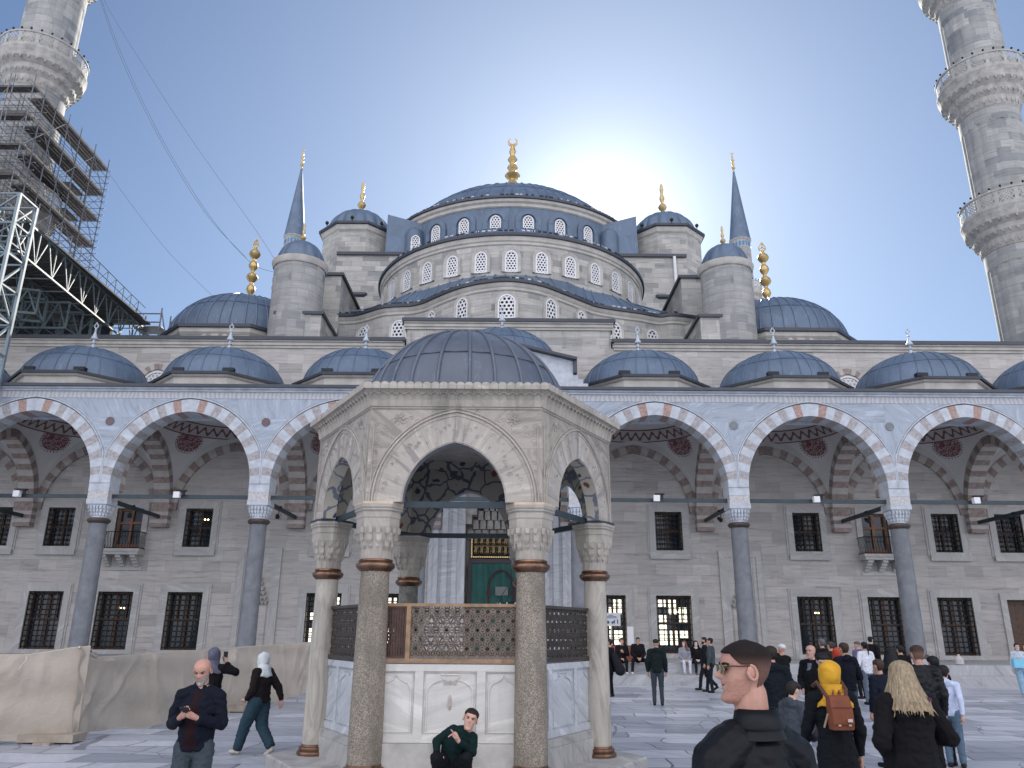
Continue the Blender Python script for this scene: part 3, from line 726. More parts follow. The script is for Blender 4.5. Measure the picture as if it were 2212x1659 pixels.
def loft_cap(mb, cx, cy, z0, z1, r0, hw, n=32, pw=1.6, side=sq):
    R = []
    for j in range(7):
        t = j/6; e = t**pw
        R.append([(cx+((1-e)*r0+e*side(2*PI*k/n, hw))*math.sin(2*PI*k/n), cy-((1-e)*r0+e*side(2*PI*k/n, hw))*math.cos(2*PI*k/n), z0+(z1-z0)*t) for k in range(n)])
    mb.rings(R)
COLS = [k+.5 for k in range(-5, 5)]
def column(x):
    y = YA+.45; q = MB()
    q.lathe([(.37, 1.17), (.375, 1.4), (.36, 3.5), (.345, 6.22), (.35, 6.24)], (x, y, 0), 24)
    c = q.build('column', M['granite'], arcade, smooth=True)
    q = MB(); q.lathe([(.36, 6.22), (.40, 6.24), (.46, 6.31), (.47, 6.35), (.44, 6.40), (.37, 6.44), (.34, 6.45)], (x, y, 0), 24); q.build('collar', M['bronze_d'], c, smooth=True)
    q = MB(); q.lathe([(.34, 6.45), (.34, 6.56)], (x, y, 0), 20)
    loft_cap(q, x, y, 6.52, 7.05, .33, .42, pw=1.0)
    for i, (z, r, nn) in enumerate(((6.50, .36, 20), (6.64, .41, 20), (6.78, .45, 22))): stalactite_ring(q, x, y, z, lambda a, r=r, i=i: min(sq(a, r), r*1.14), nn, .10, .17)
    q.box((x-.45, y-.45, 7.0), (x+.45, y+.45, 7.17)); q.build('capital', M['marble_w'], c)
    q = MB(); q.box((x-.43, y-.44, 7.21), (x+.43, y+.44, 7.55)); q.build('impost', M['breccia2'], c)
    q = MB(); q.box((x-.44, y-.45, 7.55), (x+.44, y+.45, 7.93)); q.box((x-.445, y-.455, 7.17), (x+.445, y+.455, 7.21), 0); q.build('impost_band', M['marble_w'], c)
    q = MB(); q.lathe([(.52, 1.02), (.54, 1.05), (.52, 1.10), (.44, 1.13), (.43, 1.16), (.39, 1.18)], (x, y, 0), 24); q.build('base', M['bronze_d'], c, smooth=True)
    q = MB(); q.lathe([(.60, .80), (.60, .92), (.52, 1.02)], (x, y, 0), 8, PI/8, 2*PI+PI/8) if False else q.box((x-.56, y-.56, .80), (x+.56, y+.56, 1.02)); q.build('plinth', M['frame_marble'], c)
for k in COLS: column(X0+k*S)
# tie rods
q = MB(); q.box((-34, YA+.35, 7.30), (34, YA+.45, 7.46)); q.build('tie_rod', M['rod'], arcade)
for k in COLS:
    q = MB(); q.box((X0+k*S-.05, YA+.9, 7.22), (X0+k*S+.05, YW-.4, 7.40)); q.build('tie_rod', M['rod'], arcade)
# transverse arches, wall arches, vaults
HY = (YW-.0-(YA+.9))/2; CY = (YW+YA+.9)/2
for k in COLS:
    x = X0+k*S; q = MB(); hw = .40
    for s_ in (-1, 1):
        striped_arch(q, HY-.42, RISE-.1, .42, 13, lambda a, z, y_: (x+(y_)*1.0, CY+a, ZS-.2+z) , s_*hw, 0, (0, 1))
    # wall above the transverse arch
    A = arcpts(HY, RISE+.32, 12, CY, ZS-.2)
    q2 = []
    for i in range(len(A)-1):
        (ya, za), (yb, zb) = A[i], A[i+1]
        for s_ in (-1, 1): q.poly([(x+s_*hw*.95, ya, za), (x+s_*hw*.95, yb, zb), (x+s_*hw*.95, yb, 12.1), (x+s_*hw*.95, ya, 12.1)], 2)
    for j in range(6): q.box((x-hw-.03, YW-.42, 6.8+j*.19), (x+hw+.03, YW+.0, 6.8+j*.19+.188), j % 2)
    q.build('transverse_arch', [M['brown_str'], M['buff_str'], M['plaster']], arcade)
def vault_z(lx, ly): return 7.75+1.2*math.sqrt(max(.0, 17.2-lx*lx-ly*ly))
for n in range(-4, 5):
    cx = X0+n*S
    q = MB(); N_ = 20; hx, hy = S/2-.36, HY+.02; ids = []
    for j in range(N_+1):
        ids.append([q.V((cx-hx+2*hx*i/N_, CY-hy+2*hy*j/N_, vault_z(-hx+2*hx*i/N_, -hy+2*hy*j/N_))) for i in range(N_+1)])
    for j in range(N_):
        for i in range(N_): q.F((ids[j][i], ids[j+1][i], ids[j+1][i+1], ids[j][i+1]))
    v = q.build('vault', M['plaster'], arcade, smooth=True)
    for sx in (-1, 1):
        for sy in (-1, 1):
            q = MB(); R = []; lx0, ly0 = sx*2.25, sy*2.0; rm = .62
            nrm = Vector((lx0, ly0, (vault_z(lx0, ly0)-7.75)/1.44)).normalized(); u_ = nrm.cross(Vector((0,0,1))).normalized(); v_ = nrm.cross(u_)
            base = Vector((cx+lx0, CY+ly0, vault_z(lx0, ly0)))
            for rj in range(6):
                r_ = max(.001, rm*rj/5); ring = []
                for a in range(28):
                    p = base+u_*r_*math.cos(2*PI*a/28)+v_*r_*math.sin(2*PI*a/28); lx, ly = p.x-cx, p.y-CY
                    pz = vault_z(lx, ly); rad = Vector((lx, ly, (pz-7.75)/1.44)).normalized()
                    ring.append(Vector((p.x, p.y, pz))-rad*.02)
                R.append(ring)
            uvf = lambda a, k: (.62*a/5*math.cos(2*PI*k/28)*2, .62*a/5*math.sin(2*PI*k/28)*2)
            q.rings(R, cap=False, uvs=uvf)
            for a in range(28): q.ball((R[5][a]+(R[5][a]-base)*.09-Vector((0,0,.01))), .035, 4)
            q.build('medallion', M['red_lace'], v)
    q = MB(); R = []
    for r_ in (2.25, 2.85):
        R.append([Vector((cx+r_*math.cos(2*PI*a/48), CY+min(1, (HY-.05)/r_)*r_*math.sin(2*PI*a/48), vault_z(r_, 0)-.03)) for a in range(48)])
    q.rings(R, cap=False, uvs=lambda a, k: (k/48*36, a*.6)); q.build('painted_band', M['red_band'], v)
    # striped wall arch on the mosque wall
    q = MB(); striped_arch(q, HALF-.25, RISE-.1, .42, 13, lambda x, z, y_: (cx+x, y_, ZS-.2+z), YW-.16, YW, (0, 1)); q.build('wall_arch', [M['brown_str'], M['buff_str']], arcade)
    A = arcpts(HALF+.17, RISE+.32, 12, cx, ZS-.2); q = MB()
    for i in range(len(A)-1):
        (xa, za), (xb, zb) = A[i], A[i+1]; q.poly([(xa, YW-.12, za), (xb, YW-.12, zb), (xb, YW-.12, 12.1), (xa, YW-.12, 12.1)])
    q.build('lunette_plaster', M['plaster'], arcade)
# domes over the bays
def dome(mb, c, R, H, nribs, rib=.05, seg=48, rows=12, seams=(.55,), z0=0, exp=1.0, a0=0, a1=2*PI, ribm=None, top=0.0):
    prof = [(max(R*math.cos(t), .01), H*math.sin(t)) for t in [PI/2*i/rows for i in range(rows+1)]]
    mb.lathe(prof, c, seg, a0, a1)
    full = abs(a1-a0-2*PI) < 1e-6
    rj = random.Random(int(c[0]*7+nribs))
    for k in range(nribs if full else nribs+1):
        a = a0+(a1-a0)*(k+rj.uniform(-.13, .13))/nribs
        pts = [(c[0]+(r+.01)*math.sin(a), c[1]-(r+.01)*math.cos(a), c[2]+z+.01) for r, z in prof[:-1]]
        mb.tube(pts, [rib*max(.45, 1-i/len(pts)*.4) for i in range(len(pts))], 5, ribm)
    for s_ in seams:
        t = s_; r, z = R*math.cos(t)+.012, H*math.sin(t)
        n = seg; pts = [(c[0]+r*math.sin(a0+(a1-a0)*k/n), c[1]-r*math.cos(a0+(a1-a0)*k/n), c[2]+z+.012) for k in range(n+1)]
        mb.tube(pts, rib*.5, 4, ribm)
def small_finial(parent, x, y, z, s=1.0, mat=None):
    q = MB(); pr = [(.20, -.1), (.17, .0), (.09, .22), (.05, .36), (.10, .40), (.10, .44), (.05, .47), (.055, .56), (.15, .60), (.16, .66), (.10, .76), (.055, .92), (.04, 1.02), (.07, 1.05), (.04, 1.09), (.035, 1.14)]
    q.lathe([(r*s, h*s) for r, h in pr], (x, y, z), 10)
    q.tube([(x, y, z+1.12*s), (x-.10*s, y, z+1.28*s), (x-.05*s, y, z+1.36*s), (x, y, z+1.46*s), (x+.05*s, y, z+1.36*s), (x+.10*s, y, z+1.28*s), (x, y, z+1.12*s)], .03*s, 5)
    return q.build('finial', mat or M['grey_paint'], parent, smooth=True)
for n in range(-4, 5):
    cx = X0+n*S; cy = CY-.1; zb = 12.33 if n else 13.3
    q = MB()
    Ro, apt = 3.15, 3.15*math.cos(PI/8)
    q.lathe([(Ro, zb), (Ro, zb+.55), (Ro+.10, zb+.60), (Ro+.16, zb+.68)], (cx, cy, 0), 8, PI/8, 2*PI+PI/8)
    if n == 0: q.box((cx-3.0, YA+.9, 12.33), (cx+3.0, YW-.02, 13.31))
    dr = q.build('dome_drum', M['trim'], arcade)
    q = MB(); q.lathe([(Ro+.24, zb+.68), (Ro+.27, zb+.80), (Ro-.6, zb+.86)], (cx, cy, 0), 8, PI/8, 2*PI+PI/8); q.build('eave', M['lead_d'], dr)
    q = MB(); dome(q, (cx, cy, zb+.72), 2.92, 2.15 if n else 2.3, 28, .024); dm = q.build('dome', M['lead'], arcade, smooth=True)
    small_finial(dm, cx, cy, zb+.72+(2.12 if n else 2.28), 1.05)
# raised gable over the middle bay
q = MB(); cx = X0
q.rings([[(cx-3.25, yy, 12.2), (cx+3.25, yy, 12.2), (cx+3.25, yy, 13.55), (cx, yy, 14.35), (cx-3.25, yy, 13.55)] for yy in (YA-.04, YA+.88)])
for i in range(3):
    for s_ in (-1, 1):
        a, b = sorted((cx+s_*(3.25+i*.22), cx+s_*(3.25+(i+1)*.22))); q.box((a, YA-.02, 12.2), (b, YA+.8, 12.9-.2*i))
gb = q.build('gable', M['marble_w'], arcade)
q = MB()
for s_ in (-1, 1): q.bar((cx, YA+.3, 14.42), (cx+s_*3.42, YA+.3, 13.58), 1.3, .12); q.box((cx+s_*3.34-.08, YA-.2, 12.95), (cx+s_*3.34+.08, YA+.9, 13.56))
q.build('lead_coping', M['lead_d'], gb)
# ================================================================ upper mosque
XM = -.1
def cyl_windows(parent, xc, yc, R, z0, angs, half, hrect, rise, pitch, name='window', recess=0.0, surround=None, fr=.09):
    for a in angs:
        q = MB(); t = math.radians(a)
        ux, uy = math.cos(t), math.sin(t); ox, oy = math.sin(t), -math.cos(t)
        bx, by = xc+(R+.05)*ox, yc+(R+.05)*oy
        T = lambda x, z, d: (bx+ux*x-ox*d, by+uy*x-oy*d, z0+z)
        honeycomb(q, 0, 0, 0, half, hrect, rise, pitch, xf=T, depth=.04, fr=fr)
        w_ = q.build(name, HM, parent)
        if surround:
            q = MB(); o = surround
            A = [(half, 0)]+arcpts(half, rise, 7, 0, hrect)+[(-half, 0)]; B = [(half+o, 0)]+arcpts(half+o, rise+o, 7, 0, hrect)+[(-half-o, 0)]
            for i in range(len(A)-1):
                q.poly([T(*B[i], -.10), T(*B[i+1], -.10), T(*A[i+1], -.02), T(*A[i], -.02)]); q.poly([T(*B[i+1], -.10), T(*B[i], -.10), T(*B[i], .1), T(*B[i+1], .1)])
            q.build('surround', M['trim'], w_)
def drum(name, xc, yc, R, z0, z1, mat, seg=96, a0=0, a1=2*PI, parent=None, cornice=True, lead=True):
    q = MB(); q.lathe([(R, z0), (R, z1)], (xc, yc, 0), seg, a0, a1); d = q.build(name, mat, parent or mosque, smooth=True)
    if cornice:
        q = MB(); q.lathe([(R+.02, z1-.55), (R+.08, z1-.5), (R+.08, z1-.35), (R+.16, z1-.28), (R+.20, z1-.05), (R+.2, z1)], (xc, yc, 0), seg, a0, a1); q.build('cornice', M['trim'], d, smooth=True)
    if lead:
        q = MB(); q.lathe([(R+.20, z1+.003), (R+.32, z1+.02), (R+.34, z1+.2), (R-.1, z1+.3)], (xc, yc, 0), seg, a0, a1); q.build('lead_edge', M['lead_d'], d, smooth=True)
    return d
# --- lowest tier : undulating exedra wall, footprint read off its horizontal coping
ZT = 21.5
top_pts = [(600,700),(705,688),(731,686.4),(769,685),(800,677),(828,668.6),(860,665.5),(891,664),(921,657),(950,644),(985,630),(1020,620),(1060,613.5),(1097,611),(1135,614.5),(1172,622.5),(1216,639),(1264,658),(1288,666),(1335,674),(1380,680),(1424,687.5),(1469,686),(1600,708)]
F0 = [G(u, v, ZT) for u, v in top_pts]
def smooth_path(pts, k=4):
    out = []
    for i in range(len(pts)-1):
        p0, p1, p2, p3 = pts[max(i-1, 0)], pts[i], pts[i+1], pts[min(i+2, len(pts)-1)]
        for j in range(k):
            t = j/k; out.append(.5*((2*p1)+(p2-p0)*t+(2*p0-5*p1+4*p2-p3)*t*t+(3*p1-p0-3*p2+p3)*t*t*t))
    out.append(pts[-1]); return out
FP = smooth_path([Vector((p.x, p.y, 0)) for p in F0], 4)
def wall_path(mb, path, z0, z1, out=0.0, m=None):
    L_ = 0; nrm = []
    for i, p in enumerate(path):
        t = (path[min(i+1, len(path)-1)]-path[max(i-1, 0)]); nrm.append(Vector((t.y, -t.x, 0)).normalized())
    for i in range(len(path)-1):
        a, b = path[i]+nrm[i]*out, path[i+1]+nrm[i+1]*out; d = (b-a).length
        mb.poly([(a.x,a.y,z0), (b.x,b.y,z0), (b.x,b.y,z1), (a.x,a.y,z1)], m, [(L_,z0),(L_+d,z0),(L_+d,z1),(L_,z1)]); L_ += d
    return nrm
q = MB(); nrm = wall_path(q, FP, 12, ZT); ex = q.build('exedra_wall', M['stone'], mosque, smooth=True)
def strip(mb, path, nrm, prof):
    R = [[p+n_*o+Vector((0,0,z)) for p, n_ in zip(path, nrm)] for o, z in prof]
    mb.rings(R, cap=False, closed=False)
q = MB(); strip(q, FP, nrm, [(.02, ZT-.5), (.08, ZT-.45), (.08, ZT-.3), (.18, ZT-.2), (.2, ZT-.04)]); q.build('cornice', M['trim'], ex, smooth=True)
q = MB(); strip(q, FP, nrm, [(.18, ZT-.04), (.32, ZT-.02), (.34, ZT+.16), (-.1, ZT+.22)]); q.build('lead_edge', M['lead_d'], ex, smooth=True)
# roof of the exedrae: loft from coping to the semi-dome drum
SC, SR = 54.0, 9.6
q = MB(); R = []
for j in range(13):
    t = j/12; ring = []
    for p in FP:
        a = math.atan2(p.x-XM, SC-p.y); e = Vector((XM+(SR-.2)*math.sin(a), SC-(SR-.2)*math.cos(a), 0))
        c_ = p.lerp(e, t); bul = math.sin(PI*t)*.12 if abs(p.x-XM) < 4 else .0
        rib = .05 if (int((p.x*3)) % 3 == 0) else 0
        ring.append((c_.x, c_.y, ZT+.18+(23.35-ZT-.18)*t+bul))
    R.append(ring)
q.rings(R, cap=False, closed=False)
for i in range(0, len(FP), 3): q.tube([Vector(R[j][i])+Vector((0,0,.03)) for j in range(13)], .045, 4)
q.build('exedra_roof', M['lead'], ex, smooth=True)
# windows in the exedra wall
def wall_window(cu, v_top, v_bot, hpx, name='window'):
    # find path point seen at this column
    best = None
    for i in range(len(FP)-1):
        for k in range(5):
            p = FP[i].lerp(FP[i+1], k/5)
            d = ray(cu, v_top); x = d.x/d.y*p.y
            e = abs(x-p.x)
            if p.x > -13 and (best is None or e < best[0]): best = (e, p, nrm[i])
    _, p, n_ = best
    zt = P(cu, v_top, p.y).z; zb = P(cu, v_bot, p.y).z; half = hpx
    ux = Vector((-n_.y, n_.x, 0)); b = p+n_*.05
    T = lambda x, z, d: (b.x+ux.x*x-n_.x*d, b.y+ux.y*x-n_.y*d, zb+z)
    q = MB(); rise = half*1.05; honeycomb(q, 0, 0, 0, half, (zt-zb)-rise, rise, .26, xf=T, depth=.04)
    w_ = q.build(name, HM, ex)
    q = MB()
    A = [(half, 0)]+arcpts(half, rise, 7, 0, zt-zb-rise)+[(-half, 0)]; o = .16; B = [(half+o, 0)]+arcpts(half+o, rise+o, 7, 0, zt-zb-rise)+[(-half-o, 0)]
    for i in range(len(A)-1):
        q.poly([T(*B[i], -.07), T(*B[i+1], -.07), T(*A[i+1], -.02), T(*A[i], -.02)]); q.poly([T(*B[i+1], -.07), T(*B[i], -.07), T(*B[i], .1), T(*B[i+1], .1)])
    q.build('surround', M['trim'], w_)
for a in ((1094,636,688,.52),(1000,644,694,.43),(1190,646,696,.43),(935,672,705,.33),(1254,672,705,.33),(863,692,734,.48),(1327,697,740,.48),(786,706,740,.42),(1407,712,745,.42)): wall_window(*a)
# --- big front semi-dome on its windowed drum
sd = drum('semi_dome_drum', XM, SC, SR, 15, 25.9, M['stone'], 96, -PI*.56, PI*.56)
angs = [11.5*k for k in range(-6, 7)]
cyl_windows(sd, XM, SC, SR, 23.45, angs, .40, 1.05, .44, .20, surround=.20)
q = MB(); pr = [((SR+.1)*(1-i/14), 26.1+3.95*(1-(1-i/14)**2)) for i in range(14)]+[(.05, 30.05)]
q.lathe(pr, (XM, SC, 0), 96, -PI*.56, PI*.56)
for k in range(46):
    a = -PI*.55+PI*1.1*k/45; q.tube([(XM+r*math.sin(a), SC-r*math.cos(a), z+.02) for r, z in pr[:-2]], .045, 4)
q.build('semi_dome', M['lead'], mosque, smooth=True)
# --- main drum and dome
MC, MR = 66.0, 11.5
md = drum('main_drum', XM, MC, MR, 25, 34.66, M['lead'], 112, lead=False, cornice=False)
q = MB(); q.lathe([(MR+.02, 34.0), (MR+.12, 34.08), (MR+.14, 34.3), (MR+.3, 34.42), (MR+.34, 34.62)], (XM, MC, 0), 112); q.build('cornice', M['trim'], md, smooth=True)
q = MB(); q.lathe([(MR+.34, 34.62), (MR+.46, 34.66), (MR+.46, 34.84), (MR-.6, 34.98)], (XM, MC, 0), 112); q.build('lead_edge', M['lead_d'], md, smooth=True)
cyl_windows(md, XM, MC, MR, 30.9, [12.86*(k+.5) for k in range(-5, 5)], .43, 1.9, .50, .22, surround=None)
for k in range(-5, 5):
    a = math.radians(12.86*(k+.5)); q = MB()
    ux, uy = math.cos(a), math.sin(a); ox, oy = math.sin(a), -math.cos(a); bx, by = XM+(MR+.03)*ox, MC+(MR+.03)*oy
    T = lambda x, z, d: (bx+ux*x-ox*d, by+uy*x-oy*d, z)
    A = arcpts(.62, .66, 7, 0, 32.75); B = arcpts(1.0, 1.02, 7, 0, 32.75)
    for i in range(len(A)-1):
        q.poly([T(*B[i], -.06), T(*B[i+1], -.06), T(*A[i+1], -.10), T(*A[i], -.10)])
        q.poly([T(*A[i], -.10), T(*A[i+1], -.10), T(*A[i+1], .05), T(*A[i], .05)])
        q.poly([T(*B[i+1], -.06), T(*B[i], -.06), T(*B[i], .05), T(*B[i+1], .05)])
    for xx in (.62, -.62-.38): q.rings([[T(xx, 29.5, -.07), T(xx+.38, 29.5, -.07), T(xx+.38, 29.5, .05), T(xx, 29.5, .05)], [T(xx, 32.75, -.07), T(xx+.38, 32.75, -.07), T(xx+.38, 32.75, .05), T(xx, 32.75, .05)]])
    q.build('window_hood', M['lead'], md)
q = MB(); zc, Rs = 28.1, 13.0; tb = math.asin((34.9-zc)/Rs)
pr = [(Rs*math.cos(t), zc+Rs*math.sin(t)) for t in [tb+(PI/2-.003-tb)*i/16 for i in range(17)]]
q.lathe(pr, (XM, MC, 0), 112)
for k in range(64):
    a = 2*PI*(k+.25*math.sin(k*7.3))/64; q.tube([(XM+r*math.sin(a), MC-r*math.cos(a), z+.02) for r, z in pr[:-1]], .06, 4)
for i in (4, 9): q.tube([(XM+pr[i][0]*math.sin(2*PI*k/96), MC-pr[i][0]*math.cos(2*PI*k/96), pr[i][1]+.02) for k in range(97)], .04, 4)
mdome = q.build('main_dome', M['lead'], mosque, smooth=True)
def gold_finial(parent, x, y, z0, z1, bulbs, base=.5, crescent=True, alem=False, wid=.3):
    H = z1-z0; q = MB(); pr = [(base, 0), (base*.8, .03*H), (base*.35, .08*H), (wid*.32, .13*H)]
    a = .16; 
    for i, b in enumerate(bulbs):
        t = .13+.72*(i+.5)/len(bulbs); r = wid*b; dh = .36*.72/len(bulbs)
        pr += [(wid*.3, (t-dh*1.2)*H), (r*.8, (t-dh*.6)*H), (r, t*H), (r*.8, (t+dh*.6)*H), (wid*.28, (t+dh*1.2)*H)]
    pr += [(wid*.2, .88*H)]
    q.lathe(pr, (x, y, z0), 14)
    if crescent:
        r = H*.055; c_ = z0+H*.945
        pts = [(x+r*math.sin(t), y, c_-r*math.cos(t)) for t in [-2.6+5.2*k/16 for k in range(17)]]
        q.tube(pts, [r*.08+r*.28*math.cos((-2.6+5.2*k/16)/2)**2 for k in range(17)], 6)
    if alem:
        r = H*.05; c_ = z0+H*.90
        for s_ in (-1, 1): q.tube([(x, y, c_-r*1.1), (x+s_*r, y, c_), (x+s_*r*.8, y, c_+r*.7), (x, y, c_+r*2)], H*.009, 5)
        q.tube([(x, y, c_-r), (x, y, c_+r*1.6)], H*.006, 4)
        for s_ in (-1, 1): q.tube([(x+s_*r*.8, y, c_), (x, y, c_+r*.6)], H*.006, 4)
    return q.build('finial', M['gold'], parent, smooth=True)
gold_finial(mdome, XM, MC, 41.0, 48.5, [1.0, .72, .98, .68, .62, .45], .6, wid=.78)
# --- lead-clad flying buttresses beside the main drum
for s_ in (-1, 1):
    q = MB(); xi, xo = XM+s_*7.2, XM+s_*10.3; y0, y1 = 57.0, 59.6
    a, b = (xi, xo) if s_ > 0 else (xo, xi)
    zi = lambda x: 34.0 if x == xi else 34.9
    q.rings([[(a, y0, 30.9), (b, y0, 30.9), (b, y0+.3, zi(b)), (a, y0+.3, zi(a))], [(a, y1+3, 30.9), (b, y1+3, 30.9), (b, y1+3, zi(b)-.2), (a, y1+3, zi(a)+.2)]])
    bt = q.build('lead_buttress', M['lead'], mosque)
    q = MB(); q.lathe([(.8, 0), (.8, 2.0), (.66, 2.4), (.38, 2.65), (.05, 2.75)], (XM+s_*8.0, 57.35, 30.9), 16); q.build('niche_hood', M['lead'], bt, smooth=True)
    q = MB()
    xx = XM+s_*7.8; T = lambda x, z, d: (xx+x, 56.52+d, 30.95+z)
    honeycomb(q, 0, 0, 0, .36, 1.2, .42, .2, xf=T, depth=.04) if s_ < 0 else q.cbox((xx, 56.9, 31.6), (.5, .1, 1.0), 1)
    q.build('window', HM, bt)
    # wall under it
    q = MB(); a, b = sorted((XM+s_*8.0, XM+s_*14)); q.box((a, 56.3, 18), (b, 62, 30.6)); wv = q.build('terrace_wall', M['stone'], mosque)
    q = MB(); q.box((a, 56.1, 30.6), (b, 62, 30.85)); q.build('lead_edge', M['lead_d'], wv)
    if s_ > 0: 
        q = MB(); q.tube([(XM+13.0, 56.1, 24), (XM+13.0, 56.1, 30.6)], .12, 8); q.build('drainpipe', M['whitep'], wv)
# --- weight towers
def octa(mb, x, y, prof, rot=PI/8, seg=8): mb.lathe(prof, (x, y, 0), seg, rot, 2*PI+rot)
for s_ in (-1, 1):
    x, y, R = XM+s_*13.1, 59.9, 3.02
    q = MB(); octa(q, x, y, [(R, 20), (R, 33.75)]); t_ = q.build('weight_tower', M['stone'], mosque)
    q = MB(); octa(q, x, y, [(R+.02, 33.3), (R+.12, 33.4), (R+.22, 33.75)]); q.build('cornice', M['trim'], t_)
    q = MB(); octa(q, x, y, [(R+.22, 33.75), (R+.4, 33.8), (R+.4, 34.0), (R-.6, 34.15)]); q.build('lead_edge', M['lead_d'], t_)
    q = MB(); star = lambda a, z: 1+.07*abs(math.sin(a*8))
    q.lathe([(2.62*math.cos(t), 33.95+2.5*math.sin(t)) for t in [PI/2*.995*i/12 for i in range(13)]], (x, y, 0), 128, star=star)
    dm = q.build('tower_dome', M['lead'], t_, smooth=True)
    gold_finial(dm, x, y, 36.35, 40.0, [1.0, .6, .45], .42, crescent=False, wid=.38).parent = t_
    for k in range(-2, 3):
        q = MB(); a = PI/4*k; q.ball((x+(R+.2)*math.sin(a), y-(R+.2)*math.cos(a), 34.25), .16, 6); q.tube([(x+(R+.2)*math.sin(a), y-(R+.2)*math.cos(a), 34), (x+(R+.2)*math.sin(a), y-(R+.2)*math.cos(a), 34.3)], .05, 4); q.build('floodlight', M['iron'], t_)
    q = MB(); a = PI/4*(-s_); ux, uy = math.cos(a), math.sin(a); ox, oy = math.sin(a), -math.cos(a); ap = R*math.cos(PI/8)
    bx, by = x+ox*(ap+.02)+ux*s_*(-.2), y+oy*(ap+.02)+uy*s_*(-.2)
    pts = [(.32, 0)]+arcpts(.32, .32, 6, 0, 1.1)+[(-.32, 0)]
    q.poly([(bx+ux*px, by+uy*px, 27.6+pz) for px, pz in pts]); q.build('opening', M['black'], t_)
    # stepped lower body
    q = MB(); R2 = 3.75; octa(q, x, y, [(R2, 14), (R2, 27.1)]); lo = q.build('tower_base', M['stone'], t_)
    q = MB(); octa(q, x, y, [(R2+.02, 26.8), (R2+.25, 27.1), (R2+.34, 27.12), (R2+.34, 27.32), (R2-.8, 27.5)]); q.build('lead_edge', M['lead_d'], lo)
    # buttress block between turret and exedra
    q = MB(); a, b = sorted((XM+s_*11.25, XM+s_*14.2)); q.box((a, 47, 12), (b, 57.6, 24.35)); bb = q.build('buttress', M['stone'], mosque)
    q = MB(); q.box((a-.16, 46.84, 24.35), (b+.16, 57.6, 24.55)); q.build('lead_edge', M['lead_d'], bb)
    q = MB(); a, b = sorted((XM+s_*11.3, XM+s_*14.0)); q.rings([[(a, 43.0, 12), (b, 43.0, 12), (b, 43.0, 19.9), (a, 43.0, 19.9)], [(a, 47, 12), (b, 47, 12), (b, 47, 19.9), (a, 47, 19.9)]]); bb = q.build('buttress', M['stone'], mosque)
    q = MB(); q.box((a-.14, 42.86, 19.9), (b+.14, 46.99, 20.08)); q.build('lead_edge', M['lead_d'], bb)
    # round stair turret
    x, y, R = XM+s_*13.2+(.2 if s_ > 0 else 0), 44.2, 1.55
    q = MB(); q.lathe([(R, 12), (R, 23.4)], (x, y, 0), 40); rt = q.build('round_turret', M['stone_min'], mosque, smooth=True)
    q = MB(); q.lathe([(R+.02, 23.28), (R+.06, 23.33), (R+.08, 23.4), (R+.13, 23.55), (R+.14, 23.7), (R-.3, 23.75)], (x, y, 0), 48, star=lambda a, z: 1+(.02*abs(math.sin(a*6)) if z > 22.9 else 0)); q.build('cornice', M['trim'], rt, smooth=True)
    q = MB(); star = lambda a, z: 1+.05*abs(math.sin(a*6))
    q.lathe([(1.62, 23.72)]+[(1.4*math.cos(t), 23.8+1.5*math.sin(t)) for t in [PI/2*.99*i/10 for i in range(11)]], (x, y, 0), 96, star=star); q.build('turret_dome', M['lead'], rt, smooth=True)
    gold_finial(rt, x, y, 25.2, 26.9, [1.0, .6, .45], .3, crescent=False, wid=.18)
# --- corner domes
for s_ in (-1, 1):
    x, y, R = XM+(-17.9 if s_ < 0 else 17.55), 49.0, 5.15
    q = MB(); octa(q, x, y, [(R+.3, 12), (R+.3, 19.35)]); dr = q.build('corner_drum', M['stone'], mosque)
    q = MB(); octa(q, x, y, [(R+.32, 18.95), (R+.45, 19.1), (R+.45, 19.35)]); q.build('cornice', M['trim'], dr)
    q = MB(); octa(q, x, y, [(R+.45, 19.35), (R+.6, 19.38), (R+.6, 19.58), (R-.5, 19.75)]); q.build('lead_edge', M['lead_d'], dr)
    q = MB(); dome(q, (x, y, 19.6), 4.85, 3.75, 40, .05, 72, 14); dm = q.build('corner_dome', M['lead'], mosque, smooth=True)
    gold_finial(dm, x, y, 23.15, 28.1, [.75, .95, .8, .95], 1.2, crescent=False, alem=True, wid=.42)
    for k in (-1, 0, 1):
        a = PI/4*k; ox, oy = math.sin(a), -math.cos(a); ux, uy = math.cos(a), math.sin(a); ap = (R+.3)*math.cos(PI/8)+.02
        q = MB(); T = lambda xx, z, yy: (x+ox*(ap-yy)+ux*xx, y+oy*(ap-yy)+uy*xx, 18.05+z)
        striped_arch(q, .75, .8, .38, 6, T, -.04, .05, (0, 1)); q.build('arch_stripes', [M['brown_str'], M['trim']], dr)
# body of the hall behind, blocks the sun
q = MB(); q.box((-29, YW+1.6, 0), (29, 98, 15.5)); q.box((-11.5, 58, 15.5), (11.5, 76, 27)); q.box((-21, 52, 15.5), (21, 84, 20)); q.build('hall_body', M['lead'], mosque)
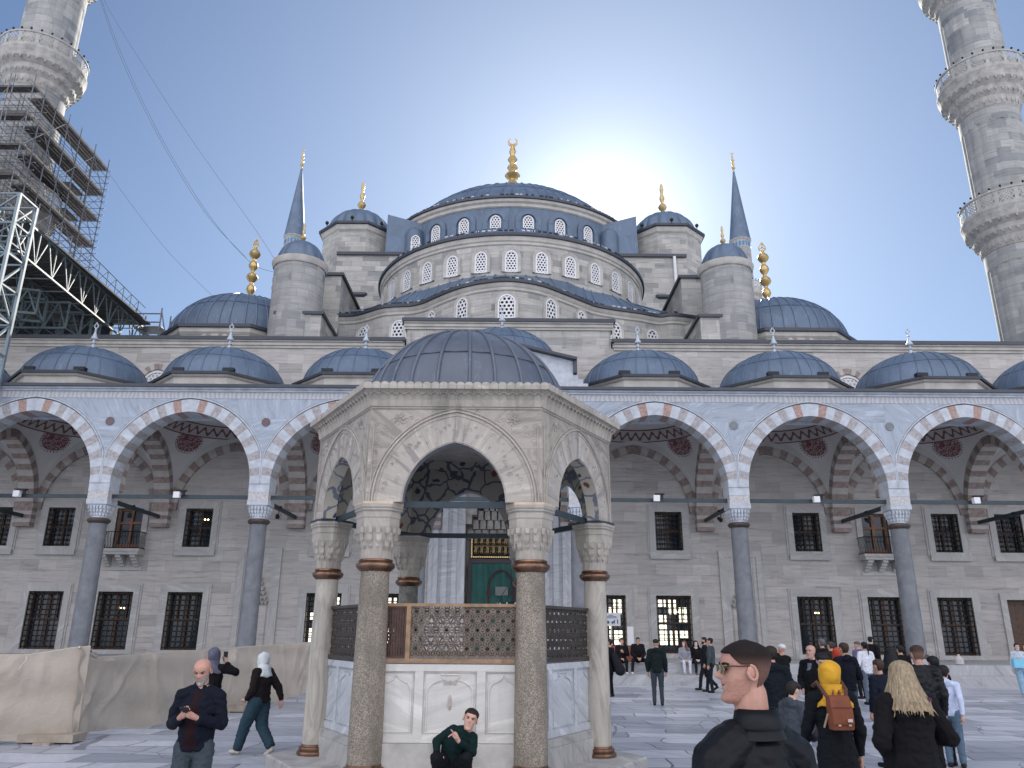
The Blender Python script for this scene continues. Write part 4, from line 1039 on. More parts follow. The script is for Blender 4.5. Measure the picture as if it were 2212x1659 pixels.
# ================================================================ minarets
def balcony_ring(parent, x, y, z, r, R, tiers=4, rail_h=1.15, n=16, cells='dia', lamps=True):
    """muqarnas corbel + pierced rail, z = floor level"""
    q = MB(); H = .62*tiers
    pr = [(r, z-H-.3)]
    for i in range(tiers):
        rr = r+(R-r)*((i+1)/tiers)**1.5; pr += [(rr-.04, z-H+i*.62), (rr, z-H+i*.62+.3)]
    pr += [(R+.06, z-.1), (R+.1, z), (R+.1, z+.12)]
    q.lathe(pr, (x, y, 0), 40)
    for i in range(tiers):
        rr = r+(R-r)*((i+.8)/tiers)**1.5+.03
        stalactite_ring(q, x, y, z-H+i*.62-.16, lambda a, rr=rr: rr, 34, .2, .55, d=.2)
    b = q.build('balcony', M['stone_rough'], parent)
    q = MB(); a_n = n*6; Rr = R+.02
    rows = 5
    # posts and rails
    q.lathe([(Rr+.03, z+.12), (Rr+.03, z+.24), (Rr-.06, z+.24)], (x, y, 0), 48); q.lathe([(Rr-.06, z+rail_h-.1), (Rr+.04, z+rail_h-.1), (Rr+.05, z+rail_h), (Rr-.06, z+rail_h)], (x, y, 0), 48)
    for k in range(n):
        a = 2*PI*k/n; 
        def W_(aa, zz, rr=Rr): return (x+rr*math.sin(aa), y-rr*math.cos(aa), zz)
        da = .05/Rr*2.2
        q.poly([W_(a-da, z+.24), W_(a+da, z+.24), W_(a+da, z+rail_h-.1), W_(a-da, z+rail_h-.1)])
        w0, w1 = a+da, a+2*PI/n-da; nd = 4
        for i in range(nd+1):
            for d_ in (1, -1):
                t0 = i/nd; 
                aa, ab = w0+(w1-w0)*t0, w0+(w1-w0)*(t0+d_*.5)
                for (p0, p1) in (((aa, z+.24), (ab, z+(.24+rail_h-.1)/2)), ((ab, z+(.24+rail_h-.1)/2), (aa, z+rail_h-.1))):
                    if min(p0[0], p1[0]) < w0-.001 or max(p0[0], p1[0]) > w1+.001: continue
                    t_ = .022*(1 if cells == 'dia' else 1.5)/Rr*1.6
                    q.poly([W_(p0[0]-t_, p0[1]), W_(p0[0]+t_, p0[1]), W_(p1[0]+t_, p1[1]), W_(p1[0]-t_, p1[1])])
    q.lathe([(Rr-.10, z+.12), (Rr-.10, z+rail_h*.62)], (x, y, 0), 48) if cells == 'dia' else None
    q.build('railing', M['rail_stone'], b)
    if lamps:
        lo = None
        for k in range(28):
            a = 2*PI*k/28; p = (x+Rr*math.sin(a), y-Rr*math.cos(a))
            if lo is None:
                q = MB(); q.ball((p[0], p[1], z+rail_h+.16), .075, 5); q.tube([(p[0], p[1], z+rail_h-.01), (p[0], p[1], z+rail_h+.12)], .02, 3); lo = q.build('globe_lamp', M['iron'], b, loc=(p[0], p[1], z+rail_h))
            else:
                o2 = lo.copy(); C.objects.link(o2); o2.parent = b; o2.location = Vector((p[0], p[1], z+rail_h))-wloc(b)
M['rail_stone'] = simple('pierced_rail_stone', (.36,.355,.335), .8, 0, .15, 3)
def minaret(x, y, levels, r0, r1, z_top, label, flutes=16, cone=True, R_b=1.0):
    t = empty('minaret', (x, y, 0), label, 'minaret')
    q = MB(); n = 96; pr = []; zz = 0; z_prev = 8
    lv = [8]+[l-2.6 for l in levels]+[z_top]; q = MB()
    for i in range(len(lv)-1):
        ra, rb = r0+(r1-r0)*i/(len(lv)-1)*.9, r0+(r1-r0)*i/(len(lv)-1)*.9
        f = lambda a, z: 1+.028*(abs(math.cos(a*flutes/2))**.5)-.014
        q.lathe([(ra, lv[i]+(.0 if i == 0 else 2.6)), (ra, lv[i+1]-.6)], (x, y, 0), n, star=f)
        q.lathe([(ra*1.012, lv[i+1]-.6), (ra*1.015, lv[i+1]+.4)], (x, y, 0), 40)
    q.build('shaft', M['stone_min'], t, smooth=True)
    for i, l in enumerate(levels): balcony_ring(t, x, y, l, r0+(r1-r0)*i/(len(lv)-1)*.9, (r0+(r1-r0)*i/(len(lv)-1)*.9)+R_b, tiers=3, cells='dia' if i % 2 else 'key')
    if cone:
        rc = r1+.08
        q = MB(); q.lathe([(rc, z_top-1.2), (rc+.02, z_top)], (x, y, 0), 32); q.lathe([(rc+.02, z_top), (rc+.18, z_top+.1), (rc+.18, z_top+.2)], (x, y, 0), 32); q.build('neck', M['rail_stone'], t, smooth=True)
        q = MB()
        for k in range(18):
            a = 2*PI*k/18; ux, uy = math.cos(a), math.sin(a); ox, oy = math.sin(a), -math.cos(a); b = rc+.03
            q.poly([(x+ox*b+ux*px, y+oy*b+uy*px, z_top-1.0+pz) for px, pz in [(.14, 0)]+arcpts(.14, .15, 4, 0, .5)+[(-.14, 0)]])
        q.build('tile_panels', M['bluetile'], t)
        q = MB(); q.lathe([(rc+.22, z_top+.2), (rc+.12, z_top+.5), (.16, z_top+11.2), (.1, z_top+11.6)], (x, y, 0), 12); cn_ = q.build('cone', M['lead'], t, smooth=True)
        gold_finial(cn_, x, y, z_top+11.3, z_top+14.8, [1.0, .75, .8, .45], .18, wid=.30).parent = t
    return t
M['bluetile'] = simple('blue_tile', (.02,.16,.34), .3, 0, .2, 4)
minaret(30.65, 42.6, [26.2, 35.8, 44.4], 1.74, 1.6, 50, 'big fluted grey stone minaret with pierced balconies, the one without scaffolding', cone=False, R_b=.85)
minaret(-31.1, 42.6, [26.6, 36.8, 45.4], 1.74, 1.6, 50, 'big fluted stone minaret wrapped in scaffolding beside the cables', cone=False, R_b=.85)
minaret(-30.7, 98, [46.4], 1.4, 1.25, 54.2, 'slender far minaret with a lead cone behind the left round turret', R_b=.9)
minaret(31.9, 98, [46.4], 1.4, 1.25, 54.2, 'slender far minaret with a lead cone behind the right round turret', R_b=.9)

M['guard'] = simple('pale_snow_guard', (.40,.43,.47), .5, .3, .2, 3)
def guards(path, parent):
    rr = random.Random(len(path))
    for i, (p, n_) in enumerate(path):
        for k in range(3):
            if rr.random() < .75:
                t_ = Vector((-n_.y, n_.x, 0)); a = p+t_*(k*.33-.33); q = MB(); q.bar(a-t_*.11, a+t_*.11, .05, .10); q.build('snow_guard', M[rr.choice(('guard', 'iron', 'iron'))], parent)
guards([(FP[i]+nrm[i]*.1+Vector((0,0,ZT+.30)), nrm[i]) for i in range(2, len(FP)-2, 2)], ex)
for (R_, yc, z, n_, par) in ((SR+.1, SC, 26.35, 40, sd), (MR+.15, MC, 35.1, 44, md)):
    pth = []
    for k in range(n_):
        a = -1.45+2.9*k/(n_-1); o = Vector((math.sin(a), -math.cos(a), 0)); pth.append((Vector((XM, yc, z))+o*R_, o))
    guards(pth, par)
# ================================================================ scaffold, steel works, cables
M['tube'] = simple('scaffold_tube', (.17,.18,.20), .5, .3, .3, 6)
M['plank'] = simple('scaffold_plank', (.085,.075,.07), .85, 0, .3, 3)
M['steel'] = simple('green_grey_steel', (.10,.13,.14), .5, .2, .15, 3)
M["steel_l"] = simple("pale_steel", (.17,.22,.25), .5, .2, .12, 3)
M["steel_d"] = simple('dark_sheeting', (.035,.045,.06), .8, 0, .2, 2)
XS0, XS1, YS0, YS1, ZS0, ZS1 = -34.9, -27.95, 37.9, 46.6, 22.2, 31.95
sf = empty('scaffold', (-29.5, 41, 21.5), 'multi-level grey tube scaffold wrapped round the left minaret', 'scaffold')
NL = 5; HL = (ZS1-ZS0)/NL
xs = [XS0, XS0+1.2, -32.2, -30.7, -29.4, XS1-1.2, XS1]; ys = [YS0, YS0+1.1, 40.2, 41.6, 43.0, 44.8, YS1]
q = MB()
for x in xs:
    for y in ys:
        edge = x in (XS0, XS1) or y in (YS0, YS1) or x in (xs[1], xs[-2]) or y in (ys[1],)
        if edge: q.tube([(x, y, ZS0-.6), (x, y, ZS1+.9)], .034, 5)
q.build('standards', M['tube'], sf)
q = MB()
for l in range(NL+1):
    z = ZS0+l*HL
    for dz in (0, .5, 1.0, 1.5):
        if l == NL and dz: continue
        for x in (XS0, XS1, XS1-1.2): q.tube([(x, YS0-.3, z+dz), (x, YS1+.3, z+dz)], .024, 4)
        for y in (YS0, YS0+1.1, YS1): q.tube([(XS0-.3, y, z+dz), (XS1+.3, y, z+dz)], .024, 4)
q.build('ledgers', M['tube'], sf)
q = MB(); rr = random.Random(3)
for l in range(NL):
    z = ZS0+l*HL
    for i in range(5):
        y0, y1 = YS0+i*(YS1-YS0)/5, YS0+(i+1)*(YS1-YS0)/5
        if rr.random() < .75: q.tube([(XS1, y0 if (l+i) % 2 else y1, z), (XS1, y1 if (l+i) % 2 else y0, z+HL)], .028, 4)
        x0, x1 = XS0+i*(XS1-XS0)/5, XS0+(i+1)*(XS1-XS0)/5
        if rr.random() < .7: q.tube([(x0 if (l+i) % 2 else x1, YS0, z), (x1 if (l+i) % 2 else x0, YS0, z+HL)], .028, 4)
q.build('braces', M['tube'], sf)
for l in range(NL+1):
    z = ZS0+l*HL; q = MB()
    for a, b in (((XS0, YS0, z+.04), (XS1, YS0+.6, z+.10)), ((XS1-1.0, YS0+1.12, z+.04), (XS1, YS1, z+.10))):
        n = 4
        for k in range(n):
            if b[1]-a[1] < 2: q.box((a[0], a[1]+k*.15, a[2]), (b[0], a[1]+k*.15+.13, b[2]))
            else: q.box((a[0]+k*.25, a[1], a[2]), (a[0]+k*.25+.22, b[1], b[2]))
    if l in (1, 3, 4): q.box((XS1-2.9, YS1-1.6, z+.04), (XS1-1.3, YS1, z+.1))
    if l % 2 == 0: q.box((XS0, YS0-.02, z+.1), (XS1, YS0+.02, z+.32))
    q.box((XS1-.02, YS0, z+.1), (XS1+.02, YS1, z+.26))
    q.build('deck', M['plank'], sf)
def truss(mb, a, b, h, w, n, t=.12, up=Vector((0,0,1))):
    a, b = Vector(a), Vector(b); d = b-a; side = d.cross(up).normalized()*w
    for s_ in (0, 1):
        o = side*s_; mb.bar(a+o, b+o, t, t); mb.bar(a+o-up*h, b+o-up*h, t, t)
        for i in range(n+1):
            p = a+d*i/n+o; mb.bar(p, p-up*h, t*.7, t*.7)
            if i < n:
                p2 = a+d*(i+1)/n+o; m_ = (p+p2)/2
                mb.bar(p-up*h, m_, t*.55, t*.55); mb.bar(m_, p2-up*h, t*.55, t*.55)
    for i in range(n+1):
        p = a+d*i/n; mb.bar(p, p+side, t*.6, t*.6); mb.bar(p-up*h, p-up*h+side, t*.6, t*.6)
        if i < n: mb.bar(p, a+d*(i+1)/n+side, t*.45, t*.45)
st = empty('steel_platform', (-26, 40, 17), 'green-grey steel truss platform carrying the scaffold above the roof edge', 'steel platform')
q = MB(); truss(q, (-23.5, 33.2, 20.7), (-24.1, 47.5, 20.7), 1.7, -3.4, 9, .09); q.build('truss', M['steel'], st)
q = MB(); truss(q, (-34, 33.6, 20.7), (-23.3, 33.6, 20.7), 1.7, 1.2, 8, .09); q.build('truss', M['steel'], st)
q = MB(); truss(q, (-34, 36.5, 18.9), (-25.2, 38.8, 18.9), 1.3, 1.2, 8, .12); truss(q, (-34, 40.8, 19.0), (-24.3, 40.8, 19.0), 1.5, 1.4, 8, .12); q.build('truss', M['steel'], st)
q = MB(); q.box((-34, 33.8, 20.75), (-23.5, 47.0, 20.85)); q.build('deck', M['plank'], st)
q = MB(); q.box((-34, 46.2, 16.9), (-25.6, 46.5, 20.6)); q.build('sheeting', M['steel_d'], st)
q = MB(); q.box((-34.2, 41.8, 16.9), (-26.6, 41.95, 18.9)); q.build('sheeting', M['steel_d'], st)
for x, y in ((-24.2, 41.6), (-24.0, 45.6)):
    q = MB()
    for dx in (0, -1.6):
        for dy in (0, .9): q.bar((x+dx, y+dy, 16.9), (x+dx, y+dy, 19.0), .13, .13)
    for z0, z1 in ((17.0, 18.9),):
        for dy in (0, .9): q.bar((x, y+dy, z0), (x-1.6, y+dy, z1), .08, .08); q.bar((x-1.6, y+dy, z0), (x, y+dy, z1), .08, .08)
    q.box((x-2.0, y-.3, 16.85), (x+.3, y+1.2, 17.25)); q.build('support_frame', M['steel'], st)
q = MB()
for i in range(12):
    a = Vector((-23.4-.6*i/12, 34+13*i/12, 20.85)); q.tube([a, a+Vector((0,0,1.1))], .03, 4)
for z in (.55, 1.1): q.tube([(-23.4, 34, 20.85+z), (-24.0, 47, 20.85+z)], .03, 4)
for i in range(11):
    a = Vector((-23.4-.6*i/12, 34+13*i/12, 20.85)); b = Vector((-23.4-.6*(i+1)/12, 34+13*(i+1)/12, 21.95)); q.tube([a, b], .022, 4)
q.build('guard_rail', M['tube'], st)
# stair tower at the far end of the platform
q = MB(); bx, by = -23.2, 47.6
for dx in (0, -1.7):
    for dy in (0, 1.4): q.tube([(bx+dx, by+dy, 16.8), (bx+dx, by+dy, 22.2)], .05, 5)
for i in range(4):
    z = 16.9+i*1.0
    q.bar((bx if i % 2 else bx-1.7, by+.3, z), (bx-1.7 if i % 2 else bx, by+.3, z+1.0), .08, .16); q.bar((bx if i % 2 else bx-1.7, by+1.1, z), (bx-1.7 if i % 2 else bx, by+1.1, z+1.0), .08, .16)
    for k in range(6):
        t = (k+.5)/6; xx = (bx-1.7*t) if i % 2 else (bx-1.7+1.7*t); q.box((xx-.12, by+.3, z+t-.02), (xx+.12, by+1.1, z+t+.02))
    q.box((bx-1.8, by, z+.98), (bx+.1, by+1.4, z+1.04))
for z in (21.2, 21.8): q.tube([(bx-1.7, by, z), (bx, by, z)], .05, 5)
q.tube([(bx, by, 22.0), (bx+1.3, by+.2, 17.0)], .045, 4); q.tube([(bx, by+1.4, 22.0), (bx+1.5, by+1.5, 17.0)], .045, 4)
q.build('stair_tower', M['tube'], st)
lt = empty('lattice_mast', (-23, 32.2, 0), 'tall pale steel lattice mast standing in front of the arcade at the left edge', 'mast')
q = MB(); xa, xb, ya, yb = -24.3, -22.55, 31.3, 32.6
for x in (xa, xb):
    for y in (ya, yb): q.bar((x, y, 0), (x, y, 20.9), .13, .13)
n = 14
for i in range(n):
    z0, z1 = i*20.9/n, (i+1)*20.9/n
    for y in (ya, yb): q.bar((xa, y, z0), (xb, y, z1), .065, .065) if i % 2 else q.bar((xb, y, z0), (xa, y, z1), .065, .065); q.bar((xa, y, z1), (xb, y, z1), .065, .065)
    for x in (xa, xb): q.bar((x, ya, z0), (x, yb, z1), .065, .065) if i % 2 else q.bar((x, yb, z0), (x, ya, z1), .065, .065); q.bar((x, ya, z1), (x, yb, z1), .08, .08)
q.build('lattice', M['steel_l'] if 'steel_l' in M else M['steel'], lt)
# cables for strung lights
M['cable'] = simple('cable', (.10,.12,.15), .6)
def cable(pts, label, y0, y1):
    q = MB(); n = len(pts); pp = smooth_path([P(u, v, y0+(y1-y0)*i/(n-1)) for i, (u, v) in enumerate(pts)], 8)
    q.tube(pp, .013, 4); tag(q.build('cable', M['cable'], loc=pp[0]), label, 'cable', 'cables strung from the left minaret')
cable([(222,-40),(227,5),(326,167),(417,306),(553,498),(608,585)], 'thin cable running lowest to the right, ending behind the left round turret', 42, 50)
cable([(214,-40),(220,0),(266,125),(343,287),(444,454),(537,563),(592,588)], 'thin cable sagging past the gilded finial of the left corner dome', 42, 50)
cable([(212,-40),(217,0),(262,127),(338,287),(439,454),(531,556)], 'thin cable tied to the gilded finial of the left corner dome', 42, 49)
cable([(200,322),(236,375),(296,458),(370,551),(463,643)], 'thin cable coming out of the scaffold down to the left corner dome', 43, 46)
# ================================================================ lamps on the arcade
def flood(x, y, z, label, white=True):
    t = empty('floodlight', (x, y, z), label, 'floodlight', 'lamps on the arcade tie rods' if white else None)
    q = MB(); q.rings([[(x-.13, y-.16, z-.13), (x+.13, y-.16, z-.13), (x+.13, y-.16, z+.13), (x-.13, y-.16, z+.13)], [(x-.12, y+.06, z-.12), (x+.12, y+.06, z-.12), (x+.12, y+.06, z+.12), (x-.12, y+.06, z+.12)]]); q.build('housing', M['whitep'], t)
    q = MB(); q.box((x-.05, y-.1, z+.17), (x+.35, y+.1, z+.22)); q.box((x+.2, y-.04, z+.02), (x+.3, y+.04, z+.17)); q.build('bracket', M['iron'], t)
nm = {-4:'the leftmost bay, cut by the frame',-3:'the leftmost full bay',-2:'the second bay from the left',-1:'the bay left of the fountain',1:'the bay right behind the fountain',2:'the second bay right of the fountain',3:'the rightmost bay'}
for n in (-3, -2, 1, 2, 3): flood(X0+n*S-.1, YA+.2, 7.42, 'small white floodlight box on the tie rod of '+nm[n])
def spot(x, y, z, label):
    t = empty('spotlight', (x, y, z), label, 'spotlight', 'spots under the cross rods')
    q = MB(); q.tube([(x, y, z), (x, y, z-.18)], .02, 5); q.tube([(x-.02, y-.08, z-.28), (x-.1, y+.1, z-.16)], [.11, .07], 9); q.build('housing', M['iron'], t)
    q = MB(); q.tube([(x+.08, y-.04, z-.10), (x+.16, y-.06, z-.3), (x+.06, y-.02, z-.38)], .012, 4); q.tube([(x-.12, y, z+.16), (x+.12, y, z+.2)], .05, 6); q.build('cable_loop', M['iron'], t)
for k, nme in ((-2.5, 'leftmost column'), (-1.5, 'column left of the fountain'), (1.5, 'column right behind the fountain'), (2.5, 'second column right of the fountain'), (3.5, 'cross rod at the right edge')): spot(X0+k*S, 36.2, 7.2, 'small black spotlight under the cross rod behind the '+nme)
def roof_lamp(x, y, z, label):
    q = MB(); q.box((x-.28, y-.14, z), (x+.28, y+.14, z+.05)); q.box((x-.25, y-.16, z+.08), (x+.25, y+.12, z+.24)); q.box((x-.2, y-.02, z+.05), (x-.15, y+.05, z+.08)); q.box((x+.15, y-.02, z+.05), (x+.2, y+.05, z+.08))
    tag(q.build('roof_floodlight', M['iron'], loc=(x, y, z)), label, 'floodlight', 'black floodlights on the dome eaves')
on = {-3:'leftmost',-2:'second',-1:'third',1:'fourth',2:'fifth',3:'rightmost'}
for n in (-3, -2, -1, 1, 2, 3):
    for s_, a in ((-1, 'left'), (1, 'right')): roof_lamp(X0+n*S+s_*1.15, YA+.95, 12.33+.84, 'black floodlight box, %s one on the eave of the %s low porch dome' % (a, on[n]))

def bird(p, label):
    q = MB(); x, y, z = p; q.lathe([(.005,-.02),(.05,.0),(.07,.08),(.06,.16),(.035,.21),(.045,.25),(.03,.29),(.004,.31)], (x, y, z), 8); q.bar((x, y-.02, z+.05), (x+.14, y+.03, z-.05), .05, .02); q.bar((x-.03, y, z+.27), (x-.07, y, z+.265), .012, .012)
    tag(q.build('bird', M['iron'], loc=(x, y, z), smooth=True), label, 'bird')
pb = P(2147, 147, 40.2); bird((pb.x, 40.25, pb.z), 'small dark bird perched on the balcony rail of the right minaret')
bird((-32.3, 37.9, 32.95), 'small dark bird perched on top of the scaffold')
# ================================================================ ablution fountain
FX, FY = -.77, 12.47
M['f_marble'] = marble('weathered_fountain_marble', (.375,.34,.295), (.22,.20,.18), bw=1.1, bh=.62, rough=.7, amt=.8, grime=.75)
M['f_marble2'] = marble('radial_arch_marble', (.405,.37,.325), (.25,.23,.21), bw=300, bh=300, rough=.65, amt=.9, rot_amp=0, grime=.45)
M['f_step'] = marble('fountain_step', (.40,.39,.37), (.27,.265,.26), bw=1.8, bh=.5, rough=.7, amt=.8, grime=.5)
M['panel_marble'] = marble('panel_marble', (.60,.585,.545), (.47,.46,.43), bw=3, bh=3, rough=.55, amt=.6, seam=0, grime=.25)
M['panel_blue'] = marble('blue_panel_marble', (.46,.48,.50), (.30,.33,.36), bw=3, bh=3, rough=.5, amt=.8, seam=0, grime=.4)
def speck(name, a, b, c, sc=60, stain=.5):
    m, t, bs = newmat(name); n = NT(t); o = n.obj()
    f = n.noise(o, sc, 3, .8); g_ = n.noise(n.map(o, (1, 1, .5)), 2.2, 6, .7)
    col = n.ramp(f, [(.36, a), (.5, b), (.62, c)])
    col = n.mix(n.math('MULTIPLY', n.ramp(g_, [(.42, (0,)), (.62, (1,))]), stain), col, tuple(x*.55 for x in b))
    n.l(col, bs.inputs['Base Color']); bs.inputs['Roughness'].default_value = .7; n.bump(f, .35, .006, bs); return m
M['f_granite'] = speck('brown_granite', (.10,.083,.065), (.25,.215,.17), (.42,.37,.30), 60, .7)
M['f_green'] = speck('green_grey_column', (.12,.125,.11), (.19,.195,.17), (.27,.27,.24), 9)
def veined():
    m, t, b = newmat('cream_veined_marble'); n = NT(t); o = n.obj()
    f = n.noise(n.map(o, (2.2, 2.2, .45)), 2.0, 6, .65, 1.6); f2 = n.noise(o, 5, 5, .7)
    col = n.ramp(f, [(.3, (.26,.245,.22)), (.44, (.37,.34,.29)), (.55, (.49,.455,.39)), (.7, (.38,.34,.28))])
    col = n.mix(n.math('MULTIPLY', n.ramp(f2, [(.55, (0,)), (.7, (1,))]), .4), col, (.25,.235,.21))
    n.l(col, b.inputs['Base Color']); b.inputs['Roughness'].default_value = .6; n.bump(f2, .2, .01, b); return m
M['f_veined'] = veined()
M['copper'] = simple('copper_collar', (.20,.12,.08), .34, .8, .45, 8, .15)
M['bronze_g'] = simple('bronze_grille', (.075,.062,.055), .45, .55, .25, 12)
M['bronze_f'] = simple('bronze_frame', (.30,.19,.11), .5, .35, .3, 9)
M['bronze_l'] = simple('worn_bronze_lattice', (.19,.15,.115), .5, .4, .3, 9)
M['hatch'] = simple('dark_wood_hatch', (.075,.04,.03), .7, 0, .3, 9)
M['panel_old'] = simple('worn_plinth_marble', (.47,.455,.42), .7, 0, .25, 3, .2)
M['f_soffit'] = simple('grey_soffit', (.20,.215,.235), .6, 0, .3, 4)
M['stain'] = simple('rust_stain', (.42,.37,.33), .7, 0, .3, 12)
ft = empty('fountain', (FX, FY, 0), 'hexagonal marble fountain pavilion with a lead dome in the middle of the courtyard', 'fountain')
def hexv(R, k): a = PI/6+PI/3*k; return Vector((FX+R*math.sin(a), FY-R*math.cos(a), 0))   # k=0 front right, going counter-clockwise seen from above (right, back...)
q = MB(); rr = random.Random(2)
Rs_ = 2.78
q.rings([[hexv(Rs_, k)+Vector((0,0,z)) for k in range(6)] for z in (0, .20)]+[[hexv(Rs_-.02, k)+Vector((0,0,.226)) for k in range(6)]])
q.build('step', M['f_step'], ft)
cmat = {0:'f_granite', 5:'f_granite', 1:'f_veined', 4:'f_veined', 2:'f_green', 3:'f_green'}
def f_column(k):
    c = hexv(2.08, k); x, y = c.x, c.y; r = .20 if k in (0, 5) else .178
    q = MB(); q.lathe([(r+.012, .36), (r+.015, .6), (r+.006, 1.6), (r-.012, 2.72)], (x, y, 0), 32)
    col = q.build('column', M[cmat[k]], ft, smooth=True)
    q = MB(); q.lathe([(r+.075, .226), (r+.08, .25), (r+.075, .275), (r+.045, .29), (r+.055, .31), (r+.05, .335), (r+.02, .345), (r+.018, .375)], (x, y, 0), 32); q.build('base', M['copper'] , col, smooth=True)
    q = MB(); q.lathe([(r-.01, 2.70), (r+.015, 2.71), (r+.05, 2.745), (r+.062, 2.775), (r+.055, 2.80), (r+.02, 2.82), (r+.03, 2.835), (r+.022, 2.855), (r-.01, 2.865)], (x, y, 0), 32); q.build('collar', M['copper'], col, smooth=True)
    # capital: round neck, muqarnas tiers, square-ish block turned to the hexagon corner
    q = MB(); ang = PI/6+PI/3*k; th = ang
    def side(a, hw):
        best = 9
        for e in (-PI/6, PI/6, PI-PI/6, PI+PI/6):
            cc = math.cos(a-(th+e)); 
            if cc > .05: best = min(best, hw/cc)
        for e in (PI/2, -PI/2):
            cc = math.cos(a-(th+e))
            if cc > .05: best = min(best, hw*1.12/cc)
        return best
    q.lathe([(r+.0, 2.86), (r+.005, 2.99)], (x, y, 0), 24)
    for j in range(14):
        a = 2*PI*j/14; q.bar((x+(r+.004)*math.sin(a), y-(r+.004)*math.cos(a), 2.87), (x+(r+.004)*math.sin(a), y-(r+.004)*math.cos(a), 2.985), .008, .004)
    loft_cap(q, x, y, 2.97, 3.28, r, .252, 36, .8, side); R_ = [[(x+side(2*PI*j/36, .252)*math.sin(2*PI*j/36), y-side(2*PI*j/36, .252)*math.cos(2*PI*j/36), z) for j in range(36)] for z in (3.275, 3.385)]; q.rings(R_)
    for i, (z, rr_, nn, hh, ww) in enumerate(((2.985, r+.035, 14, .12, .055), (3.055, r+.062, 12, .14, .085), (3.165, r+.085, 16, .10, .06))):
        stalactite_ring(q, x, y, z, lambda a, rr_=rr_, i=i: min(side(a, rr_-.015), rr_*1.2), nn, ww, hh, d=.055)
    prof = [(.25, 3.38), (.262, 3.40), (.262, 3.47), (.285, 3.49), (.285, 3.505), (.275, 3.51), (.29, 3.53), (.29, 3.565)]
    n_ = 36; R = [[(x+side(2*PI*j/n_, h_)*math.sin(2*PI*j/n_), y-side(2*PI*j/n_, h_)*math.cos(2*PI*j/n_), z) for j in range(n_)] for h_, z in prof]
    q.rings(R)
    q.build('capital', M['f_cap'], col)
    q = MB(); R = [[(x+side(2*PI*j/n_, .292)*math.sin(2*PI*j/n_), y-side(2*PI*j/n_, .292)*math.cos(2*PI*j/n_), z) for j in range(n_)] for z in (3.566, 3.60)]
    q.rings(R); q.build('metal_strip', M['rod'] if k in (1, 4, 2, 3) else M['strip'], col)
M['f_cap'] = marble('carved_capital_marble', (.41,.375,.325), (.28,.26,.23), bw=.5, bh=.4, rough=.75, amt=.6, seam=0, grime=.7)
M['strip'] = simple('pale_strip', (.55,.45,.33), .5, .2, .2, 5)
for k in range(6): f_column(k)
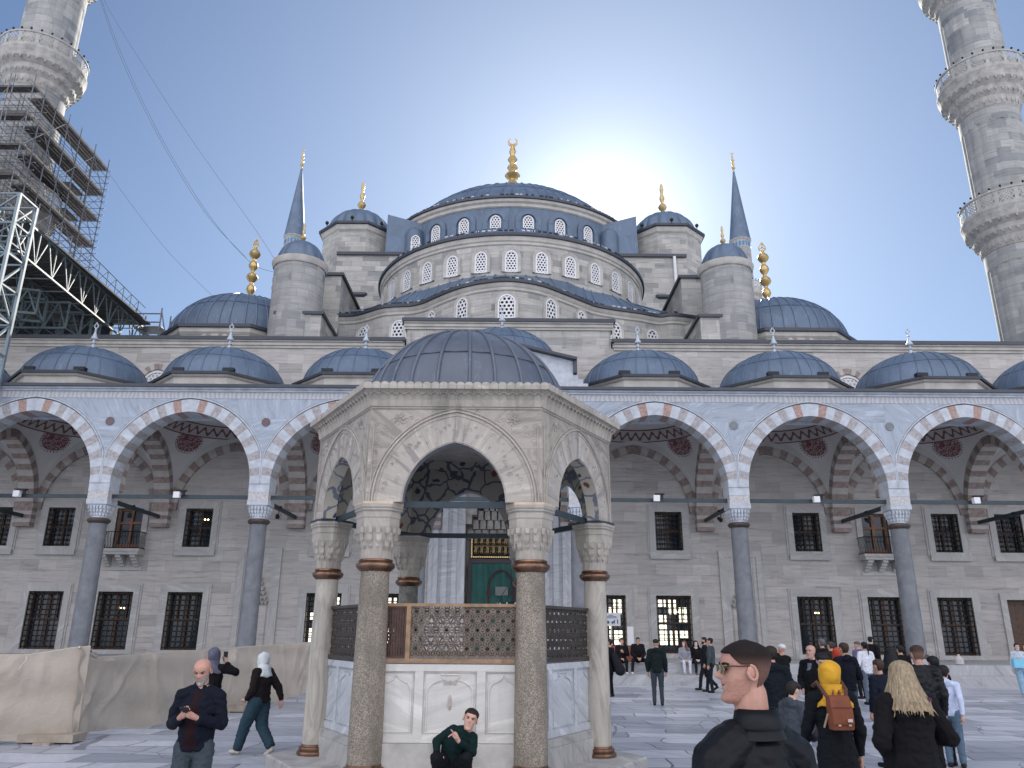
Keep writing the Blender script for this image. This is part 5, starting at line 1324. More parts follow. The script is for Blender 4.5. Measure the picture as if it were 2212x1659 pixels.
# arch walls
Ro, Ri = 2.37, 2.14
def wall_pt(k, s, z, o):      # side k between corner k-1 and k ; s along, o outward offset from outer face
    a = PI/3*k; n_ = Vector((math.sin(a), -math.cos(a), 0)); t_ = Vector((math.cos(a), math.sin(a), 0))
    ap = Ro*math.cos(PI/6)
    return Vector((FX, FY, z))+n_*(ap+o)+t_*s
AH, AR, AZ = .69, .82, 3.60
for k in range(6):
    q = MB(); T = lambda x, z, o: wall_pt(k, x, AZ+z, o); hw = Ro/2
    B = arcpts(1.08, 1.24, 16); tz = 4.93-AZ
    for i in range(len(B)-1):
        (xa, za), (xb, zb) = B[i], B[i+1]
        q.poly([T(xa, za, 0), T(xa, tz, 0), T(xb, tz, 0), T(xb, zb, 0)], 0)
    for s_ in (1, -1):
        pl = [T(s_*1.08, 0, 0), T(s_*hw, 0, 0), T(s_*hw, tz, 0), T(s_*1.08, tz, 0)]; q.poly(pl if s_ > 0 else pl[::-1], 0)
    # radial voussoirs, slightly varied
    nv = 13; A = arcpts(AH, AR, nv*2//2*1); A = arcpts(AH, AR, nv); B = arcpts(1.08, 1.24, nv)
    rr = random.Random(k)
    for i in range(len(A)-1):
        ua, ub = rr.uniform(0, 5), .0
        j = rr.choice((0, .004)); u0 = rr.random()*9
        g = .0
        q.poly([T(*A[i], j), T(*B[i], j), T(*B[i+1], j), T(*A[i+1], j)], 1, [(u0, u0*.7), (u0+.5, u0*.7), (u0+.5, u0*.7+.17), (u0, u0*.7+.11)])
        q.poly([T(*A[i], 0), T(*A[i+1], 0), T(*A[i+1], -.20), T(*A[i], -.20)], 2)
    # inner face
    tzz = tz; C_ = arcpts(AH, AR, 13)
    for i in range(len(C_)-1):
        (xa, za), (xb, zb) = C_[i], C_[i+1]; hi_ = Ri/2
        q.poly([T(xa, za, -.20), T(xb, zb, -.20), T(xb, tz+.2, -.20), T(xa, tz+.2, -.20)], 3)
    for s_ in (1, -1): q.poly([T(s_*AH, 0, -.20), T(s_*AH, tz+.2, -.20), T(s_*(Ri/2+.03), tz+.2, -.20), T(s_*(Ri/2+.03), 0, -.20)], 3)
    for s_ in (1, -1): q.poly([T(s_*AH, -.0, 0), T(s_*hw, 0, 0), T(s_*Ri/2, 0, -.20), T(s_*AH, 0, -.20)], 0)
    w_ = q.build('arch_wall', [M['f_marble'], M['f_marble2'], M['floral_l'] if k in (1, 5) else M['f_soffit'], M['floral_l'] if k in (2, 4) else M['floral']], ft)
    q = MB()
    for (a_, b_, r_, o) in ((1.10, 1.26, .016, .012), (1.14, 1.305, .010, .008), (1.05, 1.20, .007, .006)):
        B = arcpts(a_, b_, 18); q.tube([T(x, z, o) for x, z in B], r_, 5)
    q.tube([T(-hw+.02, tz-.03, .01), T(hw-.02, tz-.03, .01)], .012, 4)
    A2 = arcpts(AH+.015, AR+.018, 14); q.tube([T(x, z, .004) for x, z in A2], .008, 4)
    for s_ in (1, -1): q.tube([T(s_*(hw-.055), .0, .008), T(s_*(hw-.055), tz-.25, .008)], .009, 4)
    q.build('arch_moulding', M['f_cap'], w_)
    # carved rosettes and scrollwork in low relief
    q = MB(); rr = random.Random(10+k)
    def scroll(cx_, cz_, r_, turns, dr=1):
        pts = [T(cx_+dr*r_*(1-t/14*.85)*math.cos(turns*2*PI*t/14), cz_+r_*(1-t/14*.85)*math.sin(turns*2*PI*t/14), .003) for t in range(15)]; q.tube(pts, .0045, 4)
    for s_ in (1, -1):
        for j in range(7): 
            a = 2*PI*j/7; q.tube([T(s_*.78+.02*math.cos(a), 1.14+.02*math.sin(a), .004), T(s_*.78+.075*math.cos(a), 1.14+.075*math.sin(a), .004)], .012, 4)
        for j in range(9): scroll(s_*(.55+.065*j+rr.uniform(-.02, .02)), 1.19-.02*abs(j-4)+rr.uniform(-.05, .04)-(.0 if j < 5 else .06*(j-4)), .035+rr.random()*.02, 1.2, rr.choice((1, -1)))
        for j in range(8): scroll(s_*(hw-.10), .15+j*.13, .035, 1.1, rr.choice((1, -1)))
    c_ = (AR*AR-AH*AH)/(2*AH)
    for j in range(44):
        t = PI*(.05+.90*j/43); rr_ = .90+rr.uniform(-.10, .11)
        scroll(rr_*math.cos(t), rr_*1.14*math.sin(t), .018+rr.random()*.022, .8+rr.random()*.6, rr.choice((1, -1)))
    q.build('relief_carving', M['f_marble2'], w_)

# cornice with fluted niches and scalloped crest
q = MB()
def hexring(ap_out, z): R_ = Ro+ap_out; return [hexv(R_, k)+Vector((0,0,z)) for k in range(6)]
q.rings([hexring(0.0, 4.92), hexring(.02, 4.93), hexring(.025, 4.96), hexring(.035, 5.02), hexring(.07, 5.09), hexring(.13, 5.135), hexring(.16, 5.14), hexring(.16, 5.20), hexring(-.15, 5.24)])
cor = q.build('cornice', M['f_cap'], ft)
q = MB()
for k in range(6):
    a = PI/3*k; n_ = Vector((math.sin(a), -math.cos(a), 0)); t_ = Vector((math.cos(a), math.sin(a), 0)); ap = Ro*math.cos(PI/6)
    nb = 20
    for i in range(nb+1):
        s = -(Ro+.02)/2+(Ro+.02)*i/nb; b = Vector((FX, FY, 0))+t_*s
        q.tube([b+n_*(ap+.012)+Vector((0,0,4.94)), b+n_*(ap+.03)+Vector((0,0,5.03)), b+n_*(ap+.08)+Vector((0,0,5.10)), b+n_*(ap+.118)+Vector((0,0,5.13))], .014, 5)
        if i < nb:
            c0 = b+t_*(Ro/nb/2)
            pts = [c0+t_*(Ro/nb*.42*math.cos(u_))+n_*(ap+.095)+Vector((0,0,5.08+.035*math.sin(u_))) for u_ in [PI*j/6 for j in range(7)]]; q.tube(pts, .010, 4)
q.build('fluting', M['f_cap'], cor)
q = MB()
for k in range(6):
    a = PI/3*k; n_ = Vector((math.sin(a), -math.cos(a), 0)); t_ = Vector((math.cos(a), math.sin(a), 0)); ap = (Ro+.17)*math.cos(PI/6); L_ = Ro+.19; nb = 22
    for i in range(nb):
        c0 = Vector((FX, FY, 0))+t_*(-L_/2+L_*(i+.5)/nb)+n_*(ap-.0)
        w2 = L_/nb*.52
        pts = [(w2*math.cos(u_), .045*math.sin(u_)) for u_ in [PI*j/6 for j in range(7)]]
        q.rings([[c0+t_*px+Vector((0,0,5.20+pz))-n_*d for px, pz in [(w2, -.055)]+pts+[(-w2, -.055)]] for d in (-.012, .10)])
q.build('scalloped_crest', M['f_cap'], cor)
# roof
q = MB(); prf = [hexring(.15, 5.245)]
q.rings([hexring(.13, 5.247), hexring(-.4, 5.31)])
for k in range(6):
    a = PI/3*k; n_ = Vector((math.sin(a), -math.cos(a), 0)); t_ = Vector((math.cos(a), math.sin(a), 0)); ap = (Ro+.16)*math.cos(PI/6); L_ = Ro+.18; nb = 22
    pts = [Vector((FX, FY, 0))+t_*(-L_/2+L_*i/(nb*4))+n_*(ap-.02)+Vector((0,0,5.225+.028*abs(math.sin(PI*i/4)))) for i in range(nb*4+1)]; q.tube(pts, .018, 5)
q.build('lead_flashing', M['lead_f'], ft)
q = MB(); HR, RR = 1.47, 1.66
prf = [(RR+.10, 5.24)]+[(RR*math.cos(t), 5.26+HR*math.sin(t)) for t in [PI/2*.995*i/18 for i in range(19)]]
q.lathe(prf, (FX, FY, 0), 96)
for k in range(24):
    a = 2*PI*(k+.35+.12*math.sin(k*5.1))/24; q.tube([(FX+(r+.008)*math.sin(a), FY-(r+.008)*math.cos(a), z+.006) for r, z in prf[1:-1]], [.028]*10+[.028-.0015*i for i in range(8)], 7)
for t in (.50, 1.15):
    r, z = RR*math.cos(t), 5.26+HR*math.sin(t); q.tube([(FX+(r+.006)*math.sin(2*PI*j/96), FY-(r+.006)*math.cos(2*PI*j/96), z+.004+.008*math.sin(j*1.7)) for j in range(97)], .012, 4)
q.build('dome', M['lead_f'], ft, smooth=True)
q = MB(); q.lathe([(1.62, 4.75)]+[(1.62*math.cos(t), 4.9+1.2*math.sin(t)) for t in [PI/2*.99*i/12 for i in range(13)]], (FX, FY, 0), 48); q.build('inner_vault', M['floral'], ft, smooth=True)
# tie rods between capitals
q = MB()
for k in range(6):
    a, b = hexv(2.08, k), hexv(2.08, (k+1) % 6); q.bar(a+Vector((0,0,3.60)), b+Vector((0,0,3.60)), .045, .085)
q.build('tie_rod', M['rod'], ft)
# basin: plinth, panels, grilles
Rb = 2.0
def bpt(k, s, z, o):
    a = PI/3*k; n_ = Vector((math.sin(a), -math.cos(a), 0)); t_ = Vector((math.cos(a), math.sin(a), 0)); return Vector((FX, FY, z))+n_*(Rb*math.cos(PI/6)+o)+t_*s
for k in range(6):
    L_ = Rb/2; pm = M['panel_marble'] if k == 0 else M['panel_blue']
    q = MB()
    def slab(s0, s1, z0, z1, o0, o1, m=0):
        q.rings([[bpt(k, s0, z0, o0), bpt(k, s1, z0, o0), bpt(k, s1, z1, o0), bpt(k, s0, z1, o0)], [bpt(k, s0, z0, o1), bpt(k, s1, z0, o1), bpt(k, s1, z1, o1), bpt(k, s0, z1, o1)]][::-1], m)
    slab(-L_, L_, .226, .60, -.15, .075); pl = q.build('plinth', M['f_step'] if k else M['panel_old'] if 'panel_old' in M else M['f_step'], ft)
    q = MB(); slab(-L_, L_, .605, 1.54, -.12, 0)
    # frame strips
    zt, zb = 1.54, .605
    slab(-L_, L_, 1.455, 1.54, 0, .022); slab(-L_, L_, .605, .70, 0, .02)
    xs_ = [-L_*.985, -L_*.40, L_*.40, L_*.985]
    for i, x_ in enumerate(xs_):
        w2 = .055 if i in (1, 2) else .05
        slab(x_-w2, x_+w2, .70, 1.455, 0, .02)
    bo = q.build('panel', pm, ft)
    q = MB()
    for i in range(3):
        xa, xb = xs_[i]+.075, xs_[i+1]-.075; cx_ = (xa+xb)/2; hw_ = (xb-xa)/2
        q.tube([bpt(k, xa, .725, .006), bpt(k, xa, 1.435, .006), bpt(k, xb, 1.435, .006), bpt(k, xb, .725, .006), bpt(k, xa, .725, .006)], .009, 4)
        zz = 1.20
        if i == 1: pts = [(cx_-hw_+.03, .74), (cx_-hw_+.03, zz)]+[(cx_-(hw_-.03)*math.cos(u_), zz+.16*math.sin(u_)) for u_ in [PI/2*j/6 for j in range(6)]]+[(cx_-.12, 1.385), (cx_-.12, 1.41), (cx_+.12, 1.41), (cx_+.12, 1.385)]+[(cx_+(hw_-.03)*math.sin(u_), zz+.16*math.cos(u_)) for u_ in [PI/2*j/6 for j in range(1, 7)]]+[(cx_+hw_-.03, .74)]
        else:
            h2 = hw_-.025; pts = [(cx_-h2, .74), (cx_-h2, zz), (cx_-h2*.93, zz+.06), (cx_-h2*.75, zz+.11), (cx_-h2*.55, zz+.12), (cx_-h2*.4, zz+.135), (cx_-h2*.2, zz+.16), (cx_, zz+.21), (cx_+h2*.2, zz+.16), (cx_+h2*.4, zz+.135), (cx_+h2*.55, zz+.12), (cx_+h2*.75, zz+.11), (cx_+h2*.93, zz+.06), (cx_+h2, zz), (cx_+h2, .74)]
        q.tube([bpt(k, a_, b_, .004) for a_, b_ in pts], .011, 5)
    q.build('panel_moulding', pm, bo)
    if k == 0:
        q = MB(); 
        for dx in (-.06, 0, .06): q.tube([bpt(0, dx, 1.315, 0), bpt(0, dx, 1.315, .006)], .03, 12)
        q.tube([bpt(0, .0, 1.17, .001), bpt(0, 0, 1.12, .005), bpt(0, .0, 1.04, .005), bpt(0, 0, .99, .001)], [.008, .022, .026, .012], 7); q.build('old_stain', M['stain'] if 'stain' in M else M['f_cap'], bo)
    # grille panel 1.56 - 2.30
    z0, z1 = 1.555, 2.30; q = MB()
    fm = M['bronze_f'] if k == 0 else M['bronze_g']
    fw = .04
    slab(-L_, L_, z0, z0+fw*1.3, -.05, .03); slab(-L_, L_, z1-fw, z1, -.05, .03); slab(-L_, -L_+fw, z0+fw*1.3, z1-fw, -.05, .03); slab(L_-fw, L_, z0+fw*1.3, z1-fw, -.05, .03)
    xg0 = -L_+fw
    if k == 0: slab(-.60, -.54, z0+fw*1.3, z1-fw, -.05, .03); xg0 = -.54
    gf = q.build('grille_frame', fm, ft)
    q = MB()
    # interlaced star lattice: hex grid with spokes
    p_ = .135; 
    def seg(a, b, w=.011):
        (x0_, z0_), (x1_, z1_) = a, b
        lo, hi = xg0, L_-fw
        def ins(x, z): return lo <= x <= hi and z0+fw <= z <= z1-fw*.5
        if not (ins(x0_, z0_) and ins(x1_, z1_)):
            # clip crudely
            for _ in range(8):
                if ins(x0_, z0_) and ins(x1_, z1_): break
                if not ins(x0_, z0_): x0_, z0_ = x0_*.85+x1_*.15, z0_*.85+z1_*.15
                if not ins(x1_, z1_): x1_, z1_ = x1_*.85+x0_*.15, z1_*.85+z0_*.15
            if not (ins(x0_, z0_) and ins(x1_, z1_)): return
        q.bar(bpt(k, x0_, z0_, -.01), bpt(k, x1_, z1_, -.01), w, .022)
    rows = int((z1-z0)/(p_*.866))+2; cols = int(2*L_/p_)+2
    for r_ in range(-1, rows):
        for c_ in range(-cols//2-1, cols//2+2):
            cx_ = c_*p_+(p_/2 if r_ % 2 else 0); cz_ = z0+.06+r_*p_*.866
            if cx_ < xg0-.1 or cx_ > L_+.1: continue
            h = p_*.30
            ring = [(cx_+h*math.cos(PI/3*j+PI/6), cz_+h*math.sin(PI/3*j+PI/6)) for j in range(6)]
            for j in range(6):
                if k in (0, 1, 5): seg(ring[j], ring[(j+1) % 6])
            for j in range(6):
                a = PI/3*j; m_ = (cx_+p_*.5*math.cos(a), cz_+p_*.5*math.sin(a)); i0 = (cx_+h*.866*math.cos(a), cz_+h*.866*math.sin(a)); seg(i0, m_)
                if k in (0, 1, 5):
                    a2 = a+PI/6; seg((cx_+h*math.cos(a2), cz_+h*math.sin(a2)), (cx_+p_*.577*math.cos(a2), cz_+p_*.577*math.sin(a2)))
                else: seg((cx_, cz_), i0)
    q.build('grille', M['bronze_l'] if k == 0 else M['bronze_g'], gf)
    if k == 0:
        q = MB(); 
        def sl2(s0, s1, z0_, z1_, o0, o1): q.rings([[bpt(0, s0, z0_, o1), bpt(0, s1, z0_, o1), bpt(0, s1, z1_, o1), bpt(0, s0, z1_, o1)], [bpt(0, s0, z0_, o0), bpt(0, s1, z0_, o0), bpt(0, s1, z1_, o0), bpt(0, s0, z1_, o0)]])
        xa, xb = -L_+fw+.005, -.605
        sl2(xa, xb, z0+.06, z0+.085, -.03, .02); sl2(xa, xb, z1-.065, z1-.04, -.03, .02); sl2(xa, xa+.02, z0+.085, z1-.065, -.03, .02); sl2(xb-.02, xb, z0+.085, z1-.065, -.03, .02)
        for i in range(9):
            x_ = xa+.04+i*(xb-xa-.08)/8; sl2(x_-.008-(.006 if i > 3 else 0), x_+.008+(.006 if i > 3 else 0), z0+.085, z1-.065, -.012, .006)
        for i in range(14):
            z_ = z0+.11+i*(z1-z0-.2)/13; sl2(xa+.02, xa+.16 if i % 2 else xb-.02, z_-.008, z_+.008, -.024, -.0125)
        sl2(xa-.03, xa+.17, z0+.36, z0+.385, .012, .03)
        q.build('hatch', M['hatch'], gf)

# ================================================================ canvas hoarding on the left
def canvas():
    m, t, b = newmat('beige_canvas'); n = NT(t); o = n.obj()
    f = n.noise(o, 1.2, 5, .6); n.l(n.ramp(f, [(.3, (.42,.365,.30)), (.7, (.52,.46,.385))]), b.inputs['Base Color']); b.inputs['Roughness'].default_value = .9
    f2 = n.noise(o, 3.0, 4, .6, 1.5); n.bump(f2, .5, .05, b); return m
M['canvas'] = canvas(); M['block'] = simple('pale_wood_block', (.34,.29,.23), .8, 0, .2, 5)
hd = empty('canvas_hoarding', (-7.9, 15.5, 0), 'beige canvas hoarding stretched over a temporary fence left of the fountain', 'hoarding')
path = [Vector((-13.2, 12.0, 0)), Vector((-8.0, 15.45, 0)), Vector((-6.15, 26.4, 0))]
def sheet(a, b, n, seed, topf, botf):
    q = MB(); rr = random.Random(seed); d = b-a; L_ = d.length; nrm_ = Vector((d.y, -d.x, 0)).normalized(); rows = 22; G_ = []
    cr = [(rr.random()*L_, rr.uniform(.2, 1.4), rr.uniform(-1.2, 1.2), rr.uniform(.02, .055)) for _ in range(int(L_*4))]
    for j in range(rows+1):
        row = []
        for i in range(n+1):
            s = L_*i/n; zt, zb = topf(s), botf(s); t = j/rows; z = zb+(zt-zb)*t
            o = .05*math.sin(s*2.1+seed)*(1-t)+.03*math.sin(s*5.3+z*2)*(1-t)+.02*math.sin(z*9+s*.7)
            for cs, cz, sl_, am in cr:
                dd = (s-cs)-(z-cz)*sl_; e = abs(z-cz); o += am*math.exp(-(dd/.07)**2)*math.exp(-(e/.5)**2)
            if j == rows: o = 0
            p = a+d*(s/L_)+nrm_*(.06+o); p.z = z; row.append(q.V(p))
        G_.append(row)
    for j in range(rows):
        for i in range(n): q.F((G_[j][i], G_[j][i+1], G_[j+1][i+1], G_[j+1][i]))
    q.tube([a+d*(i/20)+Vector((0,0,topf(L_*i/20))) for i in range(21)], .025, 6)
    return q.build('canvas', M['canvas'], hd, smooth=True)
sheet(path[0], path[1]+(path[1]-path[0]).normalized()*.10, 90, 1, lambda s: 1.50+.02*math.sin(s)+.14*max(0, 1-abs(s-6.24)/.8), lambda s: .10+.07*math.sin(s*1.9)-.05*max(0, s-5.4))
sheet(path[1]-(path[2]-path[1]).normalized()*.12+Vector((-.02,0,0)), path[2], 150, 2, lambda s: 1.40+.22*max(0, 1-s/.35)+.017*s, lambda s: .06+.05*math.sin(s*1.3+1)+.02*math.sin(s*5))
q = MB(); q.tube([(-13.2+.05, 12.05, 0), (-13.15, 12.05, 1.5)], .03, 6); q.tube([(-8.0, 15.5, .1), (-8.0, 15.5, 1.6)], .03, 6); q.tube([(-7.1, 20.9, .1), (-7.1, 20.9, 1.5)], .03, 6); q.tube([(-6.15, 26.4, 0), (-6.15, 26.4, 1.58)], .03, 6); q.build('post', M['tube'], hd)
for (x, y, lab) in ((-8.15, 15.2, ''), (-7.0, 20.9, '')):
    q = MB(); q.box((x-.55, y-.22, .03), (x+.45, y+.25, .16)); q.box((x-.2, y-.3, .0), (x-.05, y+.1, .03)); q.box((x-.02, y-.34, .0), (x+.12, y+.1, .04)); q.build('foot_block', M['block'], hd)
q = MB(); q.tube([(-8.68, 14.8, 1.48), (-8.66, 14.78, 1.4), (-8.72, 14.78, 1.33), (-8.76, 14.77, 1.24)], .007, 4); q.build('string', M['whitep'], hd)
# ================================================================ people
from mathutils import noise as mnoise
MATC = {}
def cmat_(name, col, rough=.8, var=.15, scale=14, bump=.25):
    k = (name, col)
    if k not in MATC:
        if name.startswith(('cloth', 'shoe', 'leather')) and max(col) < .05: col = tuple(c*.42 for c in col)
        MATC[k] = simple(name, col, rough, 0, var, scale, bump); MATC[k].node_tree.nodes['Principled BSDF'].inputs['Specular IOR Level'].default_value = .22
    return MATC[k]
def skin_mat(col):
    k = ('skin', col)
    if k not in MATC:
        m, t, b = newmat('skin'); n = NT(t); f = n.noise(n.obj(), 30, 4, .6); n.l(n.ramp(f, [(.3, tuple(c*.88 for c in col)), (.7, tuple(min(1, c*1.1) for c in col))]), b.inputs['Base Color'])
        b.inputs['Roughness'].default_value = .5; b.inputs['Subsurface Weight'].default_value = .12; b.inputs['Subsurface Radius'].default_value = (.02, .006, .004); MATC[k] = m
    return MATC[k]
def hair_mat(col):
    k = ('hair', col)
    if k not in MATC:
        m, t, b = newmat('hair'); n = NT(t); f = n.noise(n.map(n.obj(), (60, 60, 6)), 1, 5, .7, .4)
        n.l(n.ramp(f, [(.3, tuple(c*.55 for c in col)), (.5, col), (.72, tuple(min(1, c*1.7) for c in col))]), b.inputs['Base Color']); b.inputs['Roughness'].default_value = .6; b.inputs['Specular IOR Level'].default_value = .25; n.bump(f, .6, .004, b); MATC[k] = m
    return MATC[k]
def fade_mat(hc, skin, za, zb):
    m, t, b = newmat('faded_hair'); n = NT(t); o = n.obj(); sx = n.n('SeparateXYZ'); n.l(o, sx.inputs[0])
    f = n.noise(n.map(o, (1, 1, .6)), 240, 3, .7); mr = n.n('MapRange', interpolation_type='SMOOTHSTEP'); n.l(n.math('ADD', sx.outputs[2], n.math('MULTIPLY', n.math('SUBTRACT', f, .5), .03)), mr.inputs[0]); mr.inputs[1].default_value = za; mr.inputs[2].default_value = zb
    side = tuple(skin[i]*.30+hc[i]*.8 for i in range(3)); c = n.mix(mr.outputs[0], side, hc); c = n.mix(1, c, n.ramp(f, [(.3, (.7,)), (.7, (1.35,))]), 'MULTIPLY')
    n.l(c, b.inputs['Base Color']); b.inputs['Roughness'].default_value = .75; b.inputs['Specular IOR Level'].default_value = .2; n.bump(f, .7, .004, b); return m
LV = [(0,.066,-.015,.026),(.006,.076,-.03,.036),(.015,.082,-.045,.043),(.03,.080,-.052,.051),(.042,.075,-.056,.055),(.050,.0765,-.058,.057),(.056,.078,-.060,.058),(.063,.0785,-.061,.060),(.070,.078,-.064,.061),(.077,.079,-.068,.063),(.085,.079,-.074,.065),(.093,.079,-.080,.067),(.10,.079,-.085,.068),(.108,.079,-.089,.0695),(.118,.078,-.093,.071),(.128,.0765,-.096,.072),(.138,.076,-.099,.0735),(.148,.080,-.101,.075),(.158,.082,-.102,.076),(.172,.080,-.102,.0765),(.187,.074,-.099,.075),(.200,.064,-.092,.070),(.212,.049,-.080,.061),(.222,.032,-.064,.049),(.230,.012,-.045,.034),(.235,-.004,-.028,.018),(.2365,-.016,-.018,.003)]
NOSE = [(.084,.0),(.088,.007),(.093,.017),(.100,.026),(.106,.028),(.113,.024),(.122,.017),(.132,.010),(.142,.004),(.152,0)]
LIPS = [(.045,0),(.051,.002),(.056,.0065),(.062,.007),(.067,.004),(.070,.0005),(.073,.004),(.078,.0065),(.083,.003),(.087,0)]
CHIN = [(0,.002),(.015,.007),(.028,.007),(.042,0)]
def interp(T, z):
    if z <= T[0][0]: return T[0][1] if T is CHIN else 0
    for (a, b), (c, d) in zip(T, T[1:]):
        if a <= z <= c: return b+(d-b)*(z-a)/(c-a)
    return 0
def lvl(z):
    z = max(0, min(.2365, z))
    for A, B in zip(LV, LV[1:]):
        if A[0] <= z <= B[0]:
            t = (z-A[0])/(B[0]-A[0]); return [A[i]+(B[i]-A[i])*t for i in (1, 2, 3)]
    return LV[-1][1:]
FEAT = [1.0]
def head_pt(th, z, off=0.0, openm=0):
    f, b, w_ = lvl(z); yc = (f+b)*.42 if z > .03 else (f+b)*.5
    s, c = math.sin(th), math.cos(th); e = .88
    x = (w_)*math.copysign(abs(s)**e, s); y = yc+((f-yc) if c > 0 else (yc-b))*math.copysign(abs(c)**e, c)
    if c > 0:
        nz = interp(NOSE, z); sg = .0125 if z < .11 else .0095
        y += FEAT[0]*(nz*math.exp(-(x/sg)**2)+interp(LIPS, z)*math.exp(-(x/.021)**2)+interp(CHIN, z)*math.exp(-(x/.02)**2))
        for sx in (-1, 1):
            y -= .011*math.exp(-((x-sx*.031)/.015)**2-((z-.134)/.011)**2)
            y += .003*math.exp(-((x-sx*.040)/.016)**2-((z-.105)/.018)**2)
        y += .004*math.exp(-((abs(x)-.03)/.02)**2-((z-.150)/.006)**2)
        if openm: y -= openm*math.exp(-(x/.017)**2-((z-.068)/.0035)**2)
    if off:
        v = Vector((x, y-(f+b)*.5, (z-.12)*.8)); l_ = v.length or 1; v = v/l_
        x += v.x*off; y += v.y*off; z += v.z*off
    return Vector((x, y, z))
def bone(mb, p0, p1, r0, r1, wx=1.0, lat=Vector((1,0,0)), n=12, caps=(1,1)):
    p0, p1 = Vector(p0), Vector(p1); d = p1-p0; L_ = d.length
    t = d/L_ if L_ > 1e-6 else Vector((0,0,1)); a = lat-t*lat.dot(t)
    if a.length < 1e-3: a = t.orthogonal()
    a.normalize(); b = t.cross(a); R = []
    st = [(-math.cos(u_)*r0*caps[0], max(.02, math.sin(u_))*r0) for u_ in (.12, .5, .9, 1.25)]+[(0, r0), (L_*.5, (r0+r1)/2), (L_, r1)]+[(L_+math.cos(u_)*r1*caps[1], max(.02, math.sin(u_))*r1) for u_ in (1.25, .9, .5, .12)]
    for s, r in st: R.append([p0+t*s+a*math.cos(2*PI*k/n)*r*wx+b*math.sin(2*PI*k/n)*r for k in range(n)])
    mb.rings(R)
def ell(mb, c, r, n=10, rot=None):
    c = Vector(c); R = []
    for i in range(n+1):
        u_ = PI*(i+.001)/(n+.002); R.append([c+((rot or Matrix.Identity(3)) @ Vector((r[0]*math.sin(u_)*math.cos(2*PI*k/12), r[1]*math.sin(u_)*math.sin(2*PI*k/12), r[2]*math.cos(u_)))) for k in range(12)])
    mb.rings(R[::-1])
def solid(mb, voxel, smooth=3, extra=None, wrinkle=0, seed=0, wscale=9):
    """union of the closed pieces as one continuous skin"""
    me = bpy.data.meshes.new('tmp'); me.from_pydata(mb.v, [], mb.f)
    o = bpy.data.objects.new('tmp', me); C.objects.link(o)
    r = o.modifiers.new('r', 'REMESH'); r.mode = 'VOXEL'; r.voxel_size = voxel; r.use_smooth_shade = True
    s = o.modifiers.new('s', 'SMOOTH'); s.factor = .6; s.iterations = smooth
    dg = bpy.context.evaluated_depsgraph_get(); dg.update(); m2 = bpy.data.meshes.new_from_object(o.evaluated_get(dg))
    bpy.data.objects.remove(o); bpy.data.meshes.remove(me)
    if wrinkle:
        sd = Vector((seed*3.1, seed*1.7, seed*.9))
        co = [0.0]*(3*len(m2.vertices)); m2.vertices.foreach_get('co', co); no = [0.0]*len(co); m2.vertices.foreach_get('normal', no)
        for i in range(0, len(co), 3):
            p = Vector((co[i], co[i+1], co[i+2]*1.5)); k = mnoise.noise(p*wscale+sd)+.5*mnoise.noise(p*wscale*2.3+sd); k = (abs(k)-.25)*wrinkle
            co[i] += no[i]*k; co[i+1] += no[i+1]*k; co[i+2] += no[i+2]*k
        m2.vertices.foreach_set('co', co)
    if extra is not None and extra.v:
        bm = bmesh.new(); bm.from_mesh(m2); vs = [bm.verts.new(p) for p in extra.v]
        for f_ in extra.f:
            try: fc = bm.faces.new([vs[i] for i in f_]); fc.smooth = True
            except Exception: pass
        bm.to_mesh(m2); bm.free()
    m2.update(); return m2
def put(name, mesh, mat, parent):
    o = bpy.data.objects.new(name, mesh); mesh.name = name; mesh.materials.clear(); mesh.materials.append(mat); C.objects.link(o); o.parent = parent
    return o
def mbmesh(mb):
    me = bpy.data.meshes.new('m'); me.from_pydata(mb.v, [], mb.f); me.polygons.foreach_set('use_smooth', [True]*len(me.polygons)); me.update(); return me
def hand(mb, w, d, nrm_, s=1.0, curl=.5, point=False, thumb=1):
    """palm, four fingers, thumb; d = direction of the hand, nrm_ = palm normal"""
    w, d = Vector(w), Vector(d).normalized(); nrm_ = Vector(nrm_); nrm_ = (nrm_-d*nrm_.dot(d)).normalized(); sd = d.cross(nrm_)*thumb
    k = w+d*.085*s; bone(mb, w+d*.01, k, .026*s, .034*s, 1.0, sd, 10); 
    for f_ in range(4):
        L_ = (.072, .080, .074, .058)[f_]*s; b = k+sd*(.028-.0185*f_)*s
        cu = curl if not (point and f_ == 0) else .05
        if point and f_ > 0: cu = 1.5
        p, dd = b, d.copy(); segs = (.45, .32, .23)
        for i, sg in enumerate(segs):
            ang = cu*(.6+.35*i); dd = (dd*math.cos(ang)+nrm_*math.sin(ang)).normalized(); q_ = p+dd*L_*sg
            bone(mb, p, q_, (.0092-.001*i)*s, (.0084-.001*i)*s, 1, sd, 8); p = q_
    t0 = w+d*.03*s+sd*.022*s; t1 = t0+(d*.6+sd*.75+nrm_*.25).normalized()*.038*s; t2 = t1+(d*.9+sd*.15+nrm_*.4).normalized()*.032*s
    bone(mb, t0, t1, .0125*s, .0105*s, 1, d, 8); bone(mb, t1, t2, .0105*s, .0085*s, 1, d, 8)
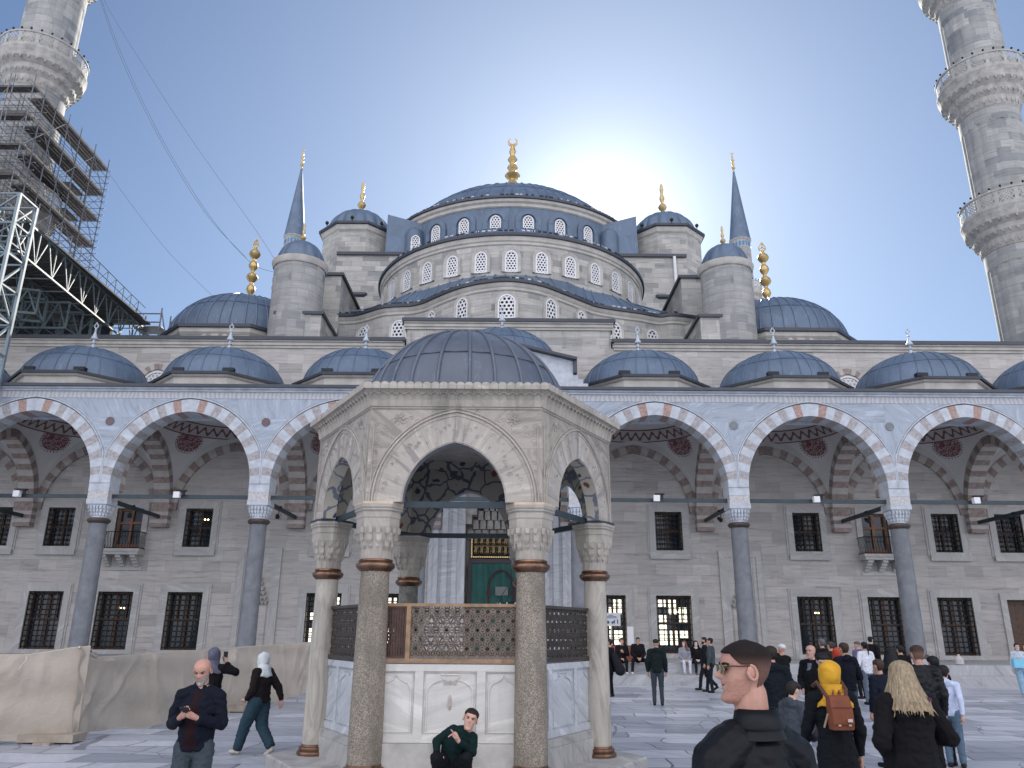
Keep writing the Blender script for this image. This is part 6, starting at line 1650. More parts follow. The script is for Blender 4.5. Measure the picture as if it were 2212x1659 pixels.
ARMS = {'down':((.245,-.03,1.13),(.25,.03,.88),(0,.15,-1),(-1,0,0)), 'phone':((.25,-.01,1.12),(.085,.24,1.13),(-.55,.5,.35),(-.3,.3,1)), 'raise':((.30,.16,1.30),(.13,.26,1.55),(-.3,.15,.8),(-.6,-.5,0)), 'hips':((.29,-.08,1.15),(.17,.10,1.02),(-.8,.4,-.2),(0,-1,0)), 'back':((.24,-.18,1.15),(.24,-.25,.92),(0,-.1,-1),(-1,0,0)), 'fwd':((.25,.08,1.14),(.24,.24,.95),(0,.4,-.9),(-1,0,0)), 'bent':((.27,-.04,1.12),(.2,.2,1.05),(-.2,.9,-.1),(-.9,0,.2)), 'lap':((.24,.05,1.12),(.06,.26,.98),(-.6,.6,-.2),(0,0,-1)), 'chest':((.25,.02,1.12),(.03,.22,1.22),(-.6,.3,.7),(0,-1,0)),'elbowout':((.34,-.03,1.16),(.22,.20,1.10),(-.5,.7,.2),(-.7,-.3,0))}
LEGS = {'stand':((.10,.02,.49),(.105,-.02,.085)), 'fwd':((.10,.16,.50),(.10,.22,.10)), 'aft':((.10,-.02,.49),(.10,-.34,.17)), 'sit':((.13,.40,.50),(.12,.40,.085)), 'bend':((.11,.10,.50),(.11,.0,.085))}
def person(label, pos, face, H=1.74, arms=('down','down'), legs=('stand','stand'), top=('jacket',(.02,.02,.025)), bottom=(.02,.022,.03), shoes=(.03,.03,.03), hair=('short',(.02,.015,.012)), skin=(.48,.27,.19), headrot=(0,0,0), lean=(0,0), sit=False, bulk=1.0, group=None, det=1, hem=None, skirt=None, hijab=None, face_f=False, joints=None, seed=0, hood=None, trousers_r=1.0, beard=None, scarf=None, belly=0, inner=None, hsc=(1,1,1), feat=1.0, thumbs=(1,1), wrk=1.0):
    FEAT[0] = feat; s = H/1.75; dz = -.40 if sit else 0.0; lx, ly = lean
    J = dict(pel=(0,0,.93), ch=(0,.0,1.27), nk=(0,-.02,1.475), hd=(0,.0,1.515))
    J = {k: Vector(v) for k, v in J.items()}
    for k, w_ in (('ch', .6), ('nk', 1), ('hd', 1.1)): J[k] += Vector((lx*w_, ly*w_, 0))
    for i, sx in enumerate((-1, 1)):
        J['sh%d' % i] = Vector((sx*.185+lx, -.015+ly, 1.42)); e, w_, hd_, hn = ARMS[arms[i]]
        J['el%d' % i] = Vector((sx*e[0]+lx*.7, e[1]+ly*.8, e[2])); J['wr%d' % i] = Vector((sx*w_[0]+lx*.5, w_[1]+ly*.8, w_[2]))
        J['hv%d' % i] = Vector((sx*hd_[0], hd_[1], hd_[2])); J['hn%d' % i] = Vector((sx*hn[0], hn[1], hn[2]))
        k_, a_ = LEGS['sit' if sit else legs[i]]
        J['hp%d' % i] = Vector((sx*.095, 0, .92)); J['kn%d' % i] = Vector((sx*k_[0], k_[1], k_[2])); J['an%d' % i] = Vector((sx*a_[0], a_[1], a_[2]))
    if sit:
        for k in J:
            if not k.startswith(('kn', 'an', 'hv', 'hn')): J[k].z += dz
        for i in (0, 1): J['hp%d' % i].z = .53; J['pel'].z = .54
        for k in ('ch', 'nk', 'hd'): J[k].y += .04
    if joints: 
        for k, v in joints.items(): J[k] = Vector(v)
    for k in J:
        if not k.startswith(('hv', 'hn')): J[k] = J[k]*s
    toe = []
    for i in (0, 1):
        kn, an = J['kn%d' % i], J['an%d' % i]; fwd = Vector((0, 1, 0))
        if legs[i] == 'aft' and not sit: fwd = Vector((0, .75, -.62))
        toe.append(fwd)
    vox = {0: .014, 1: .010, 2: .006}[det]
    # ---- body
    q = MB(); b = bulk
    bone(q, J['pel'], J['pel']+Vector((0,0,.06*s)), .105*s*b, .10*s*b, 1.35); bone(q, J['pel'], J['ch'], .10*s*b, .115*s*b, 1.25); bone(q, J['ch'], (J['sh0']+J['sh1'])/2, .11*s*b, .075*s*b, 1.5)
    if belly: ell(q, J['pel'].lerp(J['ch'], .4)+Vector((0, .07*s*belly, 0)), (.13*s*b, .12*s*b, .15*s*b))
    bone(q, J['nk']+Vector((0,0,-.04*s)), J['hd']+Vector((0,-.02*s,.03*s)), .064*s, .058*s if det == 2 else .054*s)
    for i in (0, 1):
        bone(q, (J['nk']*.6+J['sh%d' % i]*.4), J['sh%d' % i], .058*s, .052*s*b); bone(q, J['sh%d' % i], J['el%d' % i], .05*s*b, .038*s); bone(q, J['el%d' % i], J['wr%d' % i], .038*s, .027*s)
        bone(q, J['hp%d' % i], J['kn%d' % i], .085*s*b, .055*s); bone(q, J['kn%d' % i], J['an%d' % i], .052*s, .035*s); bone(q, J['an%d' % i]+Vector((0,-.03*s,-.04*s)), J['an%d' % i]+toe[i]*.14*s+Vector((0,0,-.045*s)), .03*s, .026*s)
    hx, hy, hz = (math.radians(v) for v in headrot); RM = Euler((hx, hy, hz), 'ZYX').to_matrix() if False else (Matrix.Rotation(hz, 3, 'Z') @ Matrix.Rotation(hx, 3, 'X') @ Matrix.Rotation(hy, 3, 'Y'))
    piv = Vector((0, -.02, .05)); hs = 1.02*s
    def HT(p): v_ = Vector(p); return J['hd']+RM @ ((Vector((v_.x*hsc[0], v_.y*hsc[1], v_.z*hsc[2]))-piv)*hs)+piv*hs
    def hgrid(mb, thf, zs, off, flt=None, n=48, om=0):
        ids = []
        for z in zs: ids.append([mb.V(HT(head_pt(2*PI*k/n, z, off(2*PI*k/n, z) if callable(off) else off, om))) for k in range(n)])
        for a_ in range(len(zs)-1):
            for k in range(n):
                if flt and not flt(2*PI*(k+.5)/n, (zs[a_]+zs[a_+1])/2): continue
                mb.F((ids[a_][k], ids[a_][(k+1) % n], ids[a_+1][(k+1) % n], ids[a_+1][k]))
        return ids
    zs = [l[0] for l in LV]; zs = sorted(set(zs+[(a_+b_)/2 for a_, b_ in zip(zs, zs[1:])])) if det == 2 else zs
    om = .016 if face_f == 'open' else 0
    hm = MB(); ids = hgrid(hm, None, zs, 0, n=64 if det == 2 else 36, om=om); hm.F(ids[0][::-1]); hm.F(ids[-1])
    base = len(q.v); q.v += hm.v; q.f += [tuple(i+base for i in f_) for f_ in hm.f]
    for sx in (-1, 1):
        if det < 2: ell(q, HT((sx*.078, -.012, .118)), (.010*s, .018*s, .030*s), 8, RM)
    ex_ = MB()
    if det == 2:
        for sx in (-1, 1):
            c_ = (sx*.078, -.014, .118)
            pts = [HT((sx*(.078+.010*math.sin(u_*.5)), -.014-.016*math.sin(u_*1.0-.35), .120+.027*math.cos(u_*1.0-.2))) for u_ in [PI*2*.82*j/14 for j in range(15)]]
            ex_.tube(pts, [.0055*s]*11+[.006*s, .007*s, .0075*s, .006*s], 7); ell(ex_, HT((sx*.078, -.013, .120)), (.007*s, .017*s, .027*s), 8, RM); ell(ex_, HT((sx*.083, -.004, .113)), (.005*s, .006*s, .008*s), 6, RM)
    hx_ = MB()
    for i, sx in enumerate((-1, 1)):
        hand(ex_ if det else ex_, J['wr%d' % i], J['hv%d' % i], J['hn%d' % i], s*1.02, .55 if arms[i] in ('down', 'back') else .8, point=(joints or {}).get('point') == i if False else (label.startswith('man in a dark green') and i == 1), thumb=-sx*thumbs[i])
    body = put('person', solid(q, vox, 2, ex_), skin_mat(skin), None)
    body.location = pos; body.rotation_euler = (0, 0, math.radians(face)); tag(body, label, 'person', group)
    # ---- garments
    kind, tc_ = top[0], top[1]; tm = cmat_('cloth_'+kind, tc_, top[2] if len(top) > 2 else .85)
    g_ = .022*s if kind in ('jacket', 'coat', 'puffer') else .012*s
    q = MB(); low = J['pel']+Vector((0, 0, {'jacket': -.02, 'puffer': -.04, 'shirt': .0, 'hoodie': -.03, 'coat': -.02}.get(kind, -.02)*s))
    bone(q, low, J['ch'], .112*s*b+g_, .118*s*b+g_, 1.28, caps=(.35, 1)); bone(q, J['ch'], (J['sh0']+J['sh1'])/2, .112*s*b+g_, .075*s*b+g_, 1.5)
    if belly: ell(q, J['pel'].lerp(J['ch'], .4)+Vector((0, .07*s*belly, 0)), (.13*s*b+g_, .125*s*b+g_, .16*s*b+g_))
    for i in (0, 1):
        bone(q, J['nk']*.55+J['sh%d' % i]*.45+Vector((0,0,-.01*s)), J['sh%d' % i], .062*s+g_*.6, .054*s*b+g_); wr = J['el%d' % i].lerp(J['wr%d' % i], .97)
        bone(q, J['sh%d' % i], J['el%d' % i], .054*s*b+g_, .044*s*b+g_*.9); bone(q, J['el%d' % i], wr, .044*s*b+g_*.8, .033*s+g_*.6, caps=(1, .25))
    hemz = hem
    if hem is not None:
        hb = hem*s; n_ = 5; c0 = J['pel']+Vector((0,0,.05*s)); wd = skirt or 1.25
        bone(q, (J['pel'].x, J['pel'].y, hb), c0, (.115*s*b+g_)*wd, .125*s*b+g_, 1.3, caps=(.12, 1))
    if kind != 'shirt': bone(q, J['nk']+Vector((0,-.01*s,-.03*s)), J['nk']+Vector((0,-.01*s,.025*s)), .074*s, .068*s, 1.05, caps=(.3, .25))
    if hood: ell(q, J['nk']+Vector((0,-.075*s,.0)), (.11*s, .06*s, .07*s)); ell(q, J['nk']+Vector((0,-.06*s,-.03*s)), (.14*s, .06*s, .06*s))
    tp = put(kind if kind != 'shirt' else 'top', solid(q, vox*.95, 2, wrinkle=wrk*(.020*s if kind in ('puffer', 'coat', 'jacket') else .012*s), seed=seed, wscale=11 if kind == 'puffer' else 7), tm, body)
    if bottom is not None:
        q = MB(); r = trousers_r
        bone(q, J['pel']+Vector((0,0,-.01*s)), J['pel']+Vector((0,0,.05*s)), .115*s*b, .108*s*b, 1.28)
        for i in (0, 1):
            bone(q, J['hp%d' % i], J['kn%d' % i], .095*s*b*(.7+.3*r), .068*s*r); bone(q, J['kn%d' % i], J['an%d' % i]+Vector((0,0,.0)), .066*s*r, .054*s*r, caps=(1, .3))
        put('trousers', solid(q, vox*.95, 2, wrinkle=.016*s, seed=seed+5), cmat_('cloth_trousers', bottom), body)
    for i in (0, 1):
        q = MB(); a_ = J['an%d' % i]; 
        bone(q, a_+Vector((0,-.035*s,-.045*s)), a_+toe[i]*.15*s+Vector((0,0,-.05*s)), .043*s, .036*s, 1.05, caps=(.8, 1)); bone(q, a_+Vector((0,0,.02*s)), a_+Vector((0,-.01*s,-.04*s)), .045*s, .045*s)
        put('shoe', solid(q, .009, 1), cmat_('shoe_leather', shoes, .6), body)
    # ---- hair / hijab
    hk, hc = hair
    if hijab:
        q = MB(); zz = [.012, .03, .05, .07, .09, .11, .13, .15, .17, .19, .205, .218, .228, .235, .2365]
        fl = (lambda th, z: not ((th < .95 or th > 2*PI-.95) and z < .172)) if not face_f == 'covered' else None
        hgrid(q, None, zz, lambda th, z: .024+.005*math.sin(th*3+z*40)+(.012 if math.cos(th) < 0 else 0)+max(0, .10-z)*.35, fl, 40)
        R = []
        for j, (zo, rx, ry, oy) in enumerate(((.05, .106, .112, -.024), (.0, .118, .116, -.024), (-.04, .135, .120, -.022), (-.085, .150, .118, -.02), (-.13, .195, .135, -.015), (-.165, .205, .142, -.01), (-.17, .195, .13, -.01))):
            R.append([J['hd']*(1-min(1, j/4))+(J['nk']+Vector((0,0,.04*s)))*min(1, j/4)+Vector((rx*s*math.sin(2*PI*k/40)*(1+.03*math.sin(k*1.3+j)), (oy+ry*math.cos(2*PI*k/40)*(1+.05*math.sin(k*.9+j*.8)))*s, zo*s+(.012*math.sin(k*.8)*s if j > 3 else 0))) for k in range(40)])
        q.rings(R, cap=False)
        put('headscarf', mbmesh(q), cmat_('headscarf', hijab, .8, .2), body)
    elif hk != 'bald':
        q = MB(); ids = []; n = 64 if det == 2 else 40; thick = {'short': .011, 'buzz': .005, 'fade': .003, 'long': .016, 'pony': .010, 'bob': .022, 'mess': .02, 'cap': .012}.get(hk, .01)
        def zmin(th):
            c_ = math.cos(th); a_ = abs(math.atan2(math.sin(th), c_))
            if hk in ('long', 'bob', 'pony'): fr, sd_, bk = .188, .10, .03
            elif hk == 'cap': fr, sd_, bk = .165, .16, .14
            else: fr, sd_, bk = .190, .150, .045
            if a_ < .7: return fr
            if a_ < 1.25: return fr+(sd_-fr)*(a_-.7)/.55
            if a_ < 1.75: return sd_
            return sd_+(bk-sd_)*min(1, (a_-1.75)/.5)
        for j in range(15):
            t = j/14; ids.append([])
            for k in range(n):
                th = 2*PI*k/n; z0_ = zmin(th); z = z0_+(.2365-z0_)*t**.9
                o_ = (thick*min(1, t*4) if hk != 'fade' else .0075*max(0, min(1, (z-.13)/.06))) + (.0025 if hk != 'fade' else .0012)
                if hk in ('short', 'mess', 'bob'): o_ += (.35*thick)*mnoise.noise(Vector((math.cos(th)*3, math.sin(th)*3, z*22+seed)))
                ids[-1].append(q.V(HT(head_pt(th, z, o_))))
        for a_ in range(14):
            for k in range(n): q.F((ids[a_][k], ids[a_][(k+1) % n], ids[a_+1][(k+1) % n], ids[a_+1][k]))
        q.F(ids[14])
        inn = [q.V(HT(head_pt(2*PI*k/n, zmin(2*PI*k/n), -.004))) for k in range(n)]
        for k in range(n): q.F((inn[k], inn[(k+1) % n], ids[0][(k+1) % n], ids[0][k]))
        ho = put('hair' if hk != 'cap' else 'hat', mbmesh(q), (fade_mat(hc, skin, HT((0, -.03, .125)).z, HT((0, -.03, .19)).z) if hk == 'fade' else hair_mat(hc)) if hk != 'cap' else cmat_('knit_hat', hc), body)
        if hk in ('long', 'pony'):
            q = MB(); rr = random.Random(seed)
            if hk == 'pony':
                a_ = HT((0, -.11, .16)); q.tube([a_, a_+Vector((0,-.05,-.02))*s, a_+Vector((0,-.07,-.14))*s, a_+Vector((0.01,-.05,-.30))*s], [.018*s, .03*s, .027*s, .008*s], 9)
            else:
                nt_, nz_ = 90, 14; lay = []
                for inner_ in (0, 1):
                    G_ = []
                    for j in range(nz_+1):
                        t = j/nz_; row = []
                        for k in range(nt_+1):
                            th = PI*.40+PI*1.20*k/nt_; a_ = HT(head_pt(th, .165-.03*t, .006)); o_ = RM @ Vector((math.sin(th), math.cos(th), 0)); sn = abs(math.sin(th))
                            L_ = (.27+.035*mnoise.noise(Vector((th*9, seed, 0))))*s*t
                            clump = mnoise.noise(Vector((th*14+1.2*math.sin(t*3), t*1.6, seed)))+.5*mnoise.noise(Vector((th*38, t*2.5, seed+4)))
                            r_ = (.012+.10*sn*t**1.2+.135*(1-sn)*t**1.1)*s+clump*.016*s*(.35+t)-(.018*s if inner_ else 0)
                            row.append(q.V(a_+o_*r_+Vector((0,0,-L_))))
                        G_.append(row)
                    for j in range(nz_):
                        for k in range(nt_):
                            f4 = (G_[j][k], G_[j][k+1], G_[j+1][k+1], G_[j+1][k]); q.F(f4 if inner_ else f4[::-1])
                    lay.append(G_)
                for k in range(nt_): q.F((lay[0][nz_][k], lay[0][nz_][k+1], lay[1][nz_][k+1], lay[1][nz_][k]))
                for i in range(40):
                    k = rr.randrange(nt_); a_ = Vector(q.v[lay[0][nz_-3][k]]); b_2 = Vector(q.v[lay[0][nz_][k]]); d_ = (b_2-a_)
                    q.tube([a_, b_2, b_2+d_*.35+Vector((rr.uniform(-.02,.02), -.01, -.01))*s], [.006*s, .006*s, .001*s], 5)
            put('hair_length', mbmesh(q), hair_mat(hc), body)
    if face_f:
        for sx in (-1, 1):
            q = MB(); ell(q, HT((sx*.031, .0725, .134)), (.012*s, .006*s, .0065*s), 6, RM)
            put('eye', mbmesh(q), cmat_('eye_dark', (.05,.035,.03), .3), body)
            q = MB(); q.tube([HT(head_pt(sx*t, .149+.004*math.sin(k_), .002)) for k_, t in enumerate((.22, .38, .55, .7))], .0035*s, 5)
            put('eyebrow', mbmesh(q), hair_mat(hc if hk != 'bald' else (.10,.08,.07)), body)
        q = MB(); q.tube([HT(head_pt(t, .0695+.003*abs(t)*3, .001)) for t in (-.26, -.13, 0, .13, .26)], .0028*s, 5); put('mouth', mbmesh(q), cmat_('lips', (.20,.075,.065), .6), body)
    if beard:
        q = MB(); n = 40
        fl = lambda th, z: (th < 1.75 or th > 2*PI-1.75) and (z < .045 or ((th > .42 and th < 2*PI-.42) and z < .10 and z < .05+abs(math.atan2(math.sin(th), math.cos(th)))*.04) or (.078 < z < .088))
        hgrid(q, None, [0, .008, .016, .026, .036, .045, .055, .065, .075, .085, .095], .0022 if beard[0] < .33 or beard[2] > .25 else .0007, fl, 64); put('beard', mbmesh(q), hair_mat(beard) if beard[0] < .33 or beard[2] > .25 else cmat_('stubble', beard, .6, .1, 120, .3), body)
    if inner:
        from mathutils.bvhtree import BVHTree
        bv = BVHTree.FromPolygons([v.co.copy() for v in tp.data.vertices], [tuple(p_.vertices) for p_ in tp.data.polygons])
        q = MB(); ids = []; z0_, z1_ = J['pel'].z-.02*s, J['nk'].z-.035*s
        for j in range(17):
            t = j/16; z = z0_+(z1_-z0_)*t; row = []; w_ = (.065-.022*t+.008*math.sin(j*1.3))*s
            for k in range(9):
                x = J['ch'].x-w_+2*w_*k/8; h_ = bv.ray_cast(Vector((x, 1.2, z)), Vector((0, -1, 0)))[0]
                row.append(q.V((x, (h_.y if h_ else .12*s)+.004-(.006 if k in (0, 8) else 0), z)))
            ids.append(row)
        for a_ in range(16):
            for k in range(8): q.F((ids[a_][k+1], ids[a_][k], ids[a_+1][k], ids[a_+1][k+1]))
        put('shirt_front', mbmesh(q), cmat_('cloth_shirt', inner), body)
    body['_j'] = 0; del body['_j']
    M3 = Matrix.Rotation(math.radians(face), 4, 'Z'); W = lambda p: Vector(pos)+(M3 @ Vector(p))
    return body, J, HT, W, RM
NAVY, BLK, DGR = (.012,.016,.03), (.010,.010,.012), (.02,.035,.035)
def at(u, Y, z=0): p = P(u, 1400, Y); return Vector((p.x, Y, z))
crowd = 'visitors in the group right of the man with glasses'
# bald man with a phone
b_, J, HT, W, RM = person('bald man with a grey beard in a navy jacket looking down at his phone', at(445, 8.15), 180, 1.68, ('phone','phone'), top=('jacket', (.010,.016,.035)), bottom=(.045,.06,.07), hair=('bald', (.2,.2,.2)), skin=(.50,.27,.20), headrot=(-24,0,0), bulk=1.0, det=2, face_f=True, beard=(.30,.29,.28), belly=.5, inner=(.035,.007,.012), seed=1, trousers_r=1.3, joints=dict(el0=(-.245,.0,1.13), wr0=(-.085,.25,1.205), el1=(.245,.0,1.13), wr1=(.085,.25,1.205), sh0=(-.18,-.015,1.385), sh1=(.18,-.015,1.385)))
q = MB(); c_ = (J['wr0']+J['wr1'])/2+Vector((0,.075,.06)); q.xf = Matrix.Translation(c_) @ Matrix.Rotation(math.radians(35), 4, 'X'); q.cbox((0,0,0), (.078,.155,.009)); o = q.build('phone', cmat_('phone_black', (.012,.012,.014), .3), loc=(0,0,0))
def hold(o, W_, face, label, cat, pos):
    o.location = pos; o.rotation_euler = (0, 0, math.radians(face)); tag(o, label, cat)
hold(o, W, 180, 'black phone held in both hands by the bald man', 'phone', at(445, 8.15))
# woman photographing behind him
b_, J, HT, W, RM = person('woman in a grey hijab and black jacket raising a phone behind the bald man', at(466, 14.1), -8, 1.62, ('down','raise'), top=('jacket', (.012,.011,.016)), bottom=BLK, shoes=(.5,.5,.5), hijab=(.11,.11,.155), hair=('short', BLK), skin=(.52,.33,.24), joints=dict(el1=(.40,.10,1.36), wr1=(.17,.14,1.50), hv1=(-.3,.2,.8)), seed=2, hem=.82, skirt=1.05, bulk=1.05)
q = MB(); q.cbox(J['wr1']+Vector((-.03,.06,.12)), (.075,.012,.15)); o = q.build('phone', cmat_('phone_black', (.012,.012,.014), .3), loc=(0,0,0)); hold(o, W, -8, 'phone held up at head height by the woman in the grey hijab', 'phone', at(463, 14.3))
# walking woman in white scarf
person('woman in a white headscarf, dark brown jacket and green-blue jeans striding left', at(572, 14.0), 68, 1.56, ('bent','back'), ('fwd','aft'), top=('jacket', (.028,.020,.020)), bottom=(.022,.048,.066), shoes=(.45,.42,.36), hijab=(.62,.66,.66), hair=('short', BLK), joints=dict(kn0=(-.10,.20,.50), an0=(-.10,.32,.09), kn1=(.10,-.02,.48), an1=(.10,-.27,.14), el1=(.27,-.20,1.14), wr1=(.28,-.28,.92), el0=(-.25,-.02,1.12), wr0=(-.24,.12,.95)), seed=3, trousers_r=1.65, bulk=1.28, skin=(.5,.28,.21), headrot=(-8,0,0))
# crouching man in front of the basin
cp = Vector((P(978,1640,10.2).x, 10.3, .226))
def lc(u, v, Y): p = P(u, v, Y)-cp; return (-p.x, -p.y, p.z)      # local frame of a figure turned to the camera
sq = 1/1.0
b_, J, HT, W, RM = person('man in a dark green turtleneck crouching and pointing in front of the fountain basin', cp, 180, 1.75, ('down','down'), top=('shirt', (.006,.035,.036)), bottom=(.012,.013,.020), hair=('short', (.018,.014,.012)), skin=(.56,.33,.25), headrot=(2,-16,0), det=2, face_f=True, seed=4, thumbs=(1,-1),
  joints=dict(pel=lc(976,1652,10.28), ch=lc(983,1612,10.24), nk=lc(1004,1585,10.22), hd=lc(1012,1578,10.20), sh1=lc(1021,1594,10.22), sh0=lc(980,1577,10.22), el0=lc(943,1601,10.18), wr0=lc(943,1626,10.08), hv0=(-.7,.3,-.6), hn0=(-.1,-.3,-1), el1=lc(1020,1625,10.14), wr1=lc(991,1601,10.0), hv1=(.62,.12,.9), hn1=(.7,.1,-.5),
   hp0=lc(970,1655,10.28), hp1=lc(983,1655,10.28), kn0=lc(941,1637,10.0), kn1=lc(1009,1637,10.0), an0=(.17,.10,.085), an1=(-.17,.10,.085)))
# green puffer man
person('man in a dark green puffer jacket standing alone with his back turned', at(1417, 23.6), -12, 1.76, ('down','down'), top=('puffer', (.012,.028,.030)), bottom=(.035,.045,.055), hair=('cap', (.015,.02,.02)), skin=(.45,.25,.18), seed=6, bulk=1.12, hood=True, det=1)
b_, J, HT, W, RM = person('person in black half hidden behind the right fountain column', at(1316, 26.6), 60, 1.74, ('down','down'), top=('coat', (.012,.012,.018)), bottom=(.012,.013,.02), hem=.75, hair=('short', (.02,.015,.012)), seed=7, det=0)
q = MB(); pp = at(1330, 26.4, .85); bone(q, pp+Vector((-.06,0,.38)), pp+Vector((.12,0,-.05)), .10, .17, 1.0); o = put('shoulder_bag', solid(q, .015, 2), cmat_('bag_black', (.01,.01,.014)), None); tag(o, 'round black bag hanging beside the right fountain column', 'bag')
# seated row on the step
def seated(u, label, H=1.70, **k): return person(label, at(u, 32.72, .40), 180, H, sit=True, det=k.pop('det', 0), group='people sitting on the step of the arcade', **k)
seated(1343, 'seated woman in a long black coat with a white logo holding a bottle', arms=('chest','lap'), top=('coat', (.012,.011,.015)), bottom=(.012,.012,.016), shoes=(.55,.55,.55), hair=('short', (.03,.02,.018)), hem=.42, skin=(.5,.3,.23), face_f=True)
b_, J, HT, W, RM = seated(1377, 'seated man in a black jacket and white shoes looking at his phone', H=1.78, arms=('lap','lap'), top=('puffer', (.010,.010,.016)), bottom=(.012,.013,.018), shoes=(.6,.6,.62), hair=('buzz', (.04,.035,.03)), skin=(.45,.27,.2), headrot=(-18,0,0), bulk=1.15, face_f=True, joints=dict(kn0=(-.24,.36,.50), an0=(-.30,.42,.085), kn1=(.24,.36,.50), an1=(.30,.42,.085)), lean=(0,.10))
seated(1478, 'seated girl in a grey hoodie and white trousers with long reddish hair', H=1.60, arms=('lap','lap'), top=('hoodie', (.22,.23,.26)), bottom=(.55,.56,.62), shoes=(.4,.38,.36), hair=('long', (.17,.09,.08)), skin=(.55,.36,.29), headrot=(0,0,-40), scarf=1)
seated(1503, 'seated woman in a black headscarf and long navy dress', H=1.62, arms=('lap','lap'), top=('shirt', (.010,.010,.014)), bottom=(.012,.014,.045), hem=.45, skirt=1.35, shoes=(.12,.10,.05), hair=('long', (.012,.010,.010)), skin=(.58,.42,.36), face_f=True)
person('bearded man in a black jacket walking left past the seated women', at(1521, 29.6), 78, 1.80, ('down','down'), ('fwd','aft'), top=('jacket', (.012,.016,.022)), bottom=(.02,.024,.035), hair=('short', (.02,.015,.012)), seed=8, det=0, beard=(.03,.02,.015))
person('man in a dark grey-green jacket just behind the bearded walker', at(1534, 28.6), 60, 1.78, ('down','down'), ('stand','fwd'), top=('jacket', (.045,.06,.065)), bottom=(.02,.024,.035), hair=('short', (.015,.012,.01)), seed=9, det=0)
# right-hand crowd
person('man in a dark navy hooded puffer with his back turned beside the man with glasses', at(1663, 12.2), 8, 1.76, ('down','bent'), top=('puffer', (.010,.018,.030)), bottom=BLK, hair=('short', (.025,.02,.016)), hood=True, bulk=1.12, seed=10, group=crowd)
person('person in black with a white cap raising one arm behind the navy puffer', at(1688, 19.5), 30, 1.70, ('down','raise'), top=('coat', BLK), bottom=BLK, hair=('cap', (.6,.6,.6)), seed=11, det=0, hem=.5, group=crowd)
b_, J, HT, W, RM = person('child in a long grey quilted vest with a black fur hood holding a camera', at(1703, 9.9), -62, 1.40, ('phone','phone'), top=('puffer', (.055,.065,.08)), bottom=(.03,.03,.04), hair=('mess', (.02,.015,.012)), skin=(.55,.36,.28), headrot=(-22,0,0), hem=.62, skirt=1.15, hood=True, seed=12, group=crowd)
q = MB(); bone(q, W(J['wr0'])+Vector((.10,-.02,-.10)), W(J['wr0'])+Vector((.13,0,.07)), .075, .05); bone(q, W(J['wr0'])+Vector((.13,0,.05)), W(J['wr0'])+Vector((.20,-.02,.12)), .035, .03); o = put('camera', solid(q, .008, 1), cmat_('camera_black', (.01,.01,.013), .5), None); tag(o, 'black camera with a hanging case in the hands of the child in the grey vest', 'camera')
person('bald man in an open black jacket and white trainers facing left', at(1750, 15.4), 128, 1.74, ('lap','lap'), ('stand','fwd'), top=('jacket', (.010,.012,.02)), bottom=(.010,.010,.014), shoes=(.6,.6,.62), hair=('bald', BLK), skin=(.52,.30,.24), face_f=True, inner=(.12,.14,.16), seed=13, group=crowd)
person('young man with black hair in a black jacket looking down beside the bald man', at(1771, 12.3), 150, 1.68, ('bent','down'), top=('jacket', BLK), bottom=BLK, hair=('mess', (.012,.010,.010)), skin=(.56,.38,.30), headrot=(-28,0,20), seed=14, face_f=True, group=crowd)
# yellow headscarf, backpack
yp = at(1784, 8.2)
b_, J, HT, W, RM = person('woman in a mustard yellow headscarf and long black coat with her back turned', yp, 4, 1.66, ('fwd','down'), top=('coat', (.010,.014,.020)), bottom=BLK, hijab=(.62,.33,.03), hair=('short', BLK), hem=.12, skirt=1.55, seed=15, det=2, group=crowd, bulk=1.02)
bp = empty('backpack', (0,0,0), 'rust brown leather backpack worn by the woman in the yellow headscarf', 'backpack'); bp.location = yp+Vector((-.035, 0, 0)); bp.rotation_euler = (0, 0, math.radians(4))
def bpart(name, build, col, rough=.6):
    q = MB(); build(q); q.v = [Vector((v.x*.72, v.y, 1.39+(v.z-1.39)*.70)) if name not in ('strap',) else v for v in q.v]; o = q.build(name, cmat_('pack_'+name, col, rough, .12, 10, .2), loc=(0,0,0)); o.parent = bp; return o
def pack_body(q):
    R = []
    for z, w_, d_ in ((.955, .120, .05), (.965, .135, .07), (1.06, .142, .075), (1.20, .144, .07), (1.33, .14, .055), (1.385, .135, .04), (1.39, .125, .03)):
        R.append([(-w_, -.17-d_*.0, z), (-w_*.98, -.17-d_*1.6, z), (w_*.98, -.17-d_*1.6, z), (w_, -.17, z)])
    q.rings(R)
o = bpart('pack_body', pack_body, (.20,.065,.035))
bpart('flap_seam', lambda q: (q.cbox((0, -.288, 1.245), (.262, .006, .006)), q.cbox((0, -.297, 1.03), (.27, .006, .005))), (.07,.025,.018))
bpart('handle', lambda q: [q.tube([(sx*.05-.012, -.20, 1.38), (sx*.05-.01, -.215, 1.43), (sx*.04, -.20, 1.455), (sx*.035, -.17, 1.40)], .011, 5) for sx in (-1, 1)], (.26,.09,.05))
bpart('strap', lambda q: [q.tube([(sx*.09, -.19, 1.37), (sx*.12, -.15, 1.44), (sx*.125, -.06, 1.50), (sx*.12, .05, 1.46)], .018, 6) for sx in (-1, 1)], (.10,.045,.035))
bpart('label_patch', lambda q: q.cbox((.075, -.305, 1.085), (.06, .008, .038)), (.55,.50,.45))
bpart('buckle', lambda q: [q.cbox((sx*.07, -.30, 1.025), (.032, .012, .018)) for sx in (-1, 1)], (.5,.42,.3))
for sx in (-1, 1): bpart('webbing', lambda q: q.bar((sx*.15, -.20, 1.16), (sx*.20, -.17, .98), .022, .006), (.42,.33,.20))
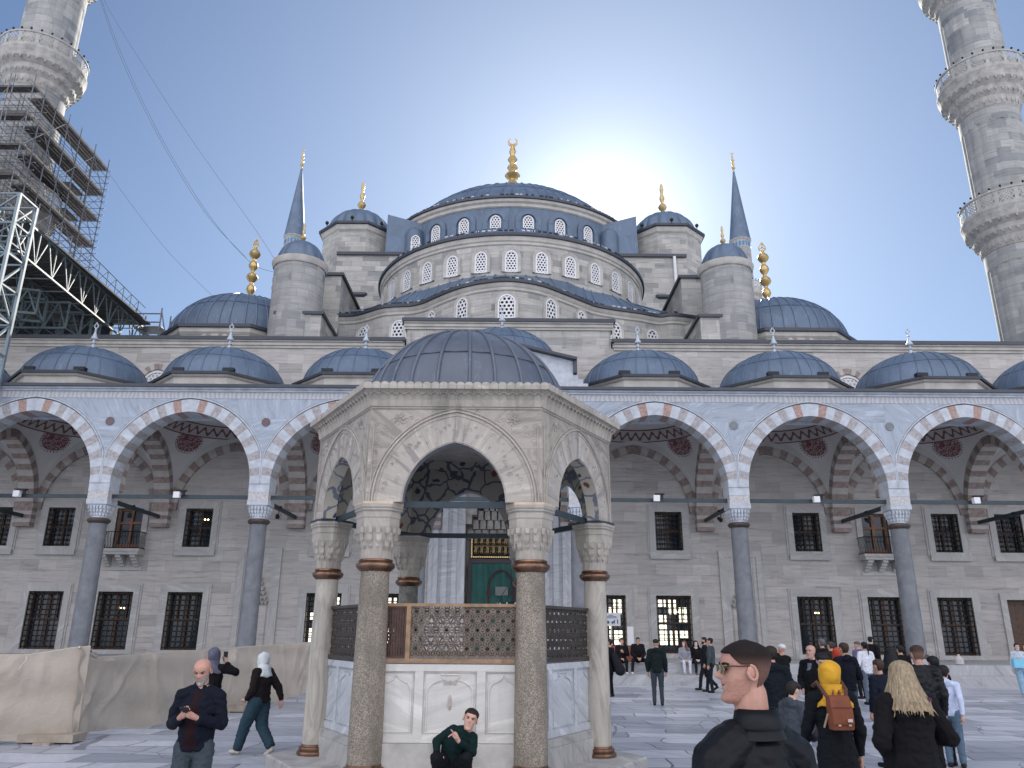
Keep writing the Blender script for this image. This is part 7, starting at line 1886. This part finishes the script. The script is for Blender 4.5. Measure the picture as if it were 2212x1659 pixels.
person('person in an orange-red hood and dark jacket behind the yellow headscarf', at(1806, 17.5), 10, 1.64, ('down','down'), top=('jacket', (.012,.018,.04)), bottom=(.03,.04,.06), hijab=(.42,.055,.03), hair=('short', BLK), seed=16, face_f='covered', group=crowd)
person('man with brown hair in a navy puffer jacket and jeans right of the orange hood', at(1822, 16.6), 14, 1.77, ('down','bent'), top=('puffer', (.010,.014,.032)), bottom=(.045,.07,.10), hair=('short', (.05,.028,.02)), seed=17, bulk=1.1, hood=True, group=crowd)
person('grey-haired person in black in front of the third lower window', at(1776, 24.0), 0, 1.80, top=('coat', BLK), bottom=BLK, hair=('mess', (.10,.10,.11)), seed=18, det=0, hem=.6, group=crowd)
person('dark-haired person in an olive jacket beside the grey-haired one', at(1794, 23.0), 20, 1.74, top=('jacket', (.03,.032,.025)), bottom=BLK, hair=('short', (.05,.04,.035)), seed=19, det=0, group=crowd)
b_, J, HT, W, RM = person('woman with a long black ponytail in a white quilted vest and jeans', at(1867, 24.3), 10, 1.72, ('bent','down'), ('stand','aft'), top=('puffer', (.62,.64,.70)), bottom=(.10,.13,.17), hair=('pony', (.010,.010,.012)), seed=20, group=crowd)
person('person in a grey cap and purple top left of the white vest', at(1852, 26.5), 30, 1.72, top=('jacket', (.10,.09,.17)), bottom=BLK, hair=('cap', (.12,.10,.10)), seed=21, det=0, group=crowd)
person('man with black hair in a black shirt standing on the platform before a window', at(1883, 31.5, .0), -50, 1.85, top=('jacket', BLK), bottom=BLK, hair=('short', (.010,.010,.012)), seed=22, det=0, group=crowd, skin=(.5,.33,.26))
person('boy in a navy jacket with a green collar and bright blue jeans', at(1891, 13.2), 25, 1.56, ('down','bent'), top=('jacket', (.012,.018,.045)), bottom=(.02,.07,.17), hair=('short', (.05,.03,.022)), seed=23, scarf=1, bulk=1.05, group=crowd)
person('woman with long black hair in black next to the boy in navy', at(1920, 15.6), 10, 1.68, top=('coat', BLK), bottom=BLK, hair=('long', (.010,.010,.012)), hem=.5, seed=24, det=0, group=crowd)
person('person in a black hood between the dark windows behind the blonde woman', at(1943, 22.0), 0, 1.66, top=('coat', BLK), bottom=BLK, hair=('mess', BLK), seed=25, det=0, hem=.5, group=crowd)
person('man with short brown hair in a black leather jacket behind the blonde woman', at(1979, 11.4), -6, 1.80, ('down','down'), top=('jacket', (.012,.014,.018), .45), bottom=BLK, hair=('fade', (.05,.032,.024)), skin=(.42,.24,.18), seed=26, bulk=1.12, group=crowd)
b_, J, HT, W, RM = person('blonde woman in a black hooded coat with her back turned at the right', at(1938, 7.0), 6, 1.72, ('hips','elbowout'), top=('coat', (.012,.011,.014)), bottom=BLK, hair=('long', (.30,.235,.15)), hem=.55, skirt=1.3, bulk=1.22, seed=27, det=2, headrot=(0,0,-8))
q = MB(); ell(q, J['nk']+Vector((.03,-.045,.01)), (.13,.085,.05)); ell(q, J['nk']+Vector((.07,-.06,-.02)), (.12,.07,.045)); o = put('hood_lining', solid(q, .008, 2, wrinkle=.02, seed=3), cmat_('purple_lining', (.075,.02,.05)), b_)
q = MB(); ell(q, J['nk']+Vector((0,-.085,-.15)), (.17,.065,.09)); bone(q, J['nk']+Vector((-.1,-.08,-.13)), J['nk']+Vector((.1,-.08,-.16)), .06, .06); put('hood', solid(q, .009, 2, wrinkle=.03, seed=5), cmat_('cloth_coat', (.012,.011,.014)), b_)
person('child with black hair in a pale blue-white hoodie and grey-blue trousers', at(2030, 13.2), -35, 1.47, ('down','back'), top=('hoodie', (.50,.56,.72)), bottom=(.09,.14,.19), hair=('bob', (.012,.010,.010)), seed=28, hood=True, bulk=1.0, skin=(.5,.3,.22), trousers_r=1.1, headrot=(-12,0,0), group=crowd)
person('person with dark hair almost hidden between the leather jacket and the pale hoodie', at(2010, 13.4), 0, 1.60, top=('jacket', (.03,.012,.016)), bottom=BLK, hair=('mess', BLK), seed=29, det=0, group=crowd)
b_, J, HT, W, RM = person('woman in a striped white blouse and wide light blue jeans near the right edge', at(2197, 27.8), 165, 1.68, ('bent','down'), ('stand','fwd'), top=('shirt', (.48,.50,.54)), bottom=(.24,.38,.50), shoes=(.6,.6,.6), hair=('pony', (.012,.010,.012)), seed=30, trousers_r=1.6, skin=(.55,.38,.31), face_f=True)
t = empty('tote_bag', at(2195, 27.55, .95), 'light blue shoulder bag carried by the woman in the striped blouse', 'bag')
q = MB(); q.box((at(2195,27.55).x-.22, 27.45, .92), (at(2195,27.55).x+.2, 27.6, 1.2)); q.build('bag_body', cmat_('bag_blue', (.20,.50,.66)), t)
q = MB(); q.tube([(at(2195,27.55).x-.18, 27.5, 1.2), (at(2195,27.55).x-.02, 27.55, 1.45), (at(2195,27.55).x+.14, 27.5, 1.2)], .012, 5); q.build('bag_strap', cmat_('bag_blue', (.20,.50,.66)), t)
person('dark-clothed person cut by the right edge of the view', at(2216, 28.6), 90, 1.66, top=('jacket', BLK), bottom=BLK, hair=('short', BLK), seed=31, det=0)
# near man with glasses
npos = P(1597, 1505, 3.25); npos = Vector((npos.x, 3.27, 0))
b_, J, HT, W, RM = person('man with a buzz cut and sunglasses in a dark leather jacket seen close in profile', npos+Vector((.035,0,0)), 26, 1.905, ('down','down'), top=('jacket', (.009,.012,.017), .5), bottom=(.02,.02,.03), hair=('fade', (.016,.011,.010)), skin=(.50,.27,.20), headrot=(0,0,62), bulk=1.0, wrk=.4, det=2, face_f='open', seed=33, hsc=(.93,.93,.87), feat=1.28, beard=(.455,.245,.18), joints=dict(hd=(0,0,1.553), nk=(0,-.02,1.50), sh0=(-.18,-.015,1.375), sh1=(.18,-.015,1.375)))
tag(b_, b_['label'], 'person')
# collar
q = MB(); n = 40; R = []
for j, (zo, rx, ry, oy) in enumerate(((-.075, .115, .090, -.02), (-.035, .095, .082, -.02), (.0, .084, .078, -.018), (.028, .080, .074, -.015), (.032, .084, .079, -.015), (.0, .094, .088, -.018), (-.03, .106, .096, -.02), (-.038, .104, .094, -.02))):
    R.append([J['nk']+Vector((0,-.005,.012))+Vector((rx*math.sin(.55+(2*PI-1.1)*k/n), oy+ry*math.cos(.55+(2*PI-1.1)*k/n), zo-(.035 if math.cos(.55+(2*PI-1.1)*k/n) > 0 else 0)*abs(math.cos(.55+(2*PI-1.1)*k/n)))) for k in range(n+1)])
q.rings(R, cap=False, closed=False); put('collar', mbmesh(q), cmat_('leather_collar', (.016,.019,.024), .5), b_)
q = MB()
for sx in (-1, 1):
    q.tube([HT((sx*.080, -.010, .146)), HT((sx*.079, .03, .144)), HT((sx*.072, .074, .144)), HT((sx*.060, .084, .143))], .0026, 6)
q.tube([HT((-.010, .098, .144)), HT((0, .101, .147)), HT((.010, .098, .144))], .0022, 5)
gf = put('glasses_frame', mbmesh(q), cmat_('glasses_dark', (.03,.028,.025), .3), b_)
q = MB()
for sx in (-1, 1):
    pts = [HT((sx*(.034+.026*math.cos(u_)*(1+.12*math.cos(2*u_))), .093-.008*abs(math.cos(u_)) if sx*math.cos(u_) else .09, .131+.018*math.sin(u_))) for u_ in [2*PI*k/20 for k in range(21)]]; q.tube(pts, .0014, 5)
    q.bar(HT((sx*.058, .086, .143)), HT((sx*.068, .076, .144)), .004, .007)
put('gold_rim', mbmesh(q), M['gold'], gf)
q = MB()
for sx in (-1, 1): q.poly([HT((sx*(.034+.026*math.cos(u_)), .0925-.008*abs(math.cos(u_)), .131+.017*math.sin(u_))) for u_ in [2*PI*k/20 for k in range(20)]])
put('lens', mbmesh(q), cmat_('lens_dark', (.03,.05,.05), .08), gf)
# stubble line
q = MB()
# ---- information sign, low red panel, white post, water jug
sg = empty('info_sign', P(1322, 1338, 39.0), 'white rectangular notice with small blue pictograms before a window right of the fountain', 'sign'); c_ = P(1323, 1338, 39.0)
q = MB(); q.box((c_.x-.52, 38.98, c_.z-.30), (c_.x+.38, 39.03, c_.z+.30)); q.build('board', M['whitep'], sg)
q = MB(); 
for i, x in enumerate((-.36, -.16, .04, .24)):
    if i == 1: q.tube([(c_.x+x-.06, 38.96, c_.z-.13), (c_.x+x-.06, 38.975, c_.z-.13)], .07, 14); 
    elif i == 2: q.box((c_.x+x-.09, 38.965, c_.z-.17), (c_.x+x+.06, 38.975, c_.z-.09)); q.box((c_.x+x+.02, 38.965, c_.z-.09), (c_.x+x+.08, 38.975, c_.z-.03)); q.box((c_.x+x-.07, 38.965, c_.z-.21), (c_.x+x-.04, 38.975, c_.z-.17)); q.box((c_.x+x+.02, 38.965, c_.z-.21), (c_.x+x+.05, 38.975, c_.z-.17))
    else: q.box((c_.x+x-.02, 38.965, c_.z-.20), (c_.x+x+.02, 38.975, c_.z-.06)); q.ball((c_.x+x, 38.965, c_.z-.03), .03, 6)
for k, w_ in ((.06, .30), (.12, .26), (.18, .12)): q.box((c_.x-.07-w_, 38.965, c_.z+k), (c_.x-.07+w_, 38.975, c_.z+k+.025))
q.build('pictograms', cmat_('sign_blue', (.05,.12,.25)), sg)
q = MB(); q.tube([(c_.x-.07, 39.05, .8), (c_.x-.07, 39.05, c_.z)], .03, 6); q.build('post', M['whitep'], sg)
pn = P(1345, 1410, 33.6); q = MB(); q.box((pn.x-1.1, 33.6, .8), (pn.x+.45, 33.66, 1.45)); tag(q.build('low_panel', cmat_('rust_panel', (.20,.075,.05), .8), loc=(pn.x, 33.6, .8)), 'low rust-red panel standing behind the seated woman in black', 'panel')
pw_ = P(1362, 1370, 36); q = MB(); q.box((pw_.x-.14, 36, .8), (pw_.x+.14, 36.05, 2.2)); tag(q.build('white_board', M['whitep'], loc=(pw_.x, 36, .8)), 'narrow upright white board leaning by the window behind the seated man', 'board')
jg = P(2010, 1436, 33.2); q = MB(); q.lathe([(.10, 0), (.17, .03), (.17, .22), (.10, .32), (.05, .34), (.05, .40), (.01, .41)], (2010 and P(3000*.5486+.2559*1670, 1434, 33.1).x, 33.1, .8), 14); tag(q.build('water_jug', cmat_('jug_clear', (.45,.42,.42), .25), loc=(P(2073,1434,33.1).x, 33.1, .8)), 'pale plastic water jug on the platform below the right windows', 'jug')
